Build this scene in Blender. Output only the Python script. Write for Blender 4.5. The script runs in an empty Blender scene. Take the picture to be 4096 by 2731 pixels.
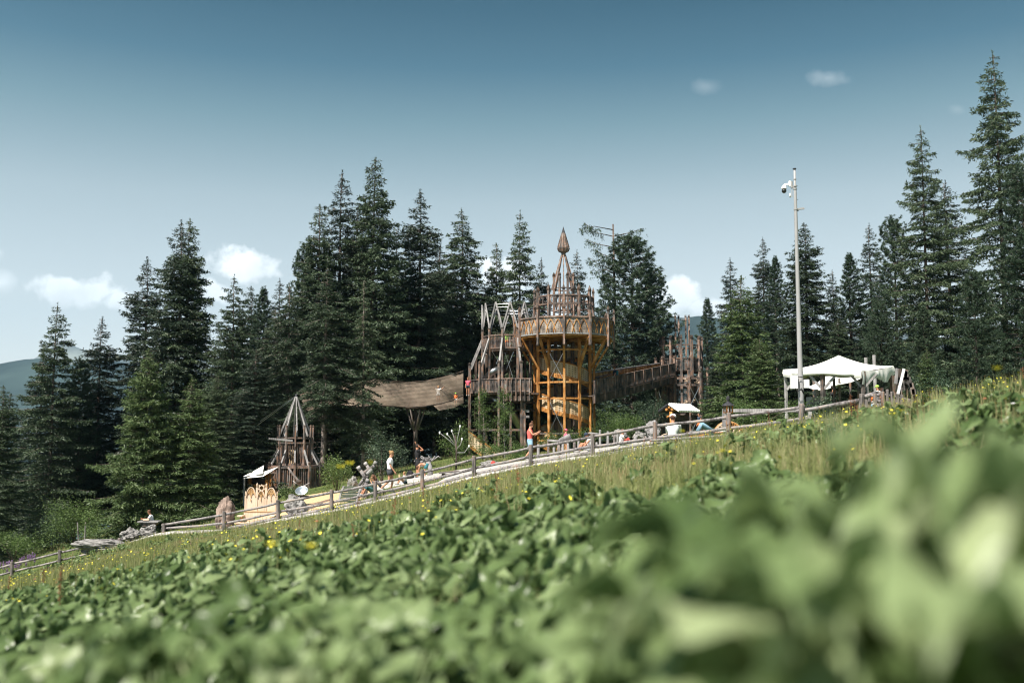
import bpy, bmesh, math, random
import numpy as np
from mathutils import Vector, noise
R_ = math.radians
SC = bpy.context.scene
COL = SC.collection
# ------------------------------------------------------------------ camera
F = 35.0 / 36.0 * 4096.0
PITCH = math.atan(404.5 / F)
cam_d = bpy.data.cameras.new('camera'); cam = bpy.data.objects.new('camera', cam_d); COL.objects.link(cam)
cam_d.lens = 35; cam_d.sensor_width = 36; cam_d.clip_start = 0.02; cam_d.clip_end = 30000
cam.location = (0, 0, 0); cam.rotation_euler = (math.pi / 2 + PITCH, 0, 0)
cam_d.dof.use_dof = True; cam_d.dof.focus_distance = 48; cam_d.dof.aperture_fstop = 1.7
SC.camera = cam

def ray(px, py):
    u = (px - 2048) / F; w = -(py - 1365.5) / F
    c, s = math.cos(PITCH), math.sin(PITCH)
    return u, c - s * w, s + c * w
def at(px, py, Y):
    a, b, c = ray(px, py)
    return Vector((a / b * Y, Y, c / b * Y))

# ------------------------------------------------------------------ world, sun, exposure
SUN_AZ, SUN_EL = -38.0, 57.0     # azimuth measured from -Y (behind the camera) towards -X
sd = Vector((math.sin(R_(SUN_AZ)) * math.cos(R_(SUN_EL)), -math.cos(R_(SUN_AZ)) * math.cos(R_(SUN_EL)), math.sin(R_(SUN_EL))))
sun_d = bpy.data.lights.new('sun', 'SUN'); sun_d.energy = 5.0; sun_d.angle = R_(0.5); sun_d.color = (1.0, 0.94, 0.85)
sun = bpy.data.objects.new('sun', sun_d); COL.objects.link(sun); sun.rotation_euler = sd.to_track_quat('Z', 'Y').to_euler()
sun.location = (0, 0, 50)
W = bpy.data.worlds.new('World'); SC.world = W; W.use_nodes = True
def build_world():
    nt = W.node_tree; N = nt.nodes; L = nt.links; N.clear()
    out = N.new('ShaderNodeOutputWorld'); bg = N.new('ShaderNodeBackground'); L.new(bg.outputs[0], out.inputs[0])
    sky = N.new('ShaderNodeTexSky'); sky.sky_type = 'NISHITA'; sky.sun_disc = False
    sky.sun_elevation = R_(SUN_EL); sky.sun_rotation = math.atan2(sd.x, sd.y)
    sky.altitude = 1800; sky.air_density = 1.0; sky.dust_density = 1.2; sky.ozone_density = 1.6
    bg.inputs[1].default_value = 0.09
    tc = N.new('ShaderNodeTexCoord')
    def M(op, a, b=None, c=None, clamp=False):
        n = N.new('ShaderNodeMath'); n.operation = op; n.use_clamp = clamp
        for i, v in enumerate((a, b, c)):
            if v is None: continue
            if isinstance(v, (int, float)): n.inputs[i].default_value = v
            else: L.new(v, n.inputs[i])
        return n.outputs[0]
    hs = N.new('ShaderNodeHueSaturation'); L.new(sky.outputs[0], hs.inputs['Color'])
    hs.inputs['Saturation'].default_value = 0.55; hs.inputs['Hue'].default_value = 0.475
    sep = N.new('ShaderNodeSeparateXYZ'); L.new(tc.outputs['Generated'], sep.inputs[0])
    X, Y, Z = sep.outputs
    Ys = M('MAXIMUM', Y, 0.05); u = M('DIVIDE', X, Ys); v = M('DIVIDE', Z, Ys)
    # deeper colour higher up (air thins with elevation)
    grade = N.new('ShaderNodeMapRange'); L.new(Z, grade.inputs[0])
    grade.inputs[1].default_value = 0.0; grade.inputs[2].default_value = 0.5; grade.inputs[3].default_value = 0; grade.inputs[4].default_value = 1
    cr = N.new('ShaderNodeValToRGB'); L.new(grade.outputs[0], cr.inputs[0])
    e = cr.color_ramp.elements
    e[0].position = 0.0; e[0].color = SKYC[0]
    e[1].position = 1.0; e[1].color = SKYC[-1]
    for k, c in enumerate(SKYC[1:-1]):
        q = e.new(SKYP[k]); q.color = c
    mul = N.new('ShaderNodeMix'); mul.data_type = 'RGBA'; mul.blend_type = 'MULTIPLY'; mul.inputs[0].default_value = 1
    L.new(hs.outputs[0], mul.inputs[6]); L.new(cr.outputs[0], mul.inputs[7])
    comb = N.new('ShaderNodeCombineXYZ'); L.new(u, comb.inputs[0]); L.new(v, comb.inputs[1])
    nz = N.new('ShaderNodeTexNoise'); nz.inputs['Scale'].default_value = 21; nz.inputs['Detail'].default_value = 9; nz.inputs['Roughness'].default_value = 0.56
    L.new(comb.outputs[0], nz.inputs['Vector'])
    nz2 = N.new('ShaderNodeTexNoise'); nz2.inputs['Scale'].default_value = 30; nz2.inputs['Detail'].default_value = 5
    L.new(comb.outputs[0], nz2.inputs['Vector'])
    tot = None; shade = None
    for (px, py, rx, ry, k) in CLOUDS:
        a, b, c = ray(px, py); cu, cv = a / b, c / b
        ru, rv = rx / F, ry / F
        du = M('DIVIDE', M('SUBTRACT', u, cu), ru); dv = M('DIVIDE', M('SUBTRACT', v, cv), rv)
        d2 = M('SQRT', M('ADD', M('MULTIPLY', du, du), M('MULTIPLY', dv, dv)))
        s = M('SUBTRACT', 1.0, d2)
        s = M('ADD', s, M('MULTIPLY', M('SUBTRACT', nz.outputs[0], 0.485), 3.4))
        m = M('MULTIPLY', s, 2.4 if k > 0.5 else .7, clamp=True); m = M('MULTIPLY', m, M('MULTIPLY', M('SUBTRACT', 1.55, d2), 3.0, clamp=True)); m = M('MULTIPLY', m, k)
        sh = M('MULTIPLY', m, M('ADD', 0.93, M('MULTIPLY', dv, 0.10)))  # cloud shading painted into the colour: tops lighter, bases greyer
        tot = m if tot is None else M('MAXIMUM', tot, m)
        shade = sh if shade is None else M('MAXIMUM', shade, sh)
    br = M('DIVIDE', shade, M('MAXIMUM', tot, 0.01))
    br = M('MULTIPLY', br, M('ADD', 0.62, M('MULTIPLY', nz2.outputs[0], 0.62)))
    cc = N.new('ShaderNodeCombineColor'); 
    for i, g in enumerate((8.6, 8.9, 9.0)): L.new(M('MULTIPLY', br, g), cc.inputs[i])
    front = M('MULTIPLY', tot, M('GREATER_THAN', Y, 0.1))
    mx = N.new('ShaderNodeMix'); mx.data_type = 'RGBA'; L.new(front, mx.inputs[0]); L.new(mul.outputs[2], mx.inputs[6]); L.new(cc.outputs[0], mx.inputs[7])
    L.new(mx.outputs[2], bg.inputs[0])
CLOUDS = [(330, 1165, 185, 66, .8), (470, 1205, 90, 48, .7), (0, 1135, 55, 45, .5), (0, 1010, 18, 26, .35), (985, 1075, 140, 84, .95), (860, 1160, 90, 55, .95),
          (2680, 1190, 125, 85, 1.0), (2820, 1235, 90, 45, .85), (2010, 1110, 140, 80, .95), (2170, 1260, 110, 50, .9), (2830, 345, 62, 36, .14), (3310, 312, 85, 34, .26), (3830, 440, 34, 20, .10)]
SKYC = [(1, 1, 1, 1), (1, 1, 1, 1), (1, 1, 1, 1), (1, 1, 1, 1)]
SKYP = [.3, .6]
SKYC = [(1.16, .98, .88, 1), (1.12, .96, .84, 1), (.86, .81, .72, 1), (.40, .52, .50, 1), (.13, .29, .35, 1), (.03, .165, .235, 1), (.01, .14, .22, 1)]
SKYP = [.28, .47, .62, .72, .82]
build_world()
SC.view_settings.view_transform = 'Standard'; SC.view_settings.look = 'None'; SC.view_settings.gamma = 1; SC.view_settings.exposure = 1.12
SC.render.film_transparent = False
SC.cycles.max_bounces = 6; SC.cycles.diffuse_bounces = 3; SC.cycles.glossy_bounces = 2; SC.cycles.transmission_bounces = 3; SC.cycles.transparent_max_bounces = 8
SC.cycles.pixel_filter_type = 'BLACKMAN_HARRIS'; SC.cycles.filter_width = 1.15; SC.cycles.volume_bounces = 0; SC.cycles.use_denoising = True
rng = np.random.default_rng(7); random.seed(7)

# ------------------------------------------------------------------ helpers
class MB:
    def __init__(s): s.v = []; s.f = []; s.m = []; s.n = 0
    def add(s, vs, fs, mi=0):
        vs = np.asarray(vs, dtype=np.float32).reshape(-1, 3)
        s.v.append(vs)
        if isinstance(fs, np.ndarray): s.f.append((fs.astype(np.int64) + s.n)); s.m.append(np.full(len(fs), mi))
        else:
            by = {}
            for q in fs: by.setdefault(len(q), []).append(q)
            for k, g in by.items(): s.f.append(np.array(g, dtype=np.int64) + s.n); s.m.append(np.full(len(g), mi))
        s.n += len(vs); return s
    def box(s, c, size, rz=0, mi=0):
        c = Vector(c); x, y, z = [a / 2 for a in size]; co, si = math.cos(rz), math.sin(rz)
        vs = []
        for dz in (-z, z):
            for dx, dy in ((-x, -y), (x, -y), (x, y), (-x, y)): vs.append((c.x + dx * co - dy * si, c.y + dx * si + dy * co, c.z + dz))
        return s.add(vs, [(0, 3, 2, 1), (4, 5, 6, 7), (0, 1, 5, 4), (1, 2, 6, 5), (2, 3, 7, 6), (3, 0, 4, 7)], mi)
    def beam(s, a, b, w, h=None, up=None, mi=0, w2=None):
        a = Vector(a); b = Vector(b); h = h or w; d = (b - a).normalized()
        up = Vector(up) if up is not None else (Vector((0, 0, 1)) if abs(d.z) < .95 else Vector((0, 1, 0)))
        sx = d.cross(up).normalized(); sy = sx.cross(d).normalized()
        k = (w2 or w) / w; vs = []
        for p, q in ((a, 1), (b, k)):
            for i, j in ((-1, -1), (1, -1), (1, 1), (-1, 1)): vs.append(p + sx * (i * w / 2 * q) + sy * (j * h / 2 * q))
        return s.add(vs, [(0, 3, 2, 1), (4, 5, 6, 7), (0, 1, 5, 4), (1, 2, 6, 5), (2, 3, 7, 6), (3, 0, 4, 7)], mi)
    def tube(s, pts, rad, n=8, mi=0, cap=True, lat=None, flat=1.0):
        pts = [Vector(p) for p in pts]; m = len(pts)
        if not hasattr(rad, '__len__'): rad = [rad] * m
        ref = Vector(lat) if lat is not None else None; vs = []; px = None
        for i, p in enumerate(pts):
            d = (pts[min(i + 1, m - 1)] - pts[max(i - 1, 0)]).normalized()
            if ref is not None: sx = (ref - d * ref.dot(d)).normalized()
            elif px is None: sx = d.orthogonal().normalized()
            else: sx = (px - d * px.dot(d)).normalized()
            px = sx; sy = d.cross(sx)
            for k in range(n):
                t = 2 * math.pi * k / n; vs.append(p + sx * (rad[i] * math.cos(t)) + sy * (rad[i] * flat * math.sin(t)))
        fs = [(i * n + k, i * n + (k + 1) % n, (i + 1) * n + (k + 1) % n, (i + 1) * n + k) for i in range(m - 1) for k in range(n)]
        if cap: fs += [tuple(range(n - 1, -1, -1)), tuple((m - 1) * n + k for k in range(n))]
        return s.add(vs, fs, mi)
    def lathe(s, c, prof, n=12, mi=0, rot=0):
        c = Vector(c); vs = []
        for r, z in prof:
            for k in range(n): t = 2 * math.pi * k / n + rot; vs.append((c.x + r * math.cos(t), c.y + r * math.sin(t), c.z + z))
        m = len(prof)
        fs = [(i * n + k, i * n + (k + 1) % n, (i + 1) * n + (k + 1) % n, (i + 1) * n + k) for i in range(m - 1) for k in range(n)]
        fs += [tuple(range(n - 1, -1, -1)), tuple((m - 1) * n + k for k in range(n))]
        return s.add(vs, fs, mi)
    def prism(s, o, u, v, pts, th, mi=0):
        o = Vector(o); u = Vector(u).normalized(); v = Vector(v).normalized(); nn = u.cross(v).normalized(); k = len(pts)
        vs = [o + u * a + v * b + nn * (-th / 2) for a, b in pts] + [o + u * a + v * b + nn * (th / 2) for a, b in pts]
        fs = [tuple(range(k - 1, -1, -1)), tuple(range(k, 2 * k))] + [(i, (i + 1) % k, k + (i + 1) % k, k + i) for i in range(k)]
        return s.add(vs, fs, mi)
    def sphere(s, c, r, n=10, m=7, mi=0, sc=(1, 1, 1)):
        c = Vector(c); prof = []
        vs = [];
        for i in range(m + 1):
            ph = math.pi * i / m
            for k in range(n):
                t = 2 * math.pi * k / n; vs.append((c.x + r * sc[0] * math.sin(ph) * math.cos(t) , c.y + r * sc[1] * math.sin(ph) * math.sin(t), c.z - r * sc[2] * math.cos(ph)))
        fs = [(i * n + k, i * n + (k + 1) % n, (i + 1) * n + (k + 1) % n, (i + 1) * n + k) for i in range(m) for k in range(n)]
        return s.add(vs, fs, mi)
    def build(s, name, mats, parent=None, smooth=False, origin=None):
        V = np.concatenate(s.v) if s.v else np.zeros((0, 3), np.float32)
        org = np.array(origin if origin is not None else (root_loc(parent) if parent else (0, 0, 0)), dtype=np.float32)
        V = V - org
        me = bpy.data.meshes.new(name); me.vertices.add(len(V)); me.vertices.foreach_set('co', V.ravel())
        nl = sum(f.size for f in s.f); nf = sum(len(f) for f in s.f)
        me.loops.add(nl); me.polygons.add(nf)
        me.loops.foreach_set('vertex_index', np.concatenate([f.ravel() for f in s.f]).astype(np.int32))
        st = np.concatenate([np.full(len(f), f.shape[1]) for f in s.f]); starts = np.concatenate([[0], np.cumsum(st)[:-1]]).astype(np.int32)
        me.polygons.foreach_set('loop_start', starts)
        me.polygons.foreach_set('material_index', np.concatenate(s.m).astype(np.int32))
        me.polygons.foreach_set('use_smooth', np.full(nf, smooth))
        me.update(calc_edges=True); me.validate()
        if not isinstance(mats, (list, tuple)): mats = [mats]
        for m in mats: me.materials.append(m)
        o = bpy.data.objects.new(name, me); COL.objects.link(o)
        if parent: o.parent = parent
        elif origin is not None: o.location = origin
        return o
def root_loc(o):
    while o.parent: o = o.parent
    return o.location
def tag(o, label=None, cat=None, group=None, kind=None):
    if label: o['label'] = label
    if cat: o['category'] = cat
    if group: o['group'] = group
    if kind: o['kind'] = kind
    return o
def thing(name, label, cat, loc, group=None):
    o = bpy.data.objects.new(name, None); COL.objects.link(o); o.location = loc; o.empty_display_size = .2
    return tag(o, label, cat, group)
def copy_tree(root, loc, scale=None, rz=0):
    r = root.copy(); COL.objects.link(r); r.location = loc; r.rotation_euler = (0, 0, rz)
    if scale: r.scale = scale
    for ch in root.children:
        c = ch.copy(); COL.objects.link(c); c.parent = r
        for g in ch.children:
            d = g.copy(); COL.objects.link(d); d.parent = c
    return r

# ------------------------------------------------------------------ materials
def newmat(name):
    m = bpy.data.materials.new(name); m.use_nodes = True; nt = m.node_tree
    return m, nt, nt.nodes, nt.links, nt.nodes['Principled BSDF']
def mat(name, col, rough=.7, var=.15, scale=8, bump=.0, metal=0, stretch=(1, 1, 1), spec=.3):
    m, nt, N, L, P = newmat(name)
    tc = N.new('ShaderNodeTexCoord'); mp = N.new('ShaderNodeMapping'); mp.inputs['Scale'].default_value = stretch
    L.new(tc.outputs['Object'], mp.inputs[0]); nz = N.new('ShaderNodeTexNoise'); nz.inputs['Scale'].default_value = scale; nz.inputs['Detail'].default_value = 6
    L.new(mp.outputs[0], nz.inputs['Vector'])
    mr = N.new('ShaderNodeMapRange'); L.new(nz.outputs[0], mr.inputs[0]); mr.inputs[1].default_value = .3; mr.inputs[2].default_value = .7
    mr.inputs[3].default_value = 1 - var * 1.5; mr.inputs[4].default_value = 1 + var
    mx = N.new('ShaderNodeMix'); mx.data_type = 'RGBA'; mx.blend_type = 'MULTIPLY'; mx.inputs[0].default_value = 1
    mx.inputs[6].default_value = (*col, 1); L.new(mr.outputs[0], mx.inputs[7]); L.new(mx.outputs[2], P.inputs['Base Color'])
    P.inputs['Roughness'].default_value = rough; P.inputs['Metallic'].default_value = metal; P.inputs['Specular IOR Level'].default_value = spec
    if bump:
        b = N.new('ShaderNodeBump'); b.inputs['Strength'].default_value = bump; b.inputs['Distance'].default_value = .03; L.new(nz.outputs[0], b.inputs['Height']); L.new(b.outputs[0], P.inputs['Normal'])
    return m
def wood(name, cols, scale=1.6, stretch=(7, 7, .5), rough=.8, contrast=1.0, isl=.5):
    """streaky weathered timber: several tones mixed by long streaks, patches and a tone of its own for every board"""
    m, nt, N, L, P = newmat(name)
    g = N.new('ShaderNodeNewGeometry'); tc = N.new('ShaderNodeTexCoord')
    mp = N.new('ShaderNodeMapping'); mp.inputs['Scale'].default_value = stretch
    L.new(tc.outputs['Object'], mp.inputs[0])
    n1 = N.new('ShaderNodeTexNoise'); n1.inputs['Scale'].default_value = scale * 3; n1.inputs['Detail'].default_value = 5; L.new(mp.outputs[0], n1.inputs['Vector'])
    n2 = N.new('ShaderNodeTexNoise'); n2.inputs['Scale'].default_value = scale; n2.inputs['Detail'].default_value = 3; L.new(tc.outputs['Object'], n2.inputs['Vector'])
    def M(op, a, b):
        n = N.new('ShaderNodeMath'); n.operation = op
        for i, v in enumerate((a, b)):
            if isinstance(v, (int, float)): n.inputs[i].default_value = v
            else: L.new(v, n.inputs[i])
        return n.outputs[0]
    a = M('MULTIPLY', M('SUBTRACT', n1.outputs[0], .5), 1.5 * contrast); b = M('MULTIPLY', M('SUBTRACT', n2.outputs[0], .5), 1.6 * contrast)
    c = M('MULTIPLY', M('SUBTRACT', g.outputs['Random Per Island'], .5), isl)
    t = M('ADD', M('ADD', a, b), M('ADD', c, .5))
    cr = N.new('ShaderNodeValToRGB'); L.new(t, cr.inputs[0]); e = cr.color_ramp.elements
    e[0].position = .08; e[0].color = (*cols[0], 1); e[1].position = .92; e[1].color = (*cols[-1], 1)
    for k, cc in enumerate(cols[1:-1]): q = e.new(.08 + .84 * (k + 1) / (len(cols) - 1)); q.color = (*cc, 1)
    L.new(cr.outputs[0], P.inputs['Base Color']); P.inputs['Roughness'].default_value = rough; P.inputs['Specular IOR Level'].default_value = .25
    bp = N.new('ShaderNodeBump'); bp.inputs['Strength'].default_value = .35; bp.inputs['Distance'].default_value = .02; L.new(n1.outputs[0], bp.inputs['Height']); L.new(bp.outputs[0], P.inputs['Normal'])
    return m
def leafmat(name, cols, trans=.3, rough=.55, patch=0.0, scale=.5, gloss=.3):
    m, nt, N, L, P = newmat(name)
    g = N.new('ShaderNodeNewGeometry'); oi = N.new('ShaderNodeObjectInfo'); tc = N.new('ShaderNodeTexCoord')
    n2 = N.new('ShaderNodeTexNoise'); n2.inputs['Scale'].default_value = scale; n2.inputs['Detail'].default_value = 3; L.new(g.outputs['Position'], n2.inputs['Vector'])
    def M(op, a, b):
        n = N.new('ShaderNodeMath'); n.operation = op
        for i, v in enumerate((a, b)):
            if isinstance(v, (int, float)): n.inputs[i].default_value = v
            else: L.new(v, n.inputs[i])
        return n.outputs[0]
    t = M('ADD', M('MULTIPLY', g.outputs['Random Per Island'], .6), M('MULTIPLY', oi.outputs['Random'], .3))
    if patch: t = M('ADD', t, M('MULTIPLY', M('SUBTRACT', n2.outputs[0], .5), patch))
    cr = N.new('ShaderNodeValToRGB'); L.new(t, cr.inputs[0]); e = cr.color_ramp.elements
    e[0].position = 0; e[0].color = (*cols[0], 1); e[1].position = 1; e[1].color = (*cols[-1], 1)
    for k, cc in enumerate(cols[1:-1]): q = e.new((k + 1) / (len(cols) - 1)); q.color = (*cc, 1)
    L.new(cr.outputs[0], P.inputs['Base Color']); P.inputs['Roughness'].default_value = rough; P.inputs['Specular IOR Level'].default_value = gloss
    tr = N.new('ShaderNodeBsdfTranslucent'); L.new(cr.outputs[0], tr.inputs[0])
    ms = N.new('ShaderNodeMixShader'); ms.inputs[0].default_value = trans; L.new(P.outputs[0], ms.inputs[1]); L.new(tr.outputs[0], ms.inputs[2])
    L.new(ms.outputs[0], N['Material Output'].inputs[0]); return m

M_wood = wood('weathered_wood', [(.014, .012, .012), (.05, .044, .041), (.14, .125, .118), (.20, .095, .05), (.29, .27, .26)])
M_post = wood('post_wood', [(.022, .019, .018), (.075, .066, .062), (.165, .15, .142), (.26, .125, .065), (.38, .35, .335)])
M_warm = wood('warm_wood', [(.05, .028, .016), (.22, .088, .022), (.40, .17, .042), (.48, .235, .075), (.54, .33, .15)])
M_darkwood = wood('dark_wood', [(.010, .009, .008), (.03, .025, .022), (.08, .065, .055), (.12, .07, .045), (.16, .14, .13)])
M_panel = wood('panel_wood', [(.30, .18, .09), (.48, .34, .19), (.60, .46, .30), (.68, .56, .41)], contrast=.7)
M_carved = wood('carved_wood', [(.04, .035, .033), (.13, .115, .105), (.235, .185, .145), (.40, .36, .325)], contrast=1.0)
M_grey = wood('silver_wood', [(.09, .085, .085), (.21, .20, .20), (.33, .315, .31), (.43, .41, .40)], contrast=.8)
M_rail = wood('rail_wood', [(.06, .052, .05), (.15, .135, .135), (.25, .235, .235), (.31, .255, .22)], contrast=1.2, stretch=(3, 3, 3), isl=.35)
M_fpost = wood('fence_post_wood', [(.035, .03, .028), (.11, .10, .095), (.22, .19, .18), (.25, .15, .10)], contrast=1.1)
M_fresh = wood('fresh_wood', [(.44, .30, .20), (.56, .42, .30), (.66, .52, .40), (.72, .60, .49)], contrast=.55, isl=.2)
M_freshdark = wood('carved_fresh_wood', [(.24, .12, .045), (.42, .24, .10), (.54, .36, .19)], contrast=.7)
M_bark = wood('bark', [(.018, .014, .012), (.06, .045, .038), (.12, .09, .075), (.17, .14, .12)], stretch=(4, 4, 1.2), contrast=1.4)
M_barkl = wood('pale_bark', [(.05, .04, .033), (.13, .10, .085), (.25, .20, .175), (.32, .28, .25)], stretch=(4, 4, 1.2), contrast=1.4)
M_deadtwig = mat('dead_twig', (.20, .18, .165), .9, .3)
M_slate = mat('dark_shingle', (.035, .035, .04), .6, .3, 20)
M_hole = mat('cut_out', (.012, .009, .007), .9, .1)
M_steel = mat('steel', (.42, .43, .44), .28, .1, 6, metal=1)
M_steelw = mat('brushed_steel', (.75, .77, .79), .30, .05, 6, metal=.85)
M_galv = mat('galvanised_paint', (.33, .325, .325), .5, .06, 3)
M_white = mat('white_plastic', (.80, .80, .80), .4, .03)
M_black = mat('black_plastic', (.02, .02, .022), .25, .1, spec=.6)
M_blackc = mat('black_cable', (.02, .02, .02), .6, .1)
M_canvas = mat('canvas', (.76, .75, .70), .9, .08, 3, bump=.5)
M_rock = mat('rock', (.235, .225, .215), .95, .55, 5, bump=1.0)
M_rockr = mat('red_rock', (.27, .20, .165), .9, .5, 2.2, bump=.8)
M_gravel = mat('gravel', (.42, .40, .375), .95, .45, 5, bump=.9)
M_chips = mat('wood_chips', (.52, .38, .22), .95, .35, 30, bump=.6)
M_net = None
def netmat():
    m, nt, N, L, P = newmat('net')
    tc = N.new('ShaderNodeTexCoord'); w = N.new('ShaderNodeTexWave'); w.bands_direction = 'Z'; w.inputs['Scale'].default_value = 3.2; w.inputs['Distortion'].default_value = .6
    L.new(tc.outputs['Object'], w.inputs['Vector'])
    nz = N.new('ShaderNodeTexNoise'); nz.inputs['Scale'].default_value = 1.3; nz.inputs['Detail'].default_value = 4; L.new(tc.outputs['Object'], nz.inputs['Vector'])
    cr = N.new('ShaderNodeValToRGB'); L.new(nz.outputs[0], cr.inputs[0]); e = cr.color_ramp.elements
    e[0].position = .35; e[0].color = (.16, .12, .09, 1); e[1].position = .62; e[1].color = (.31, .24, .18, 1); L.new(cr.outputs[0], P.inputs['Base Color'])
    P.inputs['Roughness'].default_value = .9
    t = N.new('ShaderNodeBsdfTransparent'); ms = N.new('ShaderNodeMixShader')
    mr = N.new('ShaderNodeMapRange'); L.new(w.outputs[0], mr.inputs[0]); mr.inputs[1].default_value = 0; mr.inputs[2].default_value = 1; mr.inputs[3].default_value = .22; mr.inputs[4].default_value = .78
    L.new(mr.outputs[0], ms.inputs[0]); L.new(t.outputs[0], ms.inputs[1]); L.new(P.outputs[0], ms.inputs[2]); L.new(ms.outputs[0], N['Material Output'].inputs[0]); return m
M_net = netmat()
M_needle = leafmat('spruce_needles', [(.012, .022, .013), (.030, .048, .027), (.056, .084, .045), (.092, .130, .066), (.13, .15, .075)], .18, .5)
M_needleb = leafmat('dark_spruce_needles', [(.008, .016, .011), (.022, .036, .024), (.042, .064, .040), (.078, .104, .062)], .15, .5)
M_pine = leafmat('stone_pine_needles', [(.016, .034, .021), (.042, .072, .042), (.080, .118, .070), (.13, .17, .11)], .2, .45)
M_young = leafmat('young_spruce_needles', [(.032, .058, .022), (.070, .110, .040), (.120, .165, .065), (.185, .23, .10)], .28, .5)
M_bush = leafmat('shrub_leaves', [(.035, .065, .018), (.075, .125, .035), (.13, .19, .06), (.19, .25, .10)], .35, .45)
M_grass = leafmat('grass_blades', [(.11, .15, .04), (.19, .225, .07), (.26, .28, .11), (.37, .34, .18), (.33, .18, .10)], .35, .6, patch=1.7, scale=.45)
M_dock = leafmat('dock_leaves', [(.058, .100, .030), (.145, .210, .080), (.265, .340, .160), (.46, .51, .31)], .38, .36, patch=.4, scale=3.0, gloss=.35)
M_yellow = mat('yellow_petals', (.75, .66, .06), .6, .1)
M_whitefl = mat('pale_petals', (.75, .72, .74), .7, .1)
M_purple = mat('purple_petals', (.28, .06, .22), .7, .2)
M_russet = mat('russet_seed', (.20, .075, .035), .8, .3)
M_fire = mat('violet_petals', (.20, .12, .24), .7, .3)
def groundmat():
    m, nt, N, L, P = newmat('soil_and_grass')
    g = N.new('ShaderNodeNewGeometry'); n = N.new('ShaderNodeTexNoise'); n.inputs['Scale'].default_value = .8; n.inputs['Detail'].default_value = 10; L.new(g.outputs['Position'], n.inputs['Vector'])
    cr = N.new('ShaderNodeValToRGB'); L.new(n.outputs[0], cr.inputs[0]); e = cr.color_ramp.elements
    e[0].position = .3; e[0].color = (.035, .05, .015, 1); e[1].position = .72; e[1].color = (.13, .14, .05, 1); q = e.new(.5); q.color = (.07, .10, .03, 1)
    L.new(cr.outputs[0], P.inputs['Base Color']); P.inputs['Roughness'].default_value = 1; P.inputs['Specular IOR Level'].default_value = .1
    b = N.new('ShaderNodeBump'); b.inputs['Distance'].default_value = .1; L.new(n.outputs[0], b.inputs['Height']); L.new(b.outputs[0], P.inputs['Normal']); return m
M_ground = groundmat()
M_hill = mat('hill_forest', (.028, .042, .036), 1, .5, .004, spec=.05)
M_alp = mat('alpine_rock', (.16, .17, .15), 1, .5, .004, spec=.05)

# ------------------------------------------------------------------ terrain
POSTS = [  # px, top y, base y, depth
    (654, 2093, 2128, 42.2), (896, 2044, 2132, 41), (1112, 1999, 2082, 40.3), (1326, 1957, 2048, 39.6), (1501, 1922, 2010, 38.7), (1689, 1876, 1964, 37.6),
    (1895, 1822, 1911, 36.3), (2122, 1777, 1866, 35), (2370, 1733, 1826, 33.5), (2621, 1686, 1800, 31.5), (2915, 1650, 1762, 29.5), (3207, 1615, 1722, 27.5)]
LOW = [(-160, 2300, 2360, 45.5), (47, 2245, 2303, 45), (238, 2199, 2258, 44.5), (445, 2153, 2205, 43.8)]
cp = [(0, 0, -.65), (-3, 3, -1.27), (3, 3, -.07), (-6, 10, -1.95), (6, 10, .5), (0, 10, -.74), (0, 20, -.84), (-12, 20, -3.45), (9.5, 17, 1.0), (14, 22, 1.35), (-4, 0, -1.45), (4, 0, .15), (-20, 30, -5.5), (0, -6, -.6),
      (-8, 0, -2.3), (8, 0, .95),
      (-5.3, 40.6, -2.2), (-11, 43, -3.6), (-9, 46, -2.85), (-12, 55, -2.55), (-9.5, 54, -2.45), (-17, 47, -4.4), (-12.8, 44.5, -3.9), (-5.6, 50, -1.95), (-4.9, 53, -1.9),
      (0, 46, -1.0), (0, 74, -1.0), (-5, 73, -1.05), (15, 88, .6), (8, 70, -.2), (8.6, 52, .1), (5.8, 36, -.05), (13, 48, .9), (19, 49, 1.3), (16, 30, 1.45), (22, 38, 1.6), (25, 60, 1.6), (32, 50, 2.0),
      (-22, 58, -5.0), (-35, 60, -8), (-10, 70, -2.3), (-32, 45, -8), (-25, 90, -6), (0, 95, -2), (20, 95, .5), (9.5, 31, .55), (12, 34, .75), (4, 60, -.5), (-45, 80, -10), (45, 80, 3.5), (-45, 20, -9), (45, 20, 4)]
for (px, yt, yb, D) in POSTS + LOW:
    p = at(px, yb, D); cp.append((p.x, p.y, p.z))
for (px, yt, yb, D) in POSTS + LOW:
    if px < 1720 or px > 2500:
        for dd, off in ((5, .20 if px < 1720 else .08), (12, .42 if px < 1720 else .12)):
            p = at(px, yb, D); q = p * ((D - dd) / D); cp.append((q.x, q.y, q.z - off))
CP = np.array(cp); n_ = len(CP)
def _U(r2): return np.where(r2 > 1e-9, r2 * np.log(r2 + 1e-12) * .5, 0)
_d2 = ((CP[:, None, :2] - CP[None, :, :2]) ** 2).sum(-1)
_K = _U(_d2) + np.eye(n_) * 1.5; _P = np.c_[np.ones(n_), CP[:, :2]]
_A = np.zeros((n_ + 3, n_ + 3)); _A[:n_, :n_] = _K; _A[:n_, n_:] = _P; _A[n_:, :n_] = _P.T
_w = np.linalg.solve(_A, np.r_[CP[:, 2], 0, 0, 0])
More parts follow.
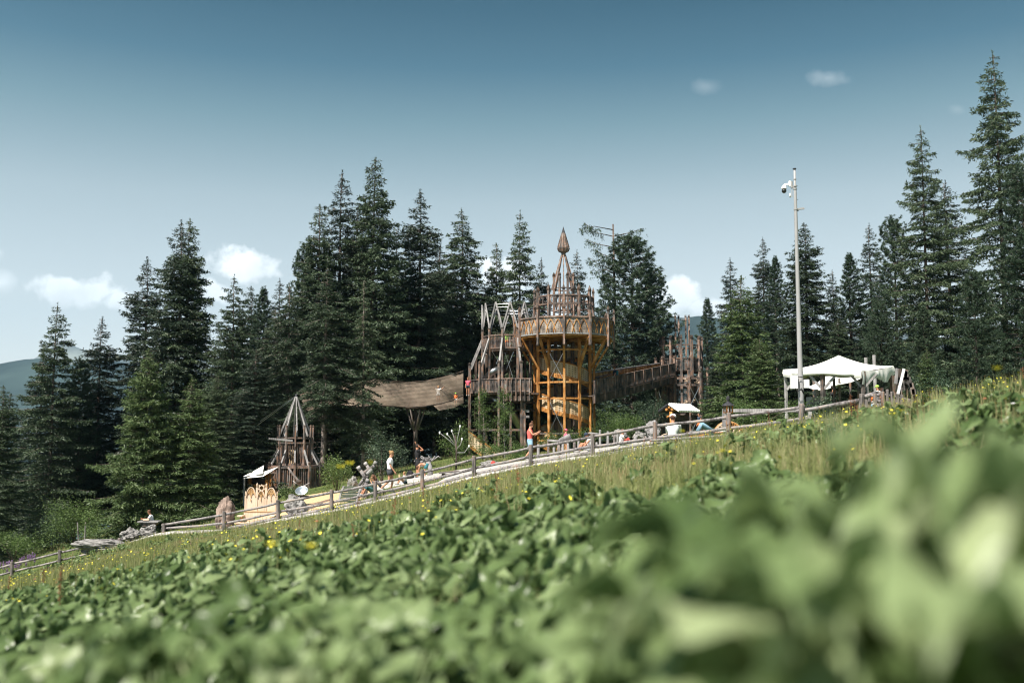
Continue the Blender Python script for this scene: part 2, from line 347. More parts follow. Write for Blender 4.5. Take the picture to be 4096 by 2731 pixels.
def HH(x, y):
    x = np.asarray(x, float); y = np.asarray(y, float); sh = x.shape; x = x.ravel(); y = y.ravel()
    xc = np.clip(x, -45, 45); yc = np.clip(y, -6, 100); out = np.zeros(len(x))
    for i in range(0, len(x), 20000):
        sl = slice(i, i + 20000); r2 = (xc[sl, None] - CP[None, :, 0]) ** 2 + (yc[sl, None] - CP[None, :, 1]) ** 2
        out[sl] = _U(r2) @ _w[:n_] + _w[n_] + _w[n_ + 1] * xc[sl] + _w[n_ + 2] * yc[sl]
    out -= np.minimum(np.maximum(y - 100, 0) * .42, 700) + np.minimum(np.maximum(-45 - x, 0) * .3, 400) - np.minimum(np.maximum(x - 45, 0) * .15, 120)
    return out.reshape(sh)
def H(x, y): return float(HH([x], [y])[0])
def gp(px, py, Y):
    p = at(px, py, Y); return Vector((p.x, p.y, H(p.x, p.y)))

def ground():
    xs = np.concatenate([-np.geomspace(8500, 60, 22), np.linspace(-55, -26, 16), np.linspace(-25, 25, 126), np.linspace(26, 55, 16), np.geomspace(60, 8500, 22)])
    ys = np.concatenate([-np.geomspace(4000, 20, 12), np.linspace(-12, -1, 8), np.linspace(0, 60, 151), np.linspace(61, 110, 50), np.geomspace(115, 8300, 26)])
    X, Y = np.meshgrid(xs, ys); Z = HH(X, Y)
    bump = np.array([noise.noise(Vector((a * .45, b * .45, 0))) for a, b in zip(X.ravel(), Y.ravel())]).reshape(X.shape)
    Z = Z + bump * .07 * ((Y > 3) & (Y < 110))
    V = np.c_[X.ravel(), Y.ravel(), Z.ravel()]; nx = len(xs); ny = len(ys)
    i, j = np.meshgrid(np.arange(nx - 1), np.arange(ny - 1)); a = (j * nx + i).ravel()
    Fq = np.c_[a, a + 1, a + nx + 1, a + nx]
    tag(MB().add(V, Fq).build('ground', M_ground, smooth=True), 'grassy alpine hillside falling away to the left', kind='structure')
ground()
def ridge(name, pts, D, depth, m, label, seed, amp, base=-420):
    """a range of hills: pts = (px, py) of its crest, at distance D, a real slope running down towards the viewer"""
    rg = random.Random(seed); mb = MB(); xs = []; n = 150; V = []
    p0, p1 = pts[0][0], pts[-1][0]
    rows = 16
    for r in range(rows + 1):
        t = r / rows
        for k in range(n + 1):
            px = p0 + (p1 - p0) * k / n
            py = np.interp(px, [q[0] for q in pts], [q[1] for q in pts])
            c = at(px, py, D)
            yy = D - depth * (1 - t) if t < 1 else D
            z = base + (c.z - base) * (t ** 1.15)
            x = c.x * (yy / D)
            nn = noise.fractal(Vector((x * .0022 + seed, yy * .0022, 0)), 1.0, 2.1, 5)
            V.append((x, yy, z + nn * amp * (1 - .7 * t)))
        if r == rows: pass
    for k in range(n + 1):
        q = V[rows * (n + 1) + k]; V.append((q[0] * 1.15, D * 1.15, base))
    rr = rows + 2; i, j = np.meshgrid(np.arange(n), np.arange(rr - 1)); a = (j * (n + 1) + i).ravel()
    mb.add(np.array(V), np.c_[a, a + 1, a + n + 2, a + n + 1]); tag(mb.build(name, m, smooth=True), label, kind='structure')
ridge('hills', [(-2600, 1500), (-900, 1425), (-300, 1440), (0, 1466), (60, 1452), (150, 1450), (300, 1480), (500, 1440), (900, 1560), (1400, 1520), (2000, 1430), (2450, 1330), (2600, 1290), (2690, 1280), (2740, 1292), (2800, 1300), (2900, 1310), (3050, 1290), (3300, 1330), (3700, 1400), (4600, 1380), (6600, 1450)], 3600, 2300, M_hill, 'blue green forested ridge seen between the spruces', 3, 160)
ridge('mountain_range', [(-3000, 1300), (-500, 1400), (-100, 1440), (0, 1445), (60, 1437), (110, 1440), (150, 1420), (180, 1428), (250, 1380), (420, 1440), (700, 1430), (1200, 1450), (1800, 1440), (2400, 1400), (3000, 1380), (4300, 1300), (7000, 1400)], 6800, 2000, M_alp, 'pale mountain range far beyond the valley', 11, 300)

# ------------------------------------------------------------------ paths and play ground surfaces
def drape(name, outline_fn, mats, label, n=60, m=10, dz=.03, thick=True):
    """strip between two edge curves; outline_fn(t) -> ((x,y),(x,y))"""
    V = []
    for k in range(n + 1):
        a, b = outline_fn(k / n)
        j1 = noise.noise(Vector((a[0] * 1.3, a[1] * 1.3, 5))) * .16; j2 = noise.noise(Vector((b[0] * 1.3, b[1] * 1.3, 9))) * .3
        for q in range(m + 1):
            t = q / m; x = a[0] + (b[0] - a[0]) * t; y = a[1] + j1 + (b[1] + j2 - a[1] - j1) * t
            V.append((x, y))
    V = np.array(V); Z = HH(V[:, 0], V[:, 1]) + dz + .055
    edge = np.array([min(q, m - q) == 0 for k in range(n + 1) for q in range(m + 1)]); Z[edge] -= .09
    i, j = np.meshgrid(np.arange(m), np.arange(n)); a = (j * (m + 1) + i).ravel()
    o = MB().add(np.c_[V, Z], np.c_[a, a + 1, a + m + 2, a + m + 1]).build(name, mats, smooth=True); tag(o, label, kind='structure'); return o
fx = [at(p[0], p[2], p[3]) for p in POSTS]; fxx = [p.x for p in fx]; fyy = [p.y for p in fx]
def fence_y(x): return float(np.interp(x, fxx, fyy))
def pathfn(t):
    x = -17 + 27 * t; y = fence_y(x)
    if x < fxx[0]: y = fyy[0] + (fxx[0] - x) * .15
    return (x, y - .35), (x + .3, y + 2.1)
drape('path', pathfn, M_gravel, 'pale gravel path running uphill behind the log fence', 90, 6)
drape('gravel_yard', lambda t: ((-3.0 + 9.5 * t, 38.4 - 2.6 * t + .3), (-2.5 + 9 * t, 47.0)), M_gravel, 'pale gravel yard below the wooden tower', 40, 10, .045)
drape('gravel_clearing', lambda t: ((-8.5 + 6 * t, 46.5 - t), (-8 + 6 * t, 55.5)), M_gravel, 'gravel clearing in front of the dark trunks', 30, 8, .045)
drape('bark_mulch', lambda t: ((-10.3 + 4.0 * t, 43.6 - .6 * t), (-11.0 + 4.6 * t, 52.0)), M_chips, 'tan wood chip bed below the small tower', 30, 10, .05)

# ------------------------------------------------------------------ ground vegetation (stuff)
def wedge_points(n, y0, y1, power=1.0, margin=1.0, spread=.56):
    y = y0 + (y1 - y0) * rng.random(n) ** power
    x = (rng.random(n) * 2 - 1) * (y * spread + margin); return x, y
def meadow_mask(x, y):
    fy = np.interp(x, fxx, fyy, left=42.5, right=27.0) - .35
    fy = np.where(x > fxx[-1], 42, fy); fy = np.where(x < fxx[0], 46, fy)
    return y < fy
def blades(x, y, h, w, seed=0, lean=.45, dz=0.0, segs=2):
    n = len(x); z = HH(x, y) - .02 + dz
    az = rng.random(n) * 6.283; ln = rng.random(n) * lean; d = np.c_[np.cos(az), np.sin(az)]
    faz = rng.random(n) * 6.283; sx = np.c_[np.cos(faz), np.sin(faz)] * (w / 2)[:, None]
    b = np.c_[x, y]; V = np.zeros((n, 5, 3))
    V[:, 0, :2] = b - sx; V[:, 1, :2] = b + sx; V[:, 0, 2] = V[:, 1, 2] = z
    mid = b + d * (h * ln * .35)[:, None]; V[:, 2, :2] = mid - sx * .7; V[:, 3, :2] = mid + sx * .7; V[:, 2, 2] = V[:, 3, 2] = z + h * .55
    V[:, 4, :2] = b + d * (h * ln)[:, None]; V[:, 4, 2] = z + h * (1 - ln * .3)
    k = np.arange(n)[:, None] * 5
    return V.reshape(-1, 3), np.c_[k + 0, k + 1, k + 3, k + 2].reshape(-1, 4), np.c_[k + 2, k + 3, k + 4].reshape(-1, 3)
def grass():
    mb = MB()
    x, y = wedge_points(440000, 3.0, 43, .85, 1.5, .58); m = meadow_mask(x, y); x, y = x[m], y[m]; n = len(x)
    cl = np.array([noise.noise(Vector((a * .5, b * .5, 3))) for a, b in zip(x, y)])
    cl2 = np.array([noise.noise(Vector((a * 1.6, b * 1.6, 31))) for a, b in zip(x, y)]); h = (.07 + .17 * rng.random(n)) * (1 + .7 * cl + .7 * cl2); w = .004 + .00026 * y + .003 * rng.random(n)
    fd = np.interp(x, fxx, fyy, left=44.0, right=27.0) - y; h = h * np.clip(.35 + fd * .14, .35, 1); V, q, t = blades(x, y, h, w, lean=.75); mb.add(V, q); mb.v.append(np.zeros((0, 3), np.float32)); mb.f.append(t); mb.m.append(np.zeros(len(t)))
    # tall seed stalks
    x, y = wedge_points(26000, 6.0, 42, .8, 1.0, .57); m = meadow_mask(x, y); x, y = x[m], y[m]; n = len(x)
    fd = np.interp(x, fxx, fyy, left=44.0, right=27.0) - y; h = (.25 + .22 * rng.random(n)) * np.clip(.35 + fd * .14, .35, 1); w = np.full(n, .006) + .00018 * y; n0 = mb.n
    V, q, t = blades(x, y, h, w, lean=.3); mb.add(V, q); mb.f.append(t + n0); mb.m.append(np.zeros(len(t)))
    o = mb.build('grass', M_grass); tag(o, 'tall meadow grass with brown seed stalks in front of the log fence', kind='stuff')
    # the lawn beyond the fence
    mb = MB(); n = 120000
    y = 30 + 62 * rng.random(n) ** .9; x = (rng.random(n) * 2 - 1) * (y * .56); m = ~meadow_mask(x, y)
    fy = np.interp(x, fxx, fyy)
    onpath = (x > -17) & (x < 10) & (y < fy + 2.0); yard = (x > -3) & (x < 6.3) & (y < 46.9); clr = (x > -8.2) & (x < -2.2) & (y > 46) & (y < 55.3); ch = (x > -10.8) & (x < -6.4) & (y > 43.4) & (y < 51.8)
    m &= ~(onpath | yard | clr | ch); x, y = x[m], y[m]; n = len(x)
    V, q, t = blades(x, y, .08 + .14 * rng.random(n), .02 + .012 * rng.random(n)); mb.add(V, q); mb.f.append(t); mb.m.append(np.zeros(len(t)))
    tag(mb.build('undergrowth', M_grass), 'short grass and undergrowth round the play structures', kind='stuff')
grass()

def leaf_template(nl=7, nw=4, wav=.06, seed=0):
    r = random.Random(seed); V = []
    for i in range(nl + 1):
        t = i / nl; w = (math.sin(math.pi * min(1, t * 1.02) ** .72) ** .75) * .34 + .012
        for j in range(nw + 1):
            s = j / nw * 2 - 1
            V.append((s * w + r.uniform(-.012, .012), t, -.10 * abs(s) * w * -2.0 + wav * math.sin(t * 11 + s * 4 + seed) * abs(s) + r.uniform(-.01, .01)))
    i, j = np.meshgrid(np.arange(nw), np.arange(nl)); a = (j * (nw + 1) + i).ravel()
    return np.array(V), np.c_[a, a + 1, a + nw + 2, a + nw + 1]
LT = [leaf_template(10, 5, .14 + .05 * k, k) for k in range(4)]
def dock_leaves(px, py, pz, size, elev, az, curl, tmpl):
    """vectorised leaves: base point, length, elevation of the blade, azimuth"""
    V0, F0 = tmpl; n = len(px); k = len(V0)
    u = V0[:, 0][None] * size[:, None]; t = V0[:, 1][None]; b = V0[:, 2][None] * size[:, None]
    e = elev[:, None] - curl[:, None] * t; L = t * size[:, None]
    r = L * np.cos(e) - b * np.sin(e); z = L * np.sin(e) + b * np.cos(e)
    ca, sa = np.cos(az)[:, None], np.sin(az)[:, None]
    X = px[:, None] + r * ca - u * sa; Y = py[:, None] + r * sa + u * ca; Z = pz[:, None] + z
    V = np.stack([X, Y, Z], -1).reshape(-1, 3); Fx = (F0[None] + (np.arange(n) * k)[:, None, None]).reshape(-1, 4)
    return V, Fx
def stalks(mb, bx, by, bz, tx, ty, tz, w):
    n = len(bx); V = np.zeros((n, 4, 3)); V[:, 0] = np.c_[bx - w, by, bz]; V[:, 1] = np.c_[bx + w, by, bz]; V[:, 2] = np.c_[tx + w * .7, ty, tz]; V[:, 3] = np.c_[tx - w * .7, ty, tz]
    k = np.arange(n)[:, None] * 4; mb.add(V.reshape(-1, 3), np.c_[k, k + 1, k + 2, k + 3])
def dock_field():
    mb = MB(); n = 9000
    x, y = wedge_points(n, 1.7, 24.0, .8, .6, .56)
    cl = np.array([noise.noise(Vector((a * .28 + 3, b * .28, 7))) for a, b in zip(x, y)])
    cl2 = np.array([noise.noise(Vector((a * .9 + 13, b * .9, 3))) for a, b in zip(x, y)]); keep = (rng.random(n) < np.clip(.9 - np.maximum(y - np.clip(6.2 - 9 * (x / y - .02), 4.6, 8.8), -1.5) * .34 + cl * 1.5 + cl2 * 1.8, .0, 1)); x, y = x[keep], y[keep]
    # extra clumps further out
    for cxp, cyp, D, k in ((720, 2150, 34, 16), (930, 2140, 28, 14), (2260, 2060, 14, 16), (3560, 1740, 13, 22), (3500, 1800, 11, 22), (200, 2230, 40, 24), (380, 2210, 36, 16)):
        g = at(cxp, cyp, D); x = np.r_[x, g.x + rng.normal(0, .9, k)]; y = np.r_[y, g.y + rng.normal(0, .9, k)]
    m = meadow_mask(x, y + .5) & ((x ** 2 + y ** 2) > 1.9 ** 2); x, y = x[m], y[m]; n = len(x)
    nl = 8; bx = np.repeat(x, nl); by = np.repeat(y, nl); N_ = len(bx); bz = HH(bx, by)
    az = rng.random(N_) * 6.283; st = .02 + .14 * rng.random(N_) * np.clip(1.0, 0, 1)
    hgt = .03 + .13 * rng.random(N_); tx = bx + np.cos(az) * st; ty = by + np.sin(az) * st; tz = bz + hgt
    size = (.08 + .14 * rng.random(N_) ** 1.4) * np.clip(.85 + by * .03, 1, 1.3); elev = R_(22) + R_(64) * rng.random(N_); curl = .2 + 1.3 * rng.random(N_)
    ti = rng.integers(0, 4, N_)
    for k in range(4):
        s = ti == k; V, Fx = dock_leaves(tx[s], ty[s], tz[s], size[s], elev[s], az[s], curl[s], LT[k]); mb.add(V, Fx)
    stalks(mb, bx, by, bz, tx, ty, tz, np.full(N_, .004))
    tag(mb.build('leafy_ground_cover', M_dock, smooth=True), 'broad green dock leaves covering the near slope', kind='stuff')
dock_field()
def near_plant(px, py, Y, size, n, seed, label, spread=.22, stem=None):
    far = px < 2800; Y *= 1.9 if far else 1.1
    py += 90 if far else (110 if px < 3500 else 20)
    size *= .72 if far else .85; n = int(n * (2.2 if far else 1.4)); spread *= 1.15 if far else .62
    p = at(px, py, Y); g = H(p.x, p.y); r = np.random.default_rng(seed)
    o = thing('dock_plant', label, 'plant', (p.x, p.y, g), 'blurred leafy plants right in front of the camera')
    az = r.random(n) * 6.283; rad = spread * r.random(n)
    tx = p.x + np.cos(az) * rad; ty = p.y + np.sin(az) * rad; tz = p.z - size * (.2 + .8 * r.random(n))
    tx[0], ty[0], tz[0] = p.x, p.y, p.z - size * .6
    mb = MB(); sz = size * (.7 + .5 * r.random(n)); V, Fx = dock_leaves(tx, ty, tz, sz, R_(10) + R_(65) * r.random(n), az, .3 + .9 * r.random(n), LT[seed % 4]); mb.add(V, Fx)
    mb.build('leaves', M_dock, o, smooth=True)
    mb = MB()
    for k in range(n): mb.tube([(p.x, p.y, g - .03), (p.x * .5 + tx[k] * .5, p.y * .5 + ty[k] * .5, g + (tz[k] - g) * .6), (tx[k], ty[k], tz[k])], [.006, .005, .003], 5)
    mb.build('stem', M_dock, o, smooth=True); return o
near_plant(3300, 1760, .95, .17, 9, 1, 'very blurred leafy plant reaching up below the white tent')
near_plant(3950, 1640, .80, .18, 10, 2, 'largest blurred plant at the right edge, its leaves above the meadow skyline')
near_plant(3600, 2050, .75, .17, 12, 3, 'dark blurred plant low in the right corner')
near_plant(2950, 2290, 1.0, .16, 12, 4, 'blurred plant with pale upturned leaves below the carved wheel')
near_plant(3950, 2150, .62, .15, 12, 5, 'most blurred plant, filling the lower right corner', .25)
near_plant(2700, 2450, .85, .15, 12, 6, 'blurred plant at the bottom edge right of the middle')
near_plant(2100, 2450, 1.1, .15, 12, 7, 'blurred plant at the bottom edge in the middle')
near_plant(1500, 2380, .95, .15, 12, 8, 'blurred pale plant at the bottom edge left of the middle')
near_plant(1150, 2520, .8, .14, 11, 9, 'blurred plant at the bottom edge below the throne')
near_plant(620, 2400, .9, .15, 12, 10, 'dark blurred plant at the bottom edge below the boulders')
near_plant(150, 2600, .9, .15, 12, 11, 'blurred plant in the lower left corner', .25)
near_plant(3350, 2450, .7, .14, 12, 12, 'blurred plant at the bottom edge below the tent')
near_plant(3150, 1900, 1.3, .16, 9, 13, 'blurred plant just left of the big dark leaves, under the lamp pole')
near_plant(2300, 2640, .75, .13, 10, 14, 'lowest blurred plant in the bottom middle')
near_plant(1750, 2660, .8, .13, 10, 15, 'lowest blurred plant left of the bottom middle')
near_plant(3800, 1830, 1.1, .17, 10, 16, 'blurred plant with overlapping leaves at the right under the skyline')

def flowers():
    def field(name, m_, n, y0, y1, s0, s1, label, hmin=.16, hmax=.34, power=.8, pts=None, petals=6):
        mb = MB()
        if pts is None:
            x, y = wedge_points(n, y0, y1, power, .8, .56); m = meadow_mask(x, y + .3); x, y = x[m], y[m]
            cl = np.array([noise.noise(Vector((a * .35, b * .35, 17))) for a, b in zip(x, y)]); k = rng.random(len(x)) < np.clip(.65 + cl * 1.2, .08, 1); x, y = x[k], y[k]
            z0 = HH(x, y); z = z0 + hmin + (hmax - hmin) * rng.random(len(x))
        else: x, y, z = [np.array(a) for a in zip(*pts)]; z0 = HH(x, y)
        n = len(x); s = s0 + (s1 - s0) * rng.random(n)
        a = rng.random((n, 1)) * 6.28 + np.arange(petals)[None] * (6.2832 / petals); tilt = rng.normal(0, .35, (n, 2))
        ring = np.stack([x[:, None] + np.cos(a) * s[:, None], y[:, None] + np.sin(a) * s[:, None], z[:, None] + s[:, None] * (.45 + np.cos(a) * tilt[:, :1] + np.sin(a) * tilt[:, 1:])], -1)
        V = np.concatenate([np.stack([x, y, z], -1)[:, None], ring], 1).reshape(-1, 3); b = np.arange(n)[:, None] * (petals + 1)
        for k in range(petals): mb.f.append(np.c_[b, b + 1 + k, b + 1 + (k + 1) % petals].astype(np.int64)); mb.m.append(np.zeros(n))
        mb.v.append(V.astype(np.float32)); mb.n = len(V)
        w = np.full(n, .0018) + .00008 * y; V = np.zeros((n, 4, 3)); V[:, 0] = np.c_[x - w, y, z0]; V[:, 1] = np.c_[x + w, y, z0]; V[:, 2] = np.c_[x + w, y, z]; V[:, 3] = np.c_[x - w, y, z]
        k = np.arange(n)[:, None] * 4; mb.add(V.reshape(-1, 3), np.c_[k, k + 1, k + 2, k + 3], 1)
        tag(mb.build(name, [m_, M_grass]), label, kind='stuff')
    field('yellow_wildflowers', M_yellow, 6000, 6, 41, .007, .014, 'small yellow flowers scattered through the meadow', .18, .36)
    field('white_wildflowers', M_whitefl, 60, 7, 36, .012, .03, 'white flower heads here and there in the meadow')
    field('purple_wildflowers', M_purple, 110, 8, 34, .012, .02, 'dark pink clover heads in the meadow', petals=7)
    field('russet_seed_heads', M_russet, 420, 7, 34, .008, .02, 'rust red dock seed heads in the meadow', .2, .42, petals=5)
    r = np.random.default_rng(4)
    for i, (px, py, Y, s, lb) in enumerate(((1362, 1873, 4.2, .017, 'blurred yellow buttercup, leftmost of three before the dark trunks'), (1399, 1859, 4.2, .017, 'blurred yellow buttercup, middle one of three before the dark trunks'), (1482, 1855, 4.0, .016, 'blurred yellow buttercup above the crossed logs'),
            (1085, 2185, 2.7, .014, 'large blurred yellow flower among leaves, left of the middle'), (1243, 2193, 2.6, .014, 'large blurred yellow flower right of its twin, below the dish'), (2888, 1807, 4.6, .014, 'blurred yellow flower before the meadow below the carved wheel'),
            (3990, 1478, 3.4, .013, 'yellow flower highest on the right skyline'), (2730, 1726, 6, .013, 'small blurred yellow flower in front of the notice board'), (3570, 1660, 8, .03, 'yellow flower largest in the clump under the picket posts'), (3605, 1645, 8, .025, 'yellow flower right of the largest one under the picket posts'))):
        p = at(px, py, Y); g = H(p.x, p.y); o = thing('buttercup', lb, 'flower', (p.x, p.y, g), 'nearest yellow flowers')
        mb = MB(); q = p
        for k in range(5):
            a = k * 1.2566 + i; d = Vector((math.cos(a), math.sin(a), 0)); t = Vector((-math.sin(a), math.cos(a), 0))
            mb.add([q, q + d * s * .6 - t * s * .55 + Vector((0, 0, s * .3)), q + d * s * 1.1 - t * s * .3 + Vector((0, 0, s * .75)), q + d * s * 1.1 + t * s * .3 + Vector((0, 0, s * .75)), q + d * s * .6 + t * s * .55 + Vector((0, 0, s * .3))], [(0, 1, 2, 3, 4)])
        mb.sphere(q + Vector((0, 0, s * .25)), s * .35, 8, 5); mb.build('petals', M_yellow, o)
        MB().tube([(p.x, p.y, g), (p.x + .02, p.y, (g + p.z) / 2), (p.x, p.y, p.z)], .0015, 5).build('stem', M_dock, o)
flowers()
def dock_spikes():
    mb = MB(); r = np.random.default_rng(12); n = 26; x, y = wedge_points(n, 4.5, 20, .8, .3, .54); z = HH(x, y)
    for k in range(n):
        h = .28 + .25 * r.random(); b = Vector((x[k], y[k], z[k])); t = b + Vector((r.normal(0, .04), r.normal(0, .04), h)); mb.tube([b, t], [.004, .002], 4)
        for j in range(26): q = b.lerp(t, .6 + .4 * j / 26) + Vector((r.normal(0, .010), r.normal(0, .010), 0)); mb.sphere(q, .004 + .004 * r.random(), 4, 2)
    tag(mb.build('dock_flower_spikes', M_russet), 'rust red flower spikes standing above the dock leaves', kind='stuff')
dock_spikes()

# ------------------------------------------------------------------ trees
def tri_block(P, D, S, ln, w):
    """P base points, D directions, S side vectors -> one triangle each"""
    n = len(P); V = np.zeros((n, 3, 3)); V[:, 0] = P - S * (w / 2)[:, None]; V[:, 1] = P + S * (w / 2)[:, None]; V[:, 2] = P + D * ln[:, None]
    return V.reshape(-1, 3), np.arange(n * 3).reshape(-1, 3)
def nrm(a): return a / np.maximum(np.linalg.norm(a, axis=1, keepdims=True), 1e-6)
def trunk_mesh(H_, r0, mb, seed, dead=0, cb=.2):
    rg = random.Random(seed); n = 9; pts = []; rad = []
    for i in range(n):
        t = i / (n - 1); pts.append((math.sin(t * 3 + seed) * .08, math.cos(t * 2.3 + seed) * .08, H_ * t - .25)); rad.append(max(.012, r0 * (1 - t) ** .85 * (1.25 if i == 0 else 1)))
    mb.tube(pts, rad, 9)
    for k in range(dead):
        z = H_ * rg.uniform(.03, cb + .18); a = rg.uniform(0, 6.28); L = rg.uniform(.5, 1.7); d = Vector((math.cos(a), math.sin(a), rg.uniform(-.5, .1)))
        p = Vector((0, 0, z)); q = p + d * L * .5; e = q + Vector((d.x, d.y, d.z - .5)).normalized() * L * .5
        mb.tube([p, q, e], [.022, .014, .006], 3, cap=False)
        for _ in range(3):
            b = p.lerp(e, rg.uniform(.3, .9)); mb.tube([b, b + Vector((rg.uniform(-.4, .4), rg.uniform(-.4, .4), rg.uniform(-.45, .15)))], [.009, .003], 3, cap=False)
def spruce_proto(name, H_, R, cb, seed, m_leaf, m_bark, dens=1.0, rise=.35, droop=.42, spacing=.36, tuft=.165, skip=.0, dead=0, prof=.76, jag=.42, r0=.19):
    r = np.random.default_rng(seed); az = []; Ls = []; z0 = []; e0 = []
    z = cb * H_
    while z < H_ * .99:
        t = (z / H_ - cb) / (1 - cb); k = int(r.integers(4, 8)) if t < .85 else int(r.integers(3, 5)); ph = r.random() * 6.28
        low = min(1, .45 + t * 5) if cb > .06 else 1
        whorl = 1 + r.normal(0, .16)
        for i in range(k):
            if r.random() < skip: continue
            az.append(ph + i * 6.283 / k + r.normal(0, .25)); L = R * ((1 - t) ** prof * .98 + .010) * low * whorl * (1 + jag * (r.random() * 1.3 - .8)); Ls.append(max(L, .1)); z0.append(z + r.normal(0, .08)); e0.append(rise * (t * 1.9 - .45) + r.normal(0, .10))
        z += spacing * (1.15 - .55 * t) * (.8 + .4 * r.random())
    az, Ls, z0, e0 = map(np.array, (az, Ls, z0, e0))
    zc = lambda b, s: z0[b] + Ls[b] * (e0[b] * s - droop * s ** 2 + droop * .62 * s ** 4)
    nt = np.ceil(Ls / .115 * dens).astype(int) * 2 + 4; b = np.repeat(np.arange(len(az)), nt)
    s = .10 + .90 * r.random(len(b)) ** .8; side = np.where(r.random(len(b)) < .5, -1, 1)
    tl = (.42 * Ls[b] * (1 - s) + np.minimum(.17, .02 + .16 * Ls[b])) * (.6 + .6 * r.random(len(b)))
    nk = np.ceil(tl / .072 * dens).astype(int); c = np.repeat(np.arange(len(b)), nk); q = r.random(len(c)); bb = b[c]
    ca, sa = np.cos(az[bb]), np.sin(az[bb]); ang = R_(52) * side[c] + r.normal(0, .2, len(c))
    dx = ca * np.cos(ang) - sa * np.sin(ang); dy = sa * np.cos(ang) + ca * np.sin(ang); ss = s[c]
    P = np.c_[ca * Ls[bb] * ss + dx * tl[c] * q, sa * Ls[bb] * ss + dy * tl[c] * q, zc(bb, ss) - .32 * tl[c] * q ** 1.5 - .16 * r.random(len(c)) ** 2]
    D = nrm(np.c_[dx * .7, dy * .7, np.full(len(c), -.28)] + r.normal(0, .42, (len(c), 3))); S = nrm(np.cross(D, r.normal(0, 1, (len(c), 3))))
    ln = tuft * (.6 + .8 * r.random(len(c))) * np.clip(.5 + Ls[bb] * .6, .55, 1.05); w = ln * (.30 + .15 * r.random(len(c)))
    mb = MB(); V, Fx = tri_block(P, D, S, ln, w); mb.add(V, Fx)
    # leader
    k = 60; zz = H_ * (.95 + .05 * r.random(k)); P = np.c_[r.normal(0, .02, (k, 2)), zz]; D = nrm(np.c_[r.normal(0, .7, (k, 2)), .8 + r.random(k)]); S = nrm(np.cross(D, r.normal(0, 1, (k, 3))))
    V, Fx = tri_block(P, D, S, np.full(k, .13), np.full(k, .04)); mb.add(V, Fx)
    o = thing(name, None, None, (0, 0, 0)); mb.build('crown', m_leaf, o)
    tb = MB(); trunk_mesh(H_, r0, tb, seed, dead, cb)
    for i in range(len(az)):
        a = Vector((math.cos(az[i]), math.sin(az[i]), 0)); pts = [Vector((a.x * Ls[i] * s_, a.y * Ls[i] * s_, float(zc(np.array([i]), s_)[0]))) for s_ in (0, .4, .9)]
        tb.tube(pts, [.03, .018, .006], 3, cap=False)
    tb.build('trunk', m_bark, o, smooth=True); return o
def pine_proto(name, H_, R, cb, seed, m_leaf, m_bark, dens=1.0, r0=.2, tuft=.17, top=.55):
    r = np.random.default_rng(seed); C = []; branches = []
    z = cb * H_
    while z < H_ * .97:
        t = (z / H_ - cb) / (1 - cb); k = int(r.integers(4, 7)); ph = r.random() * 6.28; pr = (min(1, .62 + t * 1.2)) * max(.06, (1 - t) ** top)
        for i in range(k):
            a = ph + i * 6.283 / k + r.normal(0, .3); L = R * pr * (1 + .35 * (r.random() * 1.4 - .8)); e = .05 + .35 * t + r.normal(0, .1)
            f = lambda s: np.array([math.cos(a) * L * s, math.sin(a) * L * s, z + L * (e * s - .25 * s + .38 * s ** 3)])
            branches.append([f(0), f(.5), f(.95)])
            for _ in range(int(L / .13 * dens) + 2):
                s = .2 + .8 * r.random() ** .7; w_ = .30 * L * (1.15 - s); C.append(f(s) + np.array([r.normal(0, w_ * .6), r.normal(0, w_ * .6), abs(r.normal(0, .14)) - .02]))
        z += .42 * (1.1 - .45 * t) * (.8 + .4 * r.random())
    for _ in range(10): C.append(np.array([r.normal(0, .1), r.normal(0, .1), H_ * (.94 + .055 * r.random())]))
    C = np.array(C); k = 22; P = np.repeat(C, k, 0); n = len(P)
    D = nrm(r.normal(0, 1, (n, 3)) + np.array([0, 0, .35])); P = P + D * .03; S = nrm(np.cross(D, r.normal(0, 1, (n, 3)))); ln = tuft * (.7 + .6 * r.random(n)); w = ln * .26
    mb = MB(); V, Fx = tri_block(P, D, S, ln, w); mb.add(V, Fx); o = thing(name, None, None, (0, 0, 0)); mb.build('crown', m_leaf, o)
    tb = MB(); trunk_mesh(H_ * .96, r0, tb, seed, 12, cb)
    for b in branches: tb.tube(b, [.035, .02, .008], 3, cap=False)
    tb.build('trunk', m_bark, o, smooth=True); return o
HS = 20.0
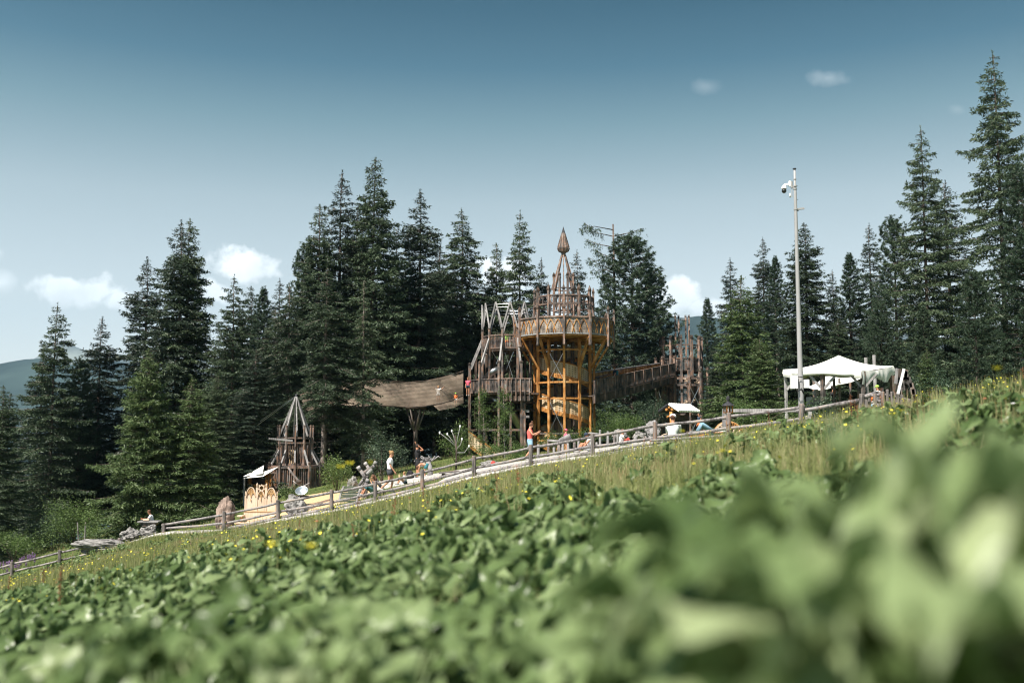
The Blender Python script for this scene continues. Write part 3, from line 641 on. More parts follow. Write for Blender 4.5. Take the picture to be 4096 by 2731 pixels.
PROTO = {
    'a': spruce_proto('spruce_tree', HS, 3.7, .06, 1, M_needle, M_bark),
    'b': spruce_proto('spruce_tree', HS, 3.3, .08, 2, M_needleb, M_bark, droop=.5, jag=.5, dens=.95),
    'c': spruce_proto('spruce_tree', HS, 4.2, .05, 3, M_needle, M_bark, droop=.36, spacing=.46, jag=.55, skip=.12, rise=.25),
    'd': spruce_proto('spruce_tree', HS, 3.0, .12, 4, M_needleb, M_bark, jag=.5, spacing=.42, skip=.12, dens=.9),
    'e': spruce_proto('spruce_tree', HS, 3.5, .30, 5, M_needle, M_barkl, droop=.75, rise=.15, dead=60, jag=.6, skip=.1),
    'f': spruce_proto('spruce_tree', HS, 3.6, .36, 6, M_needle, M_barkl, droop=.8, rise=.1, dead=80, jag=.6, spacing=.42, skip=.15),
    'g': spruce_proto('spruce_tree', HS, 3.2, .16, 7, M_needle, M_barkl, droop=.95, rise=.1, dead=50, jag=.65, spacing=.5, skip=.22, tuft=.17),
    'y': spruce_proto('young_spruce', HS * .6, 3.4, .01, 8, M_young, M_bark, droop=.32, spacing=.30, tuft=.2, jag=.45, prof=.8, dens=.95, r0=.12),
    'z': spruce_proto('young_spruce', HS * .6, 2.5, .01, 9, M_young, M_bark, droop=.32, spacing=.32, tuft=.18, jag=.4, dens=.9, r0=.1),
    'p': pine_proto('stone_pine', HS, 3.4, .08, 10, M_pine, M_bark),
    'q': pine_proto('stone_pine', HS, 2.8, .12, 12, M_pine, M_bark, top=.8),
}
NATH = {'y': HS * .6, 'z': HS * .6}; used = set()
def tree(k, x, y, D, wid, label, group=None, base_dz=0):
    """x, y: tip of the tree in the 2352 px wide view; wid: horizontal factor"""
    tip = at(x * 1.7415, y * 1.7415, D); g = H(tip.x, tip.y) + base_dz; h = tip.z - g; s = h / NATH.get(k, HS)
    pr = PROTO[k]; rz = random.random() * 6.28; kind = {'p': 'pine', 'q': 'pine'}.get(k, 'spruce'); hw = s ** .5 * wid
    if k in used: o = copy_tree(pr, (tip.x, tip.y, g), (hw, hw, s), rz)
    else: used.add(k); o = pr; o.location = (tip.x, tip.y, g); o.scale = (hw, hw, s); o.rotation_euler.z = rz
    tag(o, label, kind + ' tree', group or 'conifers round the adventure playground'); return o
G = 'conifers round the adventure playground'
for a in [
    ('a', 8, 885, 56, .8, 'brownish spruce cut off by the left edge'),
    ('c', 133, 695, 62, 1.0, 'open branched spruce furthest left, against the sky'),
    ('p', 188, 815, 64, .7, 'low bushy dark pine just right of the open spruce furthest left'),
    ('b', 236, 727, 66, 1.05, 'second slender spruce from the left, right of the open branched one'),
    ('b', 338, 590, 67, 1.15, 'dark narrow spruce third from the left along the skyline'),
    ('b', 416, 506, 64, 1.2, 'left tip of the tall twin topped spruce at left'),
    ('a', 437, 503, 64.5, 1.05, 'right tip of the tall twin topped spruce at left'),
    ('y', 342, 800, 49, .85, 'bright yellow green young spruce behind the boy'),
    ('z', 442, 868, 50, 1.2, 'smaller bright young spruce right of the brightest one'),
    ('c', 538, 630, 62, .95, 'spruce with reaching upper branches left of the big white cloud'),
    ('q', 606, 655, 70, 1.0, 'short smooth pine below the big white cloud'),
    ('d', 643, 640, 74, 1.1, 'thin spruce at the right end of the big white cloud'),
    ('a', 500, 860, 54, .95, 'dense dark spruce behind the standing stone'),
    ('b', 590, 800, 56, 1.1, 'dark spruce directly left of the small tower spire'),
    ('a', 735, 470, 72, 1.15, 'tall spruce at the left end of the highest group'),
    ('d', 787, 392, 74, 1.35, 'thin topped spruce left of the highest middle one'),
    ('a', 862, 362, 73, 1.25, 'highest spruce of the middle group'),
    ('p', 702, 560, 74, .8, 'bushy pine under the left end of the highest group'),
    ('b', 965, 435, 77, 1.35, 'tall dark spruce second to the right of the highest one'),
    ('d', 915, 520, 79, 1.4, 'lower thin spruce in the notch right of the highest one'),
    ('e', 1060, 478, 82, 1.25, 'olive green spruce above the left wing of the castle'),
    ('b', 1012, 560, 84, 1.4, 'dark spruce filling the notch left of the olive green one'),
    ('b', 824, 470, 78, 1.3, 'dark spruce directly left of the highest middle one, lower tip'),
    ('b', 1096, 610, 86, 1.3, 'dark low spruce right of the olive green one'),
    ('a', 1140, 558, 84, .95, 'short spruce in front of the cloud left of the main spire'),
    ('c', 1195, 483, 82, .95, 'airy pointed spruce left of the main spire'),
    ('b', 1243, 592, 85, .8, 'low dark spruce touching the left of the main spire'),
    ('g', 838, 640, 60, .85, 'nearer drooping spruce with pale trunk standing before the net bridge'),
    ('e', 752, 610, 59, 1.0, 'nearer spruce with dead twigs at the left end of the net bridge'),
    ('d', 1325, 574, 92, 1.1, 'small spruce right behind the main spire'),
    ('p', 1448, 532, 90.6, 1.75, 'broad stone pine right of the main tower'),
    ('p', 1497, 612, 94, 1.2, 'stone pine above the far end of the wooden ramp'),
    ('q', 1624, 682, 95, 1.1, 'small separate stone pine right of the far tower'),
    ('d', 1677, 592, 84, 1.05, 'thin spruce rising behind the light green spruce right of the far tower'),
    ('z', 1702, 634, 68, 1.35, 'large light green spruce left of the lamp pole'),
    ('z', 1745, 775, 60, 1.15, 'small light green spruce directly left of the tent'),
    ('b', 1752, 545, 80, .85, 'slim spruce left of the lamp pole, pointed top'),
    ('q', 1780, 585, 78, .95, 'smooth pine between the slim spruce and the lamp pole'),
    ('a', 1846, 512, 72, 1.2, 'dark spruce right behind the lamp pole'),
    ('d', 1911, 620, 82, .95, 'low thin spruce right of the lamp pole'),
    ('q', 1950, 578, 74, 1.15, 'stone pine above the tent'),
    ('d', 1996, 513, 78, 1.05, 'spruce with bushy tip above the right half of the tent'),
    ('p', 2050, 492, 68, .92, 'stone pine left of the second tallest spruce at right'),
    ('c', 2114, 290, 63, .92, 'second tallest spruce at right, sparse dark branches'),
    ('d', 2171, 415, 68, 1.3, 'thin spruce between the two tallest at right'),
    ('c', 2279, 117, 57, .98, 'tallest spruce of all, near the right edge'),
    ('p', 2343, 372, 54, .85, 'stone pine half out of frame at the right edge'),
    ('p', 2235, 620, 52, .8, 'lower bushy pine under the tallest spruce'),
    ('p', 2020, 690, 62, .85, 'lower bushy pine above the tent peak, right side'),
    ('q', 2120, 700, 58, 1.1, 'lower pine under the second tallest spruce'),
    ('a', 1925, 730, 68, .9, 'low dark spruce behind the lamp pole cabinets'),
    ('a', 1640, 830, 76, .8, 'low spruce at the right foot of the far tower'),
    ('z', 2128, 800, 50, .7, 'small young spruce beside the plank arch'),
    ]: tree(*a)
# dim trees further in: nothing tells them apart
rr = random.Random(5)
ORD = ['first', 'second', 'third', 'fourth', 'fifth', 'sixth', 'seventh', 'eighth', 'ninth', 'tenth', 'eleventh', 'twelfth', 'thirteenth', 'fourteenth', 'fifteenth', 'sixteenth', 'seventeenth', 'eighteenth', 'nineteenth', 'twentieth'] + ['twenty-%s' % q for q in ('first', 'second', 'third', 'fourth', 'fifth', 'sixth', 'seventh', 'eighth', 'ninth')] + ['thirtieth'] + ['thirty-%s' % q for q in ('first', 'second', 'third', 'fourth')]
for i in range(34):
    u = i / 33; x = 20 + 2320 * u + rr.uniform(-20, 20); D = rr.uniform(80, 94) if not 1240 < x < 1660 else rr.uniform(96, 104)
    lim = 930
    if 1500 < x < 1640: y = rr.uniform(905, 930)
    elif x < 480: y = rr.uniform(800, 930)
    elif x < 1500: y = rr.uniform(640, 760)
    else: y = rr.uniform(720, 850)
    if 1240 < x < 1500: y = rr.uniform(720, 800)
    tree(rr.choice('abde'), x, y, D, rr.uniform(1.1, 1.5), 'dim spruce deep in the shade, %s from the left along the back row' % ORD[i], 'dim spruces deep in the forest')
for i in range(16):
    x = 640 + 420 * i / 15 + rr.uniform(-12, 12)
    tree('f' if i % 3 else 'e', x, rr.uniform(620, 720), rr.uniform(76, 86) if x > 700 else rr.uniform(64, 74), .9, 'bare trunked spruce, %s from the left in the shaded row under the net bridge' % ORD[i], 'bare trunks behind the gravel clearing')
for i, (x, y, D) in enumerate(((1890, 830, 78), (1990, 800, 74), (2090, 820, 72), (2180, 790, 66), (2300, 760, 62), (1800, 860, 80), (2250, 850, 58), (1560, 920, 92), (1600, 950, 90))):
    tree('p' if i % 2 else 'b', x, y, D, 1.15, 'dim conifer filling a gap %s' % ['above the left end of the tent', 'above the tent peak', 'above the right end of the tent', 'right of the plank arch', 'under the tallest spruce', 'behind the lamp pole', 'low under the second tallest spruce', 'left of the far tower', 'right behind the far tower'][i], 'dim spruces deep in the forest')

def dead_top():
    p = at(1408 * 1.7415, 515 * 1.7415, 92); g = H(p.x, p.y); o = thing('spruce_tree', 'old spruce with a broken bare top and two long drooping arms', 'spruce tree', (p.x, p.y, g), G)
    r = np.random.default_rng(3); tb = MB(); tb.tube([(p.x, p.y, g - .2), (p.x + .1, p.y, p.z * .6), (p.x, p.y, p.z)], [.25, .13, .07], 8)
    P = []; T = []
    arms = [(1340, 510, 1372, 535), (1478, 524, 1445, 535), (1342, 548, 1370, 560), (1362, 570, 1385, 585), (1330, 525, 1365, 520), (1350, 590, 1380, 610)]
    for i in range(26): arms.append((1408 + r.uniform(-62, 40), 600 + i * 11, 1400 + r.uniform(-25, 15), 598 + i * 11))
    for (ex, ey, mx_, my) in arms:
        a = Vector((p.x, p.y, at(1408 * 1.7415, (my + 8) * 1.7415, 92).z)); m = at(mx_ * 1.7415, my * 1.7415, 92 + r.uniform(-.8, .8)); e = at(ex * 1.7415, ey * 1.7415, 92 + r.uniform(-1.2, 1.2))
        tb.tube([a, m, e], [.06, .04, .015], 4)
        for k in range(75):
            s = r.random() ** .7; q = a.lerp(m, s * 2) if s < .5 else m.lerp(e, s * 2 - 1)
            if s > .3: P.append(q + Vector((r.normal(0, .12), r.normal(0, .2), -abs(r.normal(0, .3)))))
    tb.build('trunk', M_bark, o, smooth=True)
    P = np.repeat(np.array(P), 5, 0); P = P + r.normal(0, .06, P.shape); D = nrm(r.normal(0, .5, P.shape) + np.array([0, 0, -.8])); S = nrm(np.cross(D, r.normal(0, 1, P.shape))); n = len(P)
    mb = MB(); V, Fx = tri_block(P, D, S, .12 + .12 * r.random(n), np.full(n, .06)); mb.add(V, Fx); mb.build('crown', M_needle, o)
dead_top()

def bush(px, py, Y, R, Hh, n, label, m=None, name='shrub', leaf=.075, stems=5, cat='shrub', z0=None, lobes=7, group=None):
    p = at(px, py, Y); g = H(p.x, p.y); o = thing(name, label, cat, (p.x, p.y, g), group); r = np.random.default_rng(int(px))
    C = np.c_[r.normal(0, R * .45, (lobes, 2)), Hh * (.35 + .55 * r.random(lobes))]; k = r.integers(0, lobes, n)
    P = C[k] + r.normal(0, 1, (n, 3)) * np.array([R * .24, R * .24, Hh * .15]); P[:, 2] = np.maximum(P[:, 2], .05); P += np.array([p.x, p.y, g])
    D = nrm(r.normal(0, 1, (n, 3)) + np.array([0, 0, .2])); S = nrm(np.cross(D, r.normal(0, 1, (n, 3)) + np.array([0, 0, 1.2]))); ln = leaf * (.7 + .6 * r.random(n)); w = ln * .6
    V = np.zeros((n, 4, 3)); V[:, 0] = P; V[:, 1] = P + D * (ln * .5)[:, None] + S * (w / 2)[:, None]; V[:, 2] = P + D * ln[:, None]; V[:, 3] = P + D * (ln * .5)[:, None] - S * (w / 2)[:, None]
    MB().add(V.reshape(-1, 3), np.arange(n * 4).reshape(-1, 4)).build('foliage', m or M_bush, o)
    mb = MB()
    for c in C[:stems]: mb.tube([(p.x, p.y, g - .05), (p.x + c[0] * .5, p.y + c[1] * .5, g + c[2] * .6), (p.x + c[0], p.y + c[1], g + c[2])], [.03, .02, .006], 4)
    mb.build('stem', M_bark, o, smooth=True); return o
bush(2440, 1700, 68, 1.6, 2.3, 5200, 'bright leafy shrub at the right foot of the main tower')
bush(2520, 1700, 66, 1.3, 1.8, 3600, 'leafy shrub under the middle of the wooden ramp')
bush(2600, 1700, 74, 1.8, 3.2, 4200, 'dark shrub under the far end of the ramp', M_pine)
bush(2225, 1740, 62, .9, 1.3, 2200, 'small shrub before the tower, left of the tilted log')
bush(2320, 1740, 62, .9, 1.2, 2200, 'small shrub before the tower, right of the tilted log')
bush(1830, 1760, 60, 1.1, 2.4, 3200, 'pale green shrub left of the castle, behind the metal tree')
bush(2080, 1800, 60, .9, .9, 1800, 'low shrub below the castle balcony')
bush(1960, 1820, 58, 1.0, 1.0, 2000, 'low shrub at the foot of the climbing ramp')
bush(1350, 1900, 50, .9, 1.6, 2800, 'green shrub between the small tower and the crossed logs')
bush(1150, 1940, 50, .5, .8, 1200, 'tiny shrub in front of the small tower', M_young)
bush(1530, 1850, 50, .8, 2.4, 2600, 'young bushy pine behind the crossed logs', M_pine, 'young_pine', .07, cat='young tree')
bush(300, 2100, 56, 1.8, 2.6, 5200, 'broad leafy bush at the forest edge left of the boy')
bush(200, 2120, 58, 1.6, 2.2, 4200, 'leafy bush above the fireweed at left', M_pine)
bush(60, 2170, 54, 1.6, 1.8, 3800, 'leafy bush at the left edge above the fireweed')
bush(400, 2120, 53, 1.0, 1.4, 2400, 'small bush just left of the boulders')
bush(3290, 1650, 36, .28, 1.0, 1500, 'small green pine sapling under the tent front', M_pine, 'pine_sapling', .07, cat='sapling')
bush(3030, 1690, 44, 1.5, 1.1, 2600, 'low bush right of the carved wheel')
bush(3700, 1560, 44, 1.0, 2.2, 2600, 'dark bush right of the plank arch', M_pine)
bush(2080, 1810, 52, .6, .5, 900, 'low green weeds left of the woman in red', name='weed_clump')
def rowan(px, ytop, ybase, Y, label, seed):
    p = at(px, ybase, Y); g = H(p.x, p.y); t = at(px, ytop, Y); r = np.random.default_rng(seed); o = thing('sapling', label, 'sapling', (p.x, p.y, g), 'staked rowan saplings')
    MB().tube([(p.x, p.y, g - .1), (p.x + .08, p.y, (g + t.z) / 2), (t.x, t.y, t.z)], [.05, .035, .01], 6).build('trunk', M_barkl, o, smooth=True)
    hh = t.z - g; tb = MB(); P = []
    for k in range(46):
        z = g + hh * (.22 + .76 * r.random()); a = r.random() * 6.28; f = (z - g) / hh; L = (.2 + .75 * math.sin(math.pi * min(1, f * 1.05)) ** .8 * r.random() ** .6); b = Vector((p.x, p.y, z)); e = b + Vector((math.cos(a) * L, math.sin(a) * L, L * .25)); tb.tube([b, e], [.012, .004], 3)
        for _ in range(26): q = b.lerp(e, r.random() ** .5); P.append(q + Vector(r.normal(0, .11, 3)))
    tb.build('branches', M_barkl, o)
    P = np.array(P); n = len(P); P = np.repeat(P, 3, 0) + r.normal(0, .05, (n * 3, 3)); n *= 3; D = nrm(r.normal(0, 1, (n, 3))); S = nrm(np.cross(D, r.normal(0, 1, (n, 3)))); ln = .09 * (.7 + .6 * r.random(n))
    V = np.zeros((n, 4, 3)); V[:, 0] = P; V[:, 1] = P + D * (ln * .5)[:, None] + S * (ln * .22)[:, None]; V[:, 2] = P + D * ln[:, None]; V[:, 3] = P + D * (ln * .5)[:, None] - S * (ln * .22)[:, None]
    MB().add(V.reshape(-1, 3), np.arange(n * 4).reshape(-1, 4)).build('foliage', M_bush, o)
    MB().tube([(p.x + .12, p.y, g - .1), (p.x + .1, p.y, g + hh * .45)], .035, 6).build('stake', M_rail, o)
rowan(1930, 1560, 1830, 64, 'left one of two slender rowan saplings before the castle', 1)
rowan(2012, 1550, 1820, 64, 'right one of two slender rowan saplings before the castle', 2)
def fireweed():
    mb = MB(); r = np.random.default_rng(2); n = 34
    for k in range(n):
        p = gp(r.uniform(0, 150), 2200, r.uniform(46.5, 49)); h = r.uniform(.3, .7); mb.tube([p, p + Vector((.03, 0, h))], [.008, .004], 3, mi=1)
        for j in range(22): q = p + Vector((r.normal(0, .02), r.normal(0, .02), h * (.55 + .45 * j / 22))); mb.sphere(q, .022, 4, 2)
    tag(mb.build('fireweed', [M_fire, M_bush]), 'drift of purple fireweed at the lower left forest edge', kind='stuff')
fireweed()
#PART2
# ------------------------------------------------------------------ timber castle
def zat(py, D, px=2048): return at(px, py, D).z
def ring(c, R, n, rot): return [Vector((c[0] + R * math.cos(rot + 2 * math.pi * k / n), c[1] + R * math.sin(rot + 2 * math.pi * k / n), 0)) for k in range(n)]
def P3(p, z): return Vector((p.x, p.y, z))
def toward(c): return math.atan2(-c[1], -c[0])
def finial(parent, p, z, s, kind='spike', rot=0, h=None):
    mb = MB(); h = h or s * 2.0; r = s * .72
    if kind == 'spike': mb.lathe(P3(p, z), [(r * 1.35, 0), (r * 1.35, .05), (r * 1.0, .05), (r * 1.0, s * .55), (r * 1.25, s * .55), (r * 1.25, s * .7), (.004, h + s * .7)], 4, rot=rot)
    elif kind == 'knob': mb.lathe(P3(p, z), [(r * 1.3, 0), (r * 1.3, .05), (r * .8, .05), (r * .8, s * .5), (r * 1.2, s * .5), (r * 1.15, s * .65), (.01, s * 1.25)], 4, rot=rot)
    else:
        mb.lathe(P3(p, z), [(r * 1.35, 0), (r * 1.35, .05), (r * .95, .05), (r * .95, s * .6)], 4, rot=rot)
        for a in range(4): q = P3(p, z) + Vector((math.cos(rot + a * 1.5708) * r * .62, math.sin(rot + a * 1.5708) * r * .62, s * .6)); mb.box(q + Vector((0, 0, s * .3)), (s * .3, s * .3, s * .75), rot)
    return mb.build('finial', M_darkwood, parent)
def post(parent, p, z0, z1, s, m, rot, cap=None, name='post', bottom=None, caph=None):
    mb = MB(); mb.lathe(P3(p, 0), [(s * .707, z0), (s * .707, z1)], 4, rot=rot + math.pi / 4)
    o = mb.build(name, m, parent)
    if cap: finial(o, p, z1, s, cap, rot + math.pi / 4, caph)
    if bottom: MB().lathe(P3(p, z0 - .12), [(.02, 0), (s * .8, .07), (s * .8, .12)], 4, rot=rot + math.pi / 4).build('pendant', M_darkwood, o)
    return o
def railing(parent, a, b, z0, z1, m, n=9, za=None, zb=None, solid=False, mtop=None, w=.09, name='railing', gap=.45, brackets=0):
    """a, b: ends; z0 z1 at a; dz rise at b"""
    dz = (zb or 0) - (za or 0); mb = MB(); d = (b - a); A0, A1 = P3(a, z0), P3(a, z1); B0, B1 = P3(b, z0 + dz), P3(b, z1 + dz)
    mb.beam(A1, B1, .13, .09, mi=1); mb.beam(A0 + Vector((0, 0, .05)), B0 + Vector((0, 0, .05)), .07, .1, mi=1)
    for k in range(n):
        t = (k + .5) / n; p = A0.lerp(B0, t); q = A1.lerp(B1, t); ww = d.length / n * (.97 if solid else gap); j = random.uniform(-.004, .004)
        mb.beam(p + Vector((0, j, .1)), q + Vector((0, j, -.045)), ww, .03, up=d.cross(Vector((0, 0, 1))))
    o = mb.build(name, [m, mtop or M_wood], parent)
    if brackets:
        bb = MB(); nn = Vector((d.y, -d.x, 0)).normalized()
        if nn.y > 0: nn = -nn
        for k in range(brackets): t = (k + .5) / brackets; p = A0.lerp(B0, t) + nn * .07; q = A1.lerp(B1, t) + nn * .07; bb.beam(p - Vector((0, 0, .62)), q, .075, .07, up=(0, 1, 0))
        bb.build('bracket', M_wood, o)
    return o
def chevrons(mb, o, u, v, n, w, h, cols, rows, s=.055, skew=0):
    for i in range(cols):
        for j in range(rows):
            x = w * (i + .5) / cols; y = h * (j + .7) / (rows + .6) + skew * x
            c = o + u * x + v * y + n * .012
            mb.prism(c, u, v, [(-s, s * .7), (0, 0), (s, s * .7), (s, s * .15), (0, -s * .75), (-s, s * .15)], .012, 1)
def ogive(mb, o, u, v, x0, x1, y0, y1, t, th, n=6, mi=0, off=0):
    nn = u.cross(v).normalized()
    for sgn in (0, 1):
        prev = None
        for k in range(n + 1):
            q = k / n; xx = (x1 - x0) / 2 * (1 - (1 - q) ** 1.0 * (1) ) ; f = q ** 1.55
            x = x0 + (x1 - x0) / 2 * f if sgn == 0 else x1 - (x1 - x0) / 2 * f; y = y0 + (y1 - y0) * (q ** .9)
            c = o + u * x + v * y + nn * off
            if prev is not None: mb.beam(prev, c, th, t, up=nn, mi=mi)
            prev = c

def main_tower():
    c = (at(2257, 1600, 75).x, 75.0); rot = toward(c); g = H(*c) - .1
    T = thing('lookout_tower', 'tall twelve sided timber tower with carved balcony, crown of posts and pointed spire', 'tower', (c[0], c[1], g))
    Ro, Ri, n = 3.70, 2.24, 12; O = ring(c, Ro, n, rot); I = ring(c, Ri, n, rot)
    zd = zat(1334, 71.4); zr = zat(1262, 71.4)
    for k in range(n):
        a = rot + 2 * math.pi * k / n
        post(T, I[k], H(I[k].x, I[k].y) - .3, zd - .13, .17, M_warm, a, None)
        post(T, I[k], zd + .02, zat(1156, 72.8), .16, M_post, a, 'spike', 'crown_post', caph=.34)
        pO = P3(O[k], 0) + Vector((math.cos(a) * .08, math.sin(a) * .08, 0)); post(T, pO, zat(1375, 71.3), zat(1231, 71.3), .15, M_post, a, 'spike', 'hanging_post', True, .28)
        MB().beam(P3(I[k], zat(1466, 72.8)) + Vector((math.cos(a) * .05, math.sin(a) * .05, 0)), P3(O[k], zd - .18) - Vector((math.cos(a) * .12, math.sin(a) * .12, 0)), .15, .17, up=(-math.sin(a), math.cos(a), 0)).build('strut', M_warm, T)
    # deck
    mb = MB(); mb.lathe((c[0], c[1], 0), [(Ro + .02, zd), (Ro + .02, zd + .085)], n, rot=rot); mb.build('deck', M_galv, T)
    mb = MB(); mb.lathe((c[0], c[1], 0), [(Ro - .06, zd - .13), (Ro - .06, zd - .003)], n, rot=rot); mb.build('deck_frame', M_warm, T)
    mb = MB()
    for k in range(n): mb.beam(Vector((c[0], c[1], zd - .2)), P3(O[k], zd - .2) * 1, .12, .12)
    mb.build('joists', M_warm, T)
    # carved balustrade
    for k in range(n):
        a, b = O[k], O[(k + 1) % n]; u = (b - a).normalized(); L = (b - a).length; a = a + u * .07; L -= .14; v = Vector((0, 0, 1)); nn = u.cross(v)
        if nn.dot(Vector((a.x - c[0], a.y - c[1], 0))) < 0: nn = -nn; 
        h = zr - zd - .08; o = P3(a, zd + .1); mb = MB()
        for q in range(8): mb.prism(o + nn * (.002 * (q % 2)), u, v, [(L * q / 8 + .004, 0), (L * (q + 1) / 8 - .004, 0), (L * (q + 1) / 8 - .004, h - .06), (L * q / 8 + .004, h - .06)], .05)
        w2 = L / 2.5
        fl = nn * .045
        for x0 in (0, w2 * .75, w2 * 1.5):
            ogive(mb, o + fl, u, v, x0, x0 + w2, .03, h * .80, .055, .05, mi=2)
        for q in range(10): x = L * (q + .5) / 10; mb.prism(o + fl, u, v, [(x - L / 20, h - .05), (x + L / 20, h - .05), (x + L / 20, h - .09), (x, h - .17), (x - L / 20, h - .09)], .04, 2)
        for xc in (w2 * .5, w2 * 1.25, w2 * 2.0):
            for j in range(4): s = .05 - .005 * j; mb.prism(o + nn * .032 + u * xc + v * (h * (.22 + .13 * j)), u, v, [(-s, s), (0, 0), (s, s), (s, s * .5), (0, -s * .6), (-s, s * .5)], .01, 1)
        for xc in (w2 * .87, w2 * 1.62):
            for j in range(3): s = .055; mb.prism(o + nn * .032 + u * xc + v * (h * (.50 + .12 * j)), u, v, [(-s, s), (0, 0), (s, s), (s, s * .5), (0, -s * .6), (-s, s * .5)], .01, 1)
        B = mb.build('balustrade', [M_carved, M_hole, M_warm], T)
        MB().beam(P3(a, zr - .05) + nn * .02, P3(a + u * L, zr - .05) + nn * .02, .16, .10).build('hand_rail', M_post, B)
    # rings round the inner posts
    for y, m, s in ((1397, M_warm, .13), (1527, M_warm, .13), (1592, M_warm, .12), (1733, M_wood, .13), (1762, M_warm, .12)):
        z = zat(y, 72.8)
        for k in range(n):
            a, b = I[k], I[(k + 1) % n]; u = (b - a).normalized() * .085; MB().beam(P3(a + u, z), P3(b - u, z), .10, s).build('ring_beam', m, T)
    # crown band with small arches
    za, zb = zat(1212, 72.8), zat(1178, 72.8)
    for k in range(n):
        a, b = I[k], I[(k + 1) % n]; u = (b - a).normalized(); L = (b - a).length - .17; a = a + u * .085; mb = MB(); v = Vector((0, 0, 1))
        mb.beam(P3(a, zb), P3(a + u * L, zb), .12, .09); mb.beam(P3(a, za), P3(a + u * L, za), .12, .10)
        for q in range(2):
            x0 = L * q / 2; w = L / 2; h = zb - za - .09
            mb.prism(P3(a, za + .05), u, v, [(x0, 0), (x0 + w * .14, 0), (x0 + w * .14, h * .35), (x0 + w * .26, h * .65), (x0 + w * .5, h * .92), (x0 + w * .5, h), (x0, h)], .05)
            mb.prism(P3(a, za + .05), u, v, [(x0 + w, 0), (x0 + w, h), (x0 + w * .5, h), (x0 + w * .5, h * .92), (x0 + w * .74, h * .65), (x0 + w * .86, h * .35), (x0 + w * .86, 0)], .05)
        mb.build('arch_band', M_wood, T)
    # inner crown
    In = ring(c, .80, 8, rot + .39)
    for k in range(8): post(T, In[k], zd + .02, zat(1099, 74.2), .14, M_post, rot + .39 + k * math.pi / 4, 'spike', 'crown_post', caph=.2)
    for y in (1150, 1240):
        mb = MB(); z = zat(y, 74.2)
        for k in range(8): a, b = In[k], In[(k + 1) % 8]; u = (b - a).normalized() * .07; mb.beam(P3(a + u, z), P3(b - u, z), .08, .09)
        mb.build('ring_beam', M_wood, T)
    cx = Vector((c[0], c[1], 0)); zn = zat(1020, 75); zb2 = zat(1160, 75)
    for k in range(8):
        a = rot + k * math.pi / 4; d = Vector((math.cos(a), math.sin(a), 0)); MB().beam(P3(cx + d * .92, zb2), P3(cx + d * .15, zn), .13, .10, up=(-math.sin(a), math.cos(a), 0), w2=.09).build('spire_rib', M_post, T)
    S = MB().lathe((c[0], c[1], 0), [(.19, zat(1026, 75)), (.16, zat(1014, 75)), (.20, zat(1012, 75)), (.37, zat(1007, 75)), (.46, zat(995, 75)), (.455, zat(989, 75)), (.13, zat(931, 75))], 12, rot=rot).build('spire_cap', M_post, T)
    mb = MB()
    for k in range(12):
        a = rot + k * math.pi / 6; d = Vector((math.cos(a), math.sin(a), 0)); mb.beam(P3(cx + d * .46, zat(990, 75)), P3(cx + d * .14, zat(933, 75)), .035, .05, up=(-math.sin(a), math.cos(a), 0)); mb.beam(P3(cx + d * .47, zat(994, 75)), P3(cx + d * .38, zat(1006, 75)), .05, .05, up=(-math.sin(a), math.cos(a), 0))
    mb.build('spire_batten', M_darkwood, S)
    MB().lathe((c[0], c[1], 0), [(.15, zat(933, 75)), (.12, zat(928, 75)), (.004, zat(906, 75))], 12).build('spire_tip', M_slate, S)
    # core and winding stair
    Cc = ring(c, .75, 6, rot + .2)
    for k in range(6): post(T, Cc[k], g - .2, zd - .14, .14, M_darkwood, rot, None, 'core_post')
    pitch = 2.74; z0 = zat(1451, 73.0); v = Vector((0, 0, 1)); Rp = 1.92
    for i in range(-9, 24):
        p0, p1 = i * 30 - 15, i * 30 + 15
        A0, A1 = rot + R_(p0), rot + R_(p1); a = Vector((c[0] + Rp * math.cos(A0), c[1] + Rp * math.sin(A0), 0)); b = Vector((c[0] + Rp * math.cos(A1), c[1] + Rp * math.sin(A1), 0))
        za_, zb_ = z0 - pitch * p0 / 360, z0 - pitch * p1 / 360
        if min(za_, zb_) < g + .7 or max(za_, zb_) > zd - .1: continue
        u = (b - a); L = u.length; u.normalize(); nn = Vector((math.cos((A0 + A1) / 2), math.sin((A0 + A1) / 2), 0)); sk = (zb_ - za_) / L; h = .92; mb = MB()
        for q in range(5):
            x0, x1 = L * q / 5 + .002, L * (q + 1) / 5 - .002; mb.prism(P3(a, za_ - h) + nn * (.002 * (q % 2)), u, v, [(x0, sk * x0), (x1, sk * x1), (x1, h + sk * x1), (x0, h + sk * x0)], .04)
        chevrons(mb, P3(a, za_ - h) + nn * .022, u, v, nn, L, h, 4, 5, .05, sk)
        p = mb.build('stair_panel', [M_panel, M_hole], T)
        MB().beam(P3(a, za_ - h - .14) + nn * .03, P3(b, zb_ - h - .14) + nn * .03, .09, .30, up=nn.cross(u) if False else None).build('stringer', M_warm, p)
        MB().beam(P3(a, za_ + .03), P3(b, zb_ + .03), .10, .07).build('hand_rail', M_warm, p)
        for hh in (0, 1):
            ang = (A0 * (1 - hh) + A1 * hh) * .5 + (A0 + A1) * .25; zz = za_ + (zb_ - za_) * (.25 + .5 * hh) - h - .05
            d = Vector((math.cos(ang), math.sin(ang), 0)); MB().beam(P3(cx + d * .8, zz), P3(cx + d * (Rp - .06), zz), .34, .05, up=(0, 0, 1)).build('tread', M_grey, T)
    mb = MB()
    f = lambda k, y: P3(I[k % n], zat(y, 72.8))
    for k, ya, yb in ((-1, 1405, 1520), (-1, 1600, 1728), (2, 1600, 1728), (-4, 1405, 1520), (4, 1600, 1728)):
        mb.tube([f(k, ya), f(k + 1, yb)], .022, 5); mb.tube([f(k + 1, ya), f(k, yb)], .022, 5)
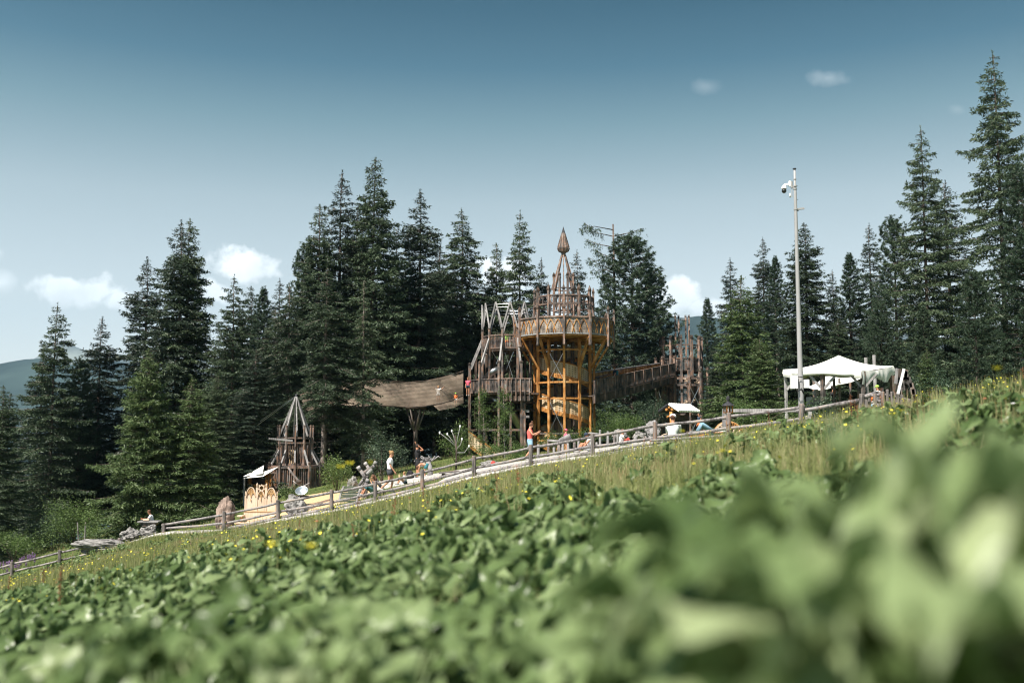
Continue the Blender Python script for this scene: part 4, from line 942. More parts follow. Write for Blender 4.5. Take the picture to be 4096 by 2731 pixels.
    mb.build('brace_cable', M_steel, T)
    return c
TC = main_tower()

def left_wing():
    D0 = 76.0; c = (at(2040, 1600, D0).x, D0); rot = toward(c) + R_(15); g = H(*c) - .1; n = 12
    T = thing('castle_wing', 'lower timber wing left of the main tower, crowned with zigzag beams above its open decks', 'tower wing', (c[0], c[1], g))
    O = ring(c, 3.1, n, rot); U = ring(c, 2.12, n, rot); ok = lambda p, r=2.75: math.hypot(p.x - TC[0], p.y - TC[1]) > r
    Df = 73.0; Du = 74.0
    zl0, zl1 = zat(1568, Df), zat(1514, Df); zu0, zu1 = zat(1393, Du), zat(1339, Du); ztop = zat(1313, Du); zap = zat(1206, Du)
    MB().lathe((c[0], c[1], 0), [(3.0, zl0 - .14), (3.0, zl0)], n, rot=rot).build('deck', M_wood, T)
    MB().lathe((c[0], c[1], 0), [(2.08, zu0 - .14), (2.08, zu0)], n, rot=rot).build('deck', M_wood, T)
    for k in range(n):
        a = rot + 2 * math.pi * k / n; p, q = O[k], O[(k + 1) % n]; pu, qu = U[k], U[(k + 1) % n]; d = Vector((math.cos(a), math.sin(a), 0))
        if ok(p): post(T, p + d * .08, H(p.x, p.y) - .3, zat(1450, Df), .15, M_post, a, 'knob')
        if ok(pu, 2.4):
            post(T, pu + d * .07, zl0 + .01, ztop, .14, M_post, a, None, 'upper_post')
            MB().lathe(P3(pu + d * .07, ztop), [(.14, 0), (.14, .05)], 4, rot=a + .785).build('collar', M_darkwood, T)
            if ok(p): MB().beam(P3(p, zat(1462, Df)), P3(pu + d * .09, zat(1352, Du)), .12, .13).build('strut', M_grey, T)
        if ok(p) and ok(q):
            railing(T, p, q, zl0, zl1, M_wood, 13, gap=.62); MB().beam(P3(p + d * .02, zat(1719, Df)), P3(q + d * .02, zat(1719, Df)), .10, .14).build('ring_beam', M_wood, T)
        mid = (pu + qu) / 2; out = Vector((mid.x - c[0], mid.y - c[1], 0)).normalized() * .12; ap = P3(mid + out, zap)
        if ok(pu, 2.2) and ok(qu, 2.2):
            railing(T, pu, qu, zu0, zu1, M_wood, 10, gap=.5)
        if ok(mid, 2.6):
            MB().beam(P3(pu + d * .07, ztop + .05), ap, .12, .12, w2=.10).build('zigzag_beam', M_grey, T); e = Vector((qu.x - c[0], qu.y - c[1], 0)).normalized() * .07
            MB().beam(P3(qu + e, ztop + .05), ap + Vector((.01, .012, 0)), .12, .12, w2=.10).build('zigzag_beam', M_grey, T)
    mb = MB(); K = ring(c, 2.1, 24, rot)
    for z in (zap - .18, zap - .42): mb.tube([P3(p, z) for p in K if ok(p, 2.2)], .025, 6, cap=False)
    mb.build('steel_ring', M_steel, T)
    for (x, y) in ((1993, 1210), (1992, 1200)): pass
    # inner masts
    for px in (1903, 1945, 1975, 2030, 2065, 2100):
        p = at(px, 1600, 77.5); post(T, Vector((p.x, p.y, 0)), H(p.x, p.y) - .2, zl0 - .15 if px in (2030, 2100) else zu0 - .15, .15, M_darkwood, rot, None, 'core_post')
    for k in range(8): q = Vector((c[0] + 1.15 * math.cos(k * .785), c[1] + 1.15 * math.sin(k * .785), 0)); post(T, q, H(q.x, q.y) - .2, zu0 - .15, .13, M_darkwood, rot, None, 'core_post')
    for y in (1640, 1610, 1470): MB().lathe((c[0], c[1], zat(y, Df)), [(2.2, 0), (2.2, .12)], 12, rot=rot).build('landing', M_darkwood, T) if y != 1470 else None
    # slides
    MB().tube([at(1940, 1545, 76), at(1963, 1580, 75), at(2010, 1625, 74.6), at(2055, 1662, 75), at(2080, 1700, 75.5), at(2088, 1740, 76), at(2110, 1790, 76), at(2150, 1815, 76)], [.36, .38, .38, .38, .38, .38, .38, .38], 14).build('tube_slide', M_steel, T, smooth=True)
    MB().tube([at(2080, 1425, 76.5), at(2055, 1455, 76), at(2015, 1480, 75.2), at(1985, 1478, 74.6), at(1965, 1490, 74.6), at(1945, 1515, 75), at(1935, 1545, 75.6)], .27, 12).build('tube_slide', M_steel, T, smooth=True)
    for k in range(9): a = at(2018 + k * 1.5, 1408 + k * 10, 74.8 + .1 * k); b = at(2052 + k * 1.5, 1408 + k * 10, 75.2 + .1 * k); MB().beam(a, b, .3, .05).build('tread', M_wood, T)
    mb = MB()
    for (a, b) in (((1968, 1405), (2000, 1455)), ((2005, 1405), (1985, 1455)), ((2020, 1410), (2055, 1520)), ((2055, 1405), (2025, 1480)), ((2045, 1720), (2012, 1780)), ((2000, 1735), (2060, 1745))): mb.tube([at(*a, 74.2), at(*b, 74.2)], .022, 5)
    mb.build('brace_cable', M_steel, T)
    # chevron ramp at the foot
    a, b = at(1874, 1727, 72.2), at(1985, 1810, 72.2); u = Vector((b.x - a.x, 0, 0)).normalized(); L = b.x - a.x; sk = (b.z - a.z) / L; mb = MB(); h = .85
    for q in range(10): x0, x1 = L * q / 10 + .003, L * (q + 1) / 10 - .003; mb.prism(a - Vector((0, 0, h)), u, Vector((0, 0, 1)), [(x0, sk * x0), (x1, sk * x1), (x1, h + sk * x1), (x0, h + sk * x0)], .05)
    chevrons(mb, a - Vector((0, .03, h)), u, Vector((0, 0, 1)), Vector((0, -1, 0)), L, h, 9, 5, .045, sk); p = mb.build('ramp_panel', [M_panel, M_hole], T)
    MB().beam(a - Vector((0, .04, h + .1)), b - Vector((0, .04, h + .1)), .12, .2).build('stringer', M_warm, p); MB().beam(a + Vector((0, 0, .05)), b + Vector((0, 0, .05)), .12, .09).build('hand_rail', M_warm, p)
    # balcony joining the towers
    a, b = at(2018, 1565, 72.4), at(2126, 1565, 72.6); a.z = b.z = 0
    railing(T, a, b, zl0, zl1 - .02, M_wood, 18, solid=True, brackets=6, name='balcony_railing')
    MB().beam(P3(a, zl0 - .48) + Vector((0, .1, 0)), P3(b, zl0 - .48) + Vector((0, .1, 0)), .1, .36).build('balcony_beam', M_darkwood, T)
    MB().box(((a.x + b.x) / 2, 73.6, zl0 - .1), (b.x - a.x, 2.0, .12)).build('balcony_deck', M_wood, T)
    for px in (2042, 2086, 2098): q = at(px, 1700, 73); post(T, Vector((q.x, q.y, 0)), H(q.x, q.y) - .2, zl0 - .3, .16, M_wood, 0, None)
    for y in (1643, 1666): q = at(2110, y, 73.0); MB().box(q, (.26, .05, .17)).build('rung', M_grey, T)
left_wing()

def ramp_bridge():
    A = at(2374, 1523, 73.2); B = at(2701, 1453, 87.0)
    T = thing('ramp_bridge', 'long wooden ramp with slatted railings rising from the main tower to the far tower', 'bridge', (A.x, A.y, H(A.x, A.y)))
    d = (B - A); dh = Vector((d.x, d.y, 0)); L = dh.length; u = dh.normalized(); nn = Vector((-u.y, u.x, 0)); n = 9; hr = 1.10
    for k in range(n):
        a = A.lerp(B, k / n); b = A.lerp(B, (k + 1) / n)
        railing(T, Vector((a.x, a.y, 0)), Vector((b.x, b.y, 0)), a.z - hr, a.z, M_post, 12, za=a.z, zb=b.z, gap=.5)
        q = a + u * .05 - nn * -.0; f = -nn if nn.y > 0 else nn
        MB().beam(Vector((a.x, a.y, a.z - hr - .55)) + f * .07, Vector((a.x, a.y, a.z + .02)) + f * .07, .11, .08, up=(0, 1, 0)).build('post', M_wood, T)
    f = nn if nn.y > 0 else -nn
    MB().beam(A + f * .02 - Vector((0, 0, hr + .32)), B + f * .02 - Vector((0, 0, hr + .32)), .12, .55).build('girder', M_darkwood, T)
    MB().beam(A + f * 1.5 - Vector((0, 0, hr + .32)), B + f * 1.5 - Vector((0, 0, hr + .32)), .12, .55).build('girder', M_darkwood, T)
    MB().beam(A + f * .76 - Vector((0, 0, hr + .02)), B + f * .76 - Vector((0, 0, hr + .02)), 1.35, .06).build('deck', M_wood, T)
    a0 = A + f * 1.5; b0 = B + f * 1.5
    for k in range(6): a = a0.lerp(b0, k / 6); b = a0.lerp(b0, (k + 1) / 6); railing(T, Vector((a.x, a.y, 0)), Vector((b.x, b.y, 0)), a.z - hr, a.z - .0, M_wood, 14, za=a.z, zb=b.z, gap=.45)
    # the upper lane behind it
    C1 = at(2370, 1490, 76.5); C2 = at(2642, 1452, 87.5)
    MB().beam(C1 - Vector((0, 0, 1.12)), C2 - Vector((0, 0, 1.12)), 1.2, .1).build('upper_deck', M_wood, T)
    for k in range(7): a = C1.lerp(C2, k / 7); b = C1.lerp(C2, (k + 1) / 7); railing(T, Vector((a.x, a.y, 0)), Vector((b.x, b.y, 0)), a.z - 1.05, a.z, M_warm, 12, za=a.z, zb=b.z, gap=.42, mtop=M_grey)
    for px, D in ((2630, 86), (2655, 87.5), (2690, 88)): q = at(px, 1600, D); post(T, Vector((q.x, q.y, 0)), H(q.x, q.y) - .2, B.z - hr - .6, .2, M_wood, 0, None, 'support_post')
ramp_bridge()

def far_tower():
    D0 = 89.0; c = (at(2728, 1600, D0).x, D0); r0 = toward(c); g = H(*c); n = 12
    T = thing('far_tower', 'narrow open timber tower at the far end of the ramp, with four tall thin masts', 'tower', (c[0], c[1], g))
    U = ring(c, 1.76, n, r0); O = ring(c, 2.28, n, r0 + R_(15)); Du = 87.3; Do = 86.8; zb = g - .2
    zf = zat(1482, Du)
    MB().lathe((c[0], c[1], 0), [(1.7, zf - .1), (1.7, zf)], n, rot=r0).build('deck', M_wood, T)
    for k in range(n):
        a = r0 + 2 * math.pi * k / n; d = Vector((math.cos(a), math.sin(a), 0)); p, q = U[k], U[(k + 1) % n]
        post(T, p + d * .05, zb, zat(1352, Du), .21, M_post if k % 3 else M_wood, a, 'crown', 'upper_post')
        railing(T, p, q, zf, zat(1432, Du), M_wood, 8, gap=.62)
        MB().beam(P3(p, zat(1379, Du)), P3(q, zat(1379, Du)), .10, .13).build('ring_beam', M_wood, T)
        a2 = a + R_(15); d2 = Vector((math.cos(a2), math.sin(a2), 0)); po, qo = O[k], O[(k + 1) % n]; left = po.x < c[0] - .3
        post(T, po + d2 * .05, H(po.x, po.y) - .2, zat(1432 if left else 1475, Do), .19, M_post, a2, 'crown', 'outer_post')
        for y in (1512, 1539, 1632, 1657): MB().beam(P3(po, zat(y, Do)), P3(qo, zat(y, Do)), .09, .17).build('ring_beam', M_wood, T)
        mb = MB()
        for j in range(8):
            t = (j + .5) / 8; s = p.lerp(q, t); mb.beam(P3(s, zb), P3(s, zat(1500, Du)), .062, .05, up=(0, 1, 0))
        mb.build('slat_screen', M_darkwood if k % 2 else M_wood, T)
    for px, y, D in ((2701, 1268, 89.3), (2714, 1268, 88.5), (2742, 1268, 88.5), (2755, 1268, 89.3)): q = at(px, y, D); post(T, Vector((q.x, q.y, 0)), zf, q.z, .15, M_post, r0, 'crown', 'mast')
    a, b = at(2702, 1278, 89), at(2755, 1278, 89); MB().tube([a, b], .03, 6).build('cross_bar', M_grey, T)
    mb = MB()
    for (x0, y0, x1, y1) in ((2760, 1548, 2798, 1622), (2797, 1548, 2758, 1628), (2632, 1552, 2642, 1590), (2758, 1685, 2785, 1735), (2786, 1685, 2762, 1735)): mb.tube([at(x0, y0, 86.4), at(x1, y1, 86.4)], .035, 5)
    mb.build('brace_cable', M_steel, T)
    mb = MB(); rr2 = random.Random(3)
    for (x, y) in ((2640, 1600), (2740, 1605), (2786, 1603), (2742, 1523), (2788, 1525), (2738, 1640)):
        for k in range(7): p = at(x + rr2.uniform(-5, 5), y + rr2.uniform(-7, 7), 86.6); mb.beam(p, p + Vector((rr2.uniform(-.3, .3), rr2.uniform(-.2, .2), rr2.uniform(-.08, .08))), .04)
    mb.build('climbing_peg', M_fresh, T)
far_tower()

def net_bridge():
    top = [(1195, 1566, 64), (1230, 1556, 64.5), (1290, 1540, 65), (1364, 1536, 65.5), (1440, 1530, 66), (1500, 1517, 67), (1570, 1525, 68), (1631, 1529, 69), (1700, 1524, 70), (1765, 1510, 71), (1810, 1498, 71.8), (1853, 1484, 72.6)]
    bot = [(1222, 1640, 63), (1250, 1650, 63.5), (1300, 1622, 64), (1364, 1620, 64.5), (1440, 1628, 65), (1500, 1622, 66), (1570, 1624, 67), (1631, 1630, 68), (1700, 1625, 69), (1765, 1614, 70), (1810, 1600, 71), (1853, 1580, 72)]
    T = thing('net_bridge', 'brown net walkway hanging between the trees and the castle wing', 'net bridge', at(1500, 1622, 67))
    def sheet(top, bot, dy, name, sag=.25):
        m, r = 8, 4; V = []; nT = len(top)
        for k in range((nT - 1) * r + 1):
            t = k / r; i = min(int(t), nT - 2); f = t - i; a = at(*top[i]).lerp(at(*top[i + 1]), f); b = at(*bot[i]).lerp(at(*bot[i + 1]), f)
            for q in range(m + 1): s = q / m; p = a.lerp(b, s); p.y += dy - math.sin(math.pi * s) * sag * .35 + noise.noise(Vector((p.x * .9, p.z * 1.2, 2))) * .22; V.append(p)
        i, j = np.meshgrid(np.arange(m), np.arange((nT - 1) * r)); a = (j * (m + 1) + i).ravel(); o = MB().add(V, np.c_[a, a + 1, a + m + 2, a + m + 1]).build(name, M_net, T, smooth=True); return o
    sheet(top, bot, 0, 'net_side'); b2 = [(x, y - 4, D + 1.6) for x, y, D in bot]; t2 = [(x, y + 10, D + 2.2) for x, y, D in top]; sheet(t2, b2, 0, 'net_side')
    sheet([(x, y - 1, D) for x, y, D in bot], b2, 0, 'net_floor', 0)
    sheet([(1735, 1622, 69.5), (1765, 1616, 70), (1810, 1602, 71), (1853, 1584, 71.6)], [(1740, 1628, 69), (1758, 1642, 69), (1810, 1632, 70.5), (1855, 1612, 71.4)], -.1, 'net_pocket')
    for pts, r in ((top, .035), (bot, .045)): MB().tube([at(*p) for p in pts], r, 5).build('edge_rope', M_darkwood, T)
    # carrying masts
    for px, y0, D in ((1663, 1632, 70), (1300, 1622, 66)):
        p = at(px, y0, D); g = H(p.x, p.y); M = thing('support_mast', 'round log mast with splayed struts carrying the %s of the net bridge' % ('middle' if px > 1500 else 'left end'), 'mast', (p.x, p.y, g), 'masts under the net bridge')
        MB().tube([(p.x, p.y, g - .2), (p.x, p.y, p.z - .1)], [.17, .14], 10).build('pole', M_bark, M, smooth=True)
        for k in range(6): a = k * 1.047; MB().tube([(p.x + .16 * math.cos(a), p.y + .16 * math.sin(a), p.z - 1.5), (p.x + .65 * math.cos(a), p.y + .65 * math.sin(a), p.z - .05)], [.07, .055], 6).build('strut', M_fpost, M, smooth=True)
        MB().lathe((p.x, p.y, p.z - .05), [(.75, 0), (.75, .07)], 10).build('platform', M_darkwood, M)
net_bridge()

def small_tower():
    D0 = 56.0; c = (at(1180, 1800, D0).x, D0); r0 = toward(c); g = H(*c); n = 12
    T = thing('small_tower', 'small timber play tower with a cone of bare rafters, two slatted storeys high', 'tower', (c[0], c[1], g))
    U = ring(c, .93, n, r0); O = ring(c, 1.52, n, r0); Du, Do = 55.1, 54.5; d_ = lambda p: Vector((p.x - c[0], p.y - c[1], 0)).normalized()
    zdk = zat(1862, Do)
    MB().lathe((c[0], c[1], 0), [(1.5, zdk - .08), (1.5, zdk)], n, rot=r0).build('deck', M_wood, T); MB().lathe((c[0], c[1], 0), [(1.45, zat(1958, Do)), (1.45, zat(1953, Do))], n, rot=r0).build('deck', M_wood, T)
    for k in range(n):
        a = r0 + 2 * math.pi * k / n; p, q = U[k], U[(k + 1) % n]; po, qo = O[k], O[(k + 1) % n]
        post(T, p + d_(p) * .04, H(p.x, p.y) - .2, zat(1706, Du), .085, M_post if k % 2 else M_wood, a, 'knob', 'upper_post'); post(T, po + d_(po) * .05, H(po.x, po.y) - .2, zat(1856, Do), .10, M_wood, a, 'knob', 'lower_post')
        railing(T, po, qo, zat(1952, Do), zat(1870, Do), M_wood, 7, gap=.42, w=.05); railing(T, p, q, zdk, zat(1771, Du), M_darkwood if k % 2 else M_wood, 5, gap=.42)
        MB().beam(P3(p, zat(1751, Du)), P3(q, zat(1751, Du)), .07, .08).build('ring_beam', M_wood, T)
        MB().beam(P3(p + d_(p) * .05, zat(1800, Du)), P3(po - d_(po) * .06, zdk + .02), .075, .08).build('strut', M_grey, T)
    cx = Vector((c[0], c[1], 0))
    for k in range(8): a = r0 + .1 + k * math.pi / 4; d = Vector((math.cos(a), math.sin(a), 0)); MB().beam(P3(cx + d * .88, zat(1745, 56)), P3(cx + d * .04, zat(1586, 56)), .09, .07, up=(-math.sin(a), math.cos(a), 0), w2=.06).build('rafter', M_grey, T)
    MB().lathe((c[0], c[1], 0), [(.08, zat(1587, 56)), (.06, zat(1580, 56)), (.01, zat(1573, 56)), (.006, zat(1556, 56))], 8).build('spire_tip', M_slate, T)
    mb = MB(); mb.box((c[0] - .1, c[1] - .2, zdk + .45), (.35, .3, .8)); mb.build('chute', M_panel, T)
    MB().beam(at(1170, 1762, 54.8), at(1075, 1753, 54.3), .06, .1).build('side_beam', M_grey, T)
    w = MB(); w.tube([at(1178, 1586, 56), at(1040, 1685, 54)], .012, 4); w.tube([at(1178, 1590, 56), at(1030, 1700, 54)], .012, 4); tag(w.build('guy_cable', M_steel, None), 'thin steel cables running down left from the small tower tip', 'cable')
small_tower()

def awning():
    T = thing('sun_sail', 'white sun sail stretched beside the small tower', 'awning', at(1060, 1885, 53))
    def tri(a, b, c, sag):
        V = []; n = 8
        for i in range(n + 1):
            for j in range(n + 1 - i): u, v = i / n, j / n; w = 1 - u - v; p = a * w + b * u + c * v; p.z -= sag * 27 * w * u * v + .5 * sag * (w * u + u * v + v * w); V.append(p)
        idx = {}; k = 0; Fs = []
        for i in range(n + 1):
            for j in range(n + 1 - i): idx[(i, j)] = k; k += 1
        for i in range(n):
            for j in range(n - i):
                Fs.append((idx[(i, j)], idx[(i + 1, j)], idx[(i, j + 1)]))
                if i + j < n - 1: Fs.append((idx[(i + 1, j)], idx[(i + 1, j + 1)], idx[(i, j + 1)]))
        return V, Fs
    for nm, (a, b, c_) in (('sail', (at(975, 1912, 51.5), at(1113, 1866, 53.5), at(1052, 1905, 51))), ('sail', (at(972, 1905, 53), at(1056, 1860, 54.5), at(1050, 1893, 51.5)))):
        V, Fs = tri(a, b, c_, .06); MB().add(V, Fs).build(nm, M_canvas, T, smooth=True)
    p = at(978, 1905, 52); MB().tube([(p.x, p.y, H(p.x, p.y) - .1), (p.x, p.y, p.z)], .05, 8).build('pole', M_grey, T)
    # hut under it
    p = at(1060, 1930, 55.5); g = H(p.x, p.y); Hh = thing('kiosk_hut', 'orange boarded hut half hidden under the white sun sail', 'hut', (p.x, p.y, g)); z1 = at(1060, 1893, 55.5).z
    MB().box((p.x, p.y, (g + z1) / 2), (1.6, 1.2, z1 - g)).build('wall', M_warm, Hh); MB().box((p.x, p.y, z1 + .05), (1.9, 1.5, .08)).build('roof', M_wood, Hh); MB().box((p.x - .2, p.y - .61, g + .9), (.7, .04, .6)).build('window', M_hole, Hh)
awning()

# ------------------------------------------------------------------ log fence
def log_fence(name, label, posts, rails, m_post=M_fpost, kerb=None, r=.075, extra=.12, rr_=.048):
    p0 = at(posts[0][0], posts[0][2], posts[0][3]); T = thing(name, label, 'fence', p0); rg = random.Random(4); tops = []
    for px, yt, yb, D in posts:
        a = at(px, yb, D); b = at(px, yt, D); tops.append((a, b)); gz = H(a.x, a.y)
        mb = MB(); mb.tube([(a.x, a.y, gz - .3), (a.x + rg.uniform(-.01, .01), a.y, (gz + b.z) / 2), (b.x, b.y, b.z - .015), (b.x, b.y, b.z)], [r * 1.06, r, r * .96, r * .82], 10); mb.build('post', m_post, T, smooth=False)
    for fr, off in rails:
        for k in range(len(tops) - 1):
            (a0, a1), (b0, b1) = tops[k], tops[k + 1]; p = a0.lerp(a1, fr); q = b0.lerp(b1, fr); d = (q - p).normalized(); p = p + Vector((0, .10 + off, 0)) - d * .12; q = q + Vector((0, .10 + off, rg.uniform(-.02, .02))) + d * .12
            pts = [p.lerp(q, t) + Vector((0, 0, -.02 * math.sin(math.pi * t) + rg.uniform(-.008, .008))) for t in (0, .15, .3, .45, .6, .75, .9, 1)]
            MB().tube(pts, [rr_ * rg.uniform(.9, 1.1) for _ in pts], 9).build('rail', M_rail, T, smooth=True)
    if kerb:
        for k in range(kerb[0], kerb[1]):
            (a0, a1), (b0, b1) = tops[k], tops[k + 1]; za = H(a0.x, a0.y) + .12; zb = H(b0.x, b0.y) + .12; pts = [Vector((a0.x + (b0.x - a0.x) * t, a0.y + .16 + (b0.y - a0.y) * t, za + (zb - za) * t + rg.uniform(-.01, .01))) for t in (-.03, .2, .4, .6, .8, 1.03)]
            MB().tube(pts, .072, 9).build('kerb_log', M_rail, T, smooth=True)
    return T
FENCE = log_fence('log_fence', 'long weathered grey log fence climbing the slope beside the gravel path', POSTS, [(.86, 0), (.44, 0)], kerb=(1, 8), r=.072)
log_fence('log_fence', 'low single rail log fence running down past the boulders at lower left', LOW + [(478, 2150, 2200, 43.6)], [(.82, 0), (.3, .01)], r=.075)
def third_rail():
    pass
third_rail()
log_fence('log_fence', 'bright upper log fence section below the white tent, from the lamp pole to the pickets', [(3207, 1620, 1722, 27.3), (3448, 1575, 1690, 27.0)], [(.80, -.02), (.28, -.02)], r=.07, rr_=.055)
for pts in ([(2600, 1762, 31.5), (2760, 1752, 30.5), (2915, 1742, 29.4), (3070, 1727, 28.5), (3190, 1712, 27.5)], [(2385, 1812, 33.3), (2500, 1790, 32.5), (2640, 1770, 31.4)]):
    MB().tube([at(*q) + Vector((0, -.08, 0)) for q in pts], .045, 9).build('rail', M_rail, FENCE, smooth=True)
def pickets():
    T = thing('picket_fence', 'row of upright log pickets of uneven height right of the tent', 'fence', gp(3450, 1680, 27)); rg = random.Random(8)
    for px, yt, D in ((3443, 1575, 27), (3464, 1578, 27), (3477, 1570, 28.6), (3500, 1573, 27), (3513, 1563, 29), (3529, 1552, 28), (3530, 1566, 27), (3549, 1557, 27), (3568, 1566, 27), (3577, 1572, 28.5), (3590, 1575, 27), (3607, 1579, 27), (3634, 1597, 27), (3648, 1604, 27), (3672, 1612, 27), (3690, 1616, 27)):
        p = at(px, yt, D); g = H(p.x, p.y); r = rg.uniform(.036, .055); MB().tube([(p.x, p.y, g - .2), (p.x, p.y, p.z - .015), (p.x, p.y, p.z)], [r, r, r * .8], 9).build('picket', M_fpost, T)
    for y in (1585, 1612): MB().tube([at(3445, y + 3, 27.15), at(3530, y - 8, 27.15), at(3650, y + 18, 27.15)], .04, 8).build('rail', M_rail, T, smooth=True)
    p = at(3448, 1588, 27.2); MB().tube([p - Vector((0, .25, 0)), p + Vector((.5, .3, .12))], .06, 9).build('rail', M_rail, T, smooth=True)
pickets()

# ------------------------------------------------------------------ lamp pole with camera
def lamp_pole():
    D = 30.0; b = at(3207, 1700, D); t = at(3178, 676, D); g = H(b.x, b.y); x, y = b.x, b.y; zt = t.z
    T = thing('lamp_pole', 'tall grey steel pole rising above everything right of the middle, camera near its top', 'pole', (x, y, g))
    z = lambda py: at(3190, py, D).z; off = t.x - x
    X = lambda zz: x + off * (zz - g) / (zt - g)
    def seg(z0, z1, r0, r1, n='pole'): return MB().tube([(X(z0), y, z0), (X(z1), y, z1)], [r0, r1], 18).build(n, M_galv, T, smooth=True)
    s = [(g - .3, .095), (z(1560), .083), (z(1200), .062), (z(840), .049), (z(760), .044), (z(755), .036), (zt, .031)]
    MB().tube([(X(a), y, a) for a, r in s], [r for a, r in s], 18).build('shaft', M_galv, T, smooth=True)
    for zz, r in ((z(745), .056), (z(718), .045), (z(756), .058), (z(838), .062)): MB().tube([(X(zz), y, zz - .02), (X(zz), y, zz + .02)], r, 16).build('clamp', M_galv, T)
    MB().tube([(X(zt), y, zt - .01), (X(zt), y, zt + .015)], .055, 12).build('top_plate', M_black, T)
    zb = z(732); bx = X(zb) - .10
    br = MB(); br.tube([(bx, y, z(752)), (bx, y, z(726))], .033, 12); br.beam((bx, y, z(750)), (X(zb), y, z(750)), .04); br.build('bracket', M_galv, T)
    MB().tube([(bx, y, z(752)), (bx, y, z(790))], .012, 8).build('bracket_rod', M_galv, T)
    ca = MB(); ca.box((bx - .065, y, z(735)), (.05, .08, .17)); ca.beam((bx - .06, y, z(736)), (bx - .235, y, z(740)), .055, .06); ca.lathe((bx - .24, y, z(756)), [(.078, 0), (.08, .02), (.07, .07), (.045, .105), (.02, .12)], 20)
    c_ = ca.build('camera_housing', M_white, T); MB().sphere((bx - .24, y, z(764)), .073, 18, 12).build('camera_dome', M_black, c_, smooth=True)
    ra = MB(); ra.tube([(bx - .062, y, z(774)), (bx - .055, y, z(790))], [.024, .028], 10); ra.build('antenna', M_white, T, smooth=True)
    lf = MB(); lf.beam((X(z(838)) - .04, y, z(838)), (X(z(838)) + .11, y, z(836)), .06, .045); lf.beam((X(z(838)) + .11, y, z(836)), (X(z(838)) + .26, y, z(834)), .07, .05); lf.build('arm', M_galv, T)
    MB().box((X(z(840)) + .07, y, z(843)), (.03, .04, .03)).build('floodlight_joint', M_black, T)
    MB().beam((X(z(799)) + .04, y, z(799)), (X(z(799)) + .09, y, z(798)), .012).build('step_bolt', M_black, T); MB().beam((X(z(745)) + .05, y, z(745)), (X(z(745)) + .09, y, z(745)), .01).build('step_bolt', M_black, T)
    a = at(3172, 1528, D - .02); MB().box((a.x, y - .12, a.z), (.19, .16, .40)).build('cabinet', M_white, T); MB().box((a.x + .11, y - .06, a.z), (.05, .06, .34)).build('cabinet_mount', M_galv, T)
    a = at(3223, 1535, D); MB().box((a.x, y - .06, a.z), (.14, .14, .25)).build('cabinet', M_white, T)
    cb = MB()
    for k in range(3): cb.tube([at(3182 + k, 1552, 29.8), at(3190, 1562 + 3 * k, 29.75), at(3206, 1560 - 4 * k, 29.75), at(3214 + 2 * k, 1575, 29.8)], .012, 6)
    cb.tube([at(3180, 1505, 29.85), at(3211, 1508, 29.85)], .012, 6); cb.build('cable', M_blackc, T, smooth=True)
lamp_pole()

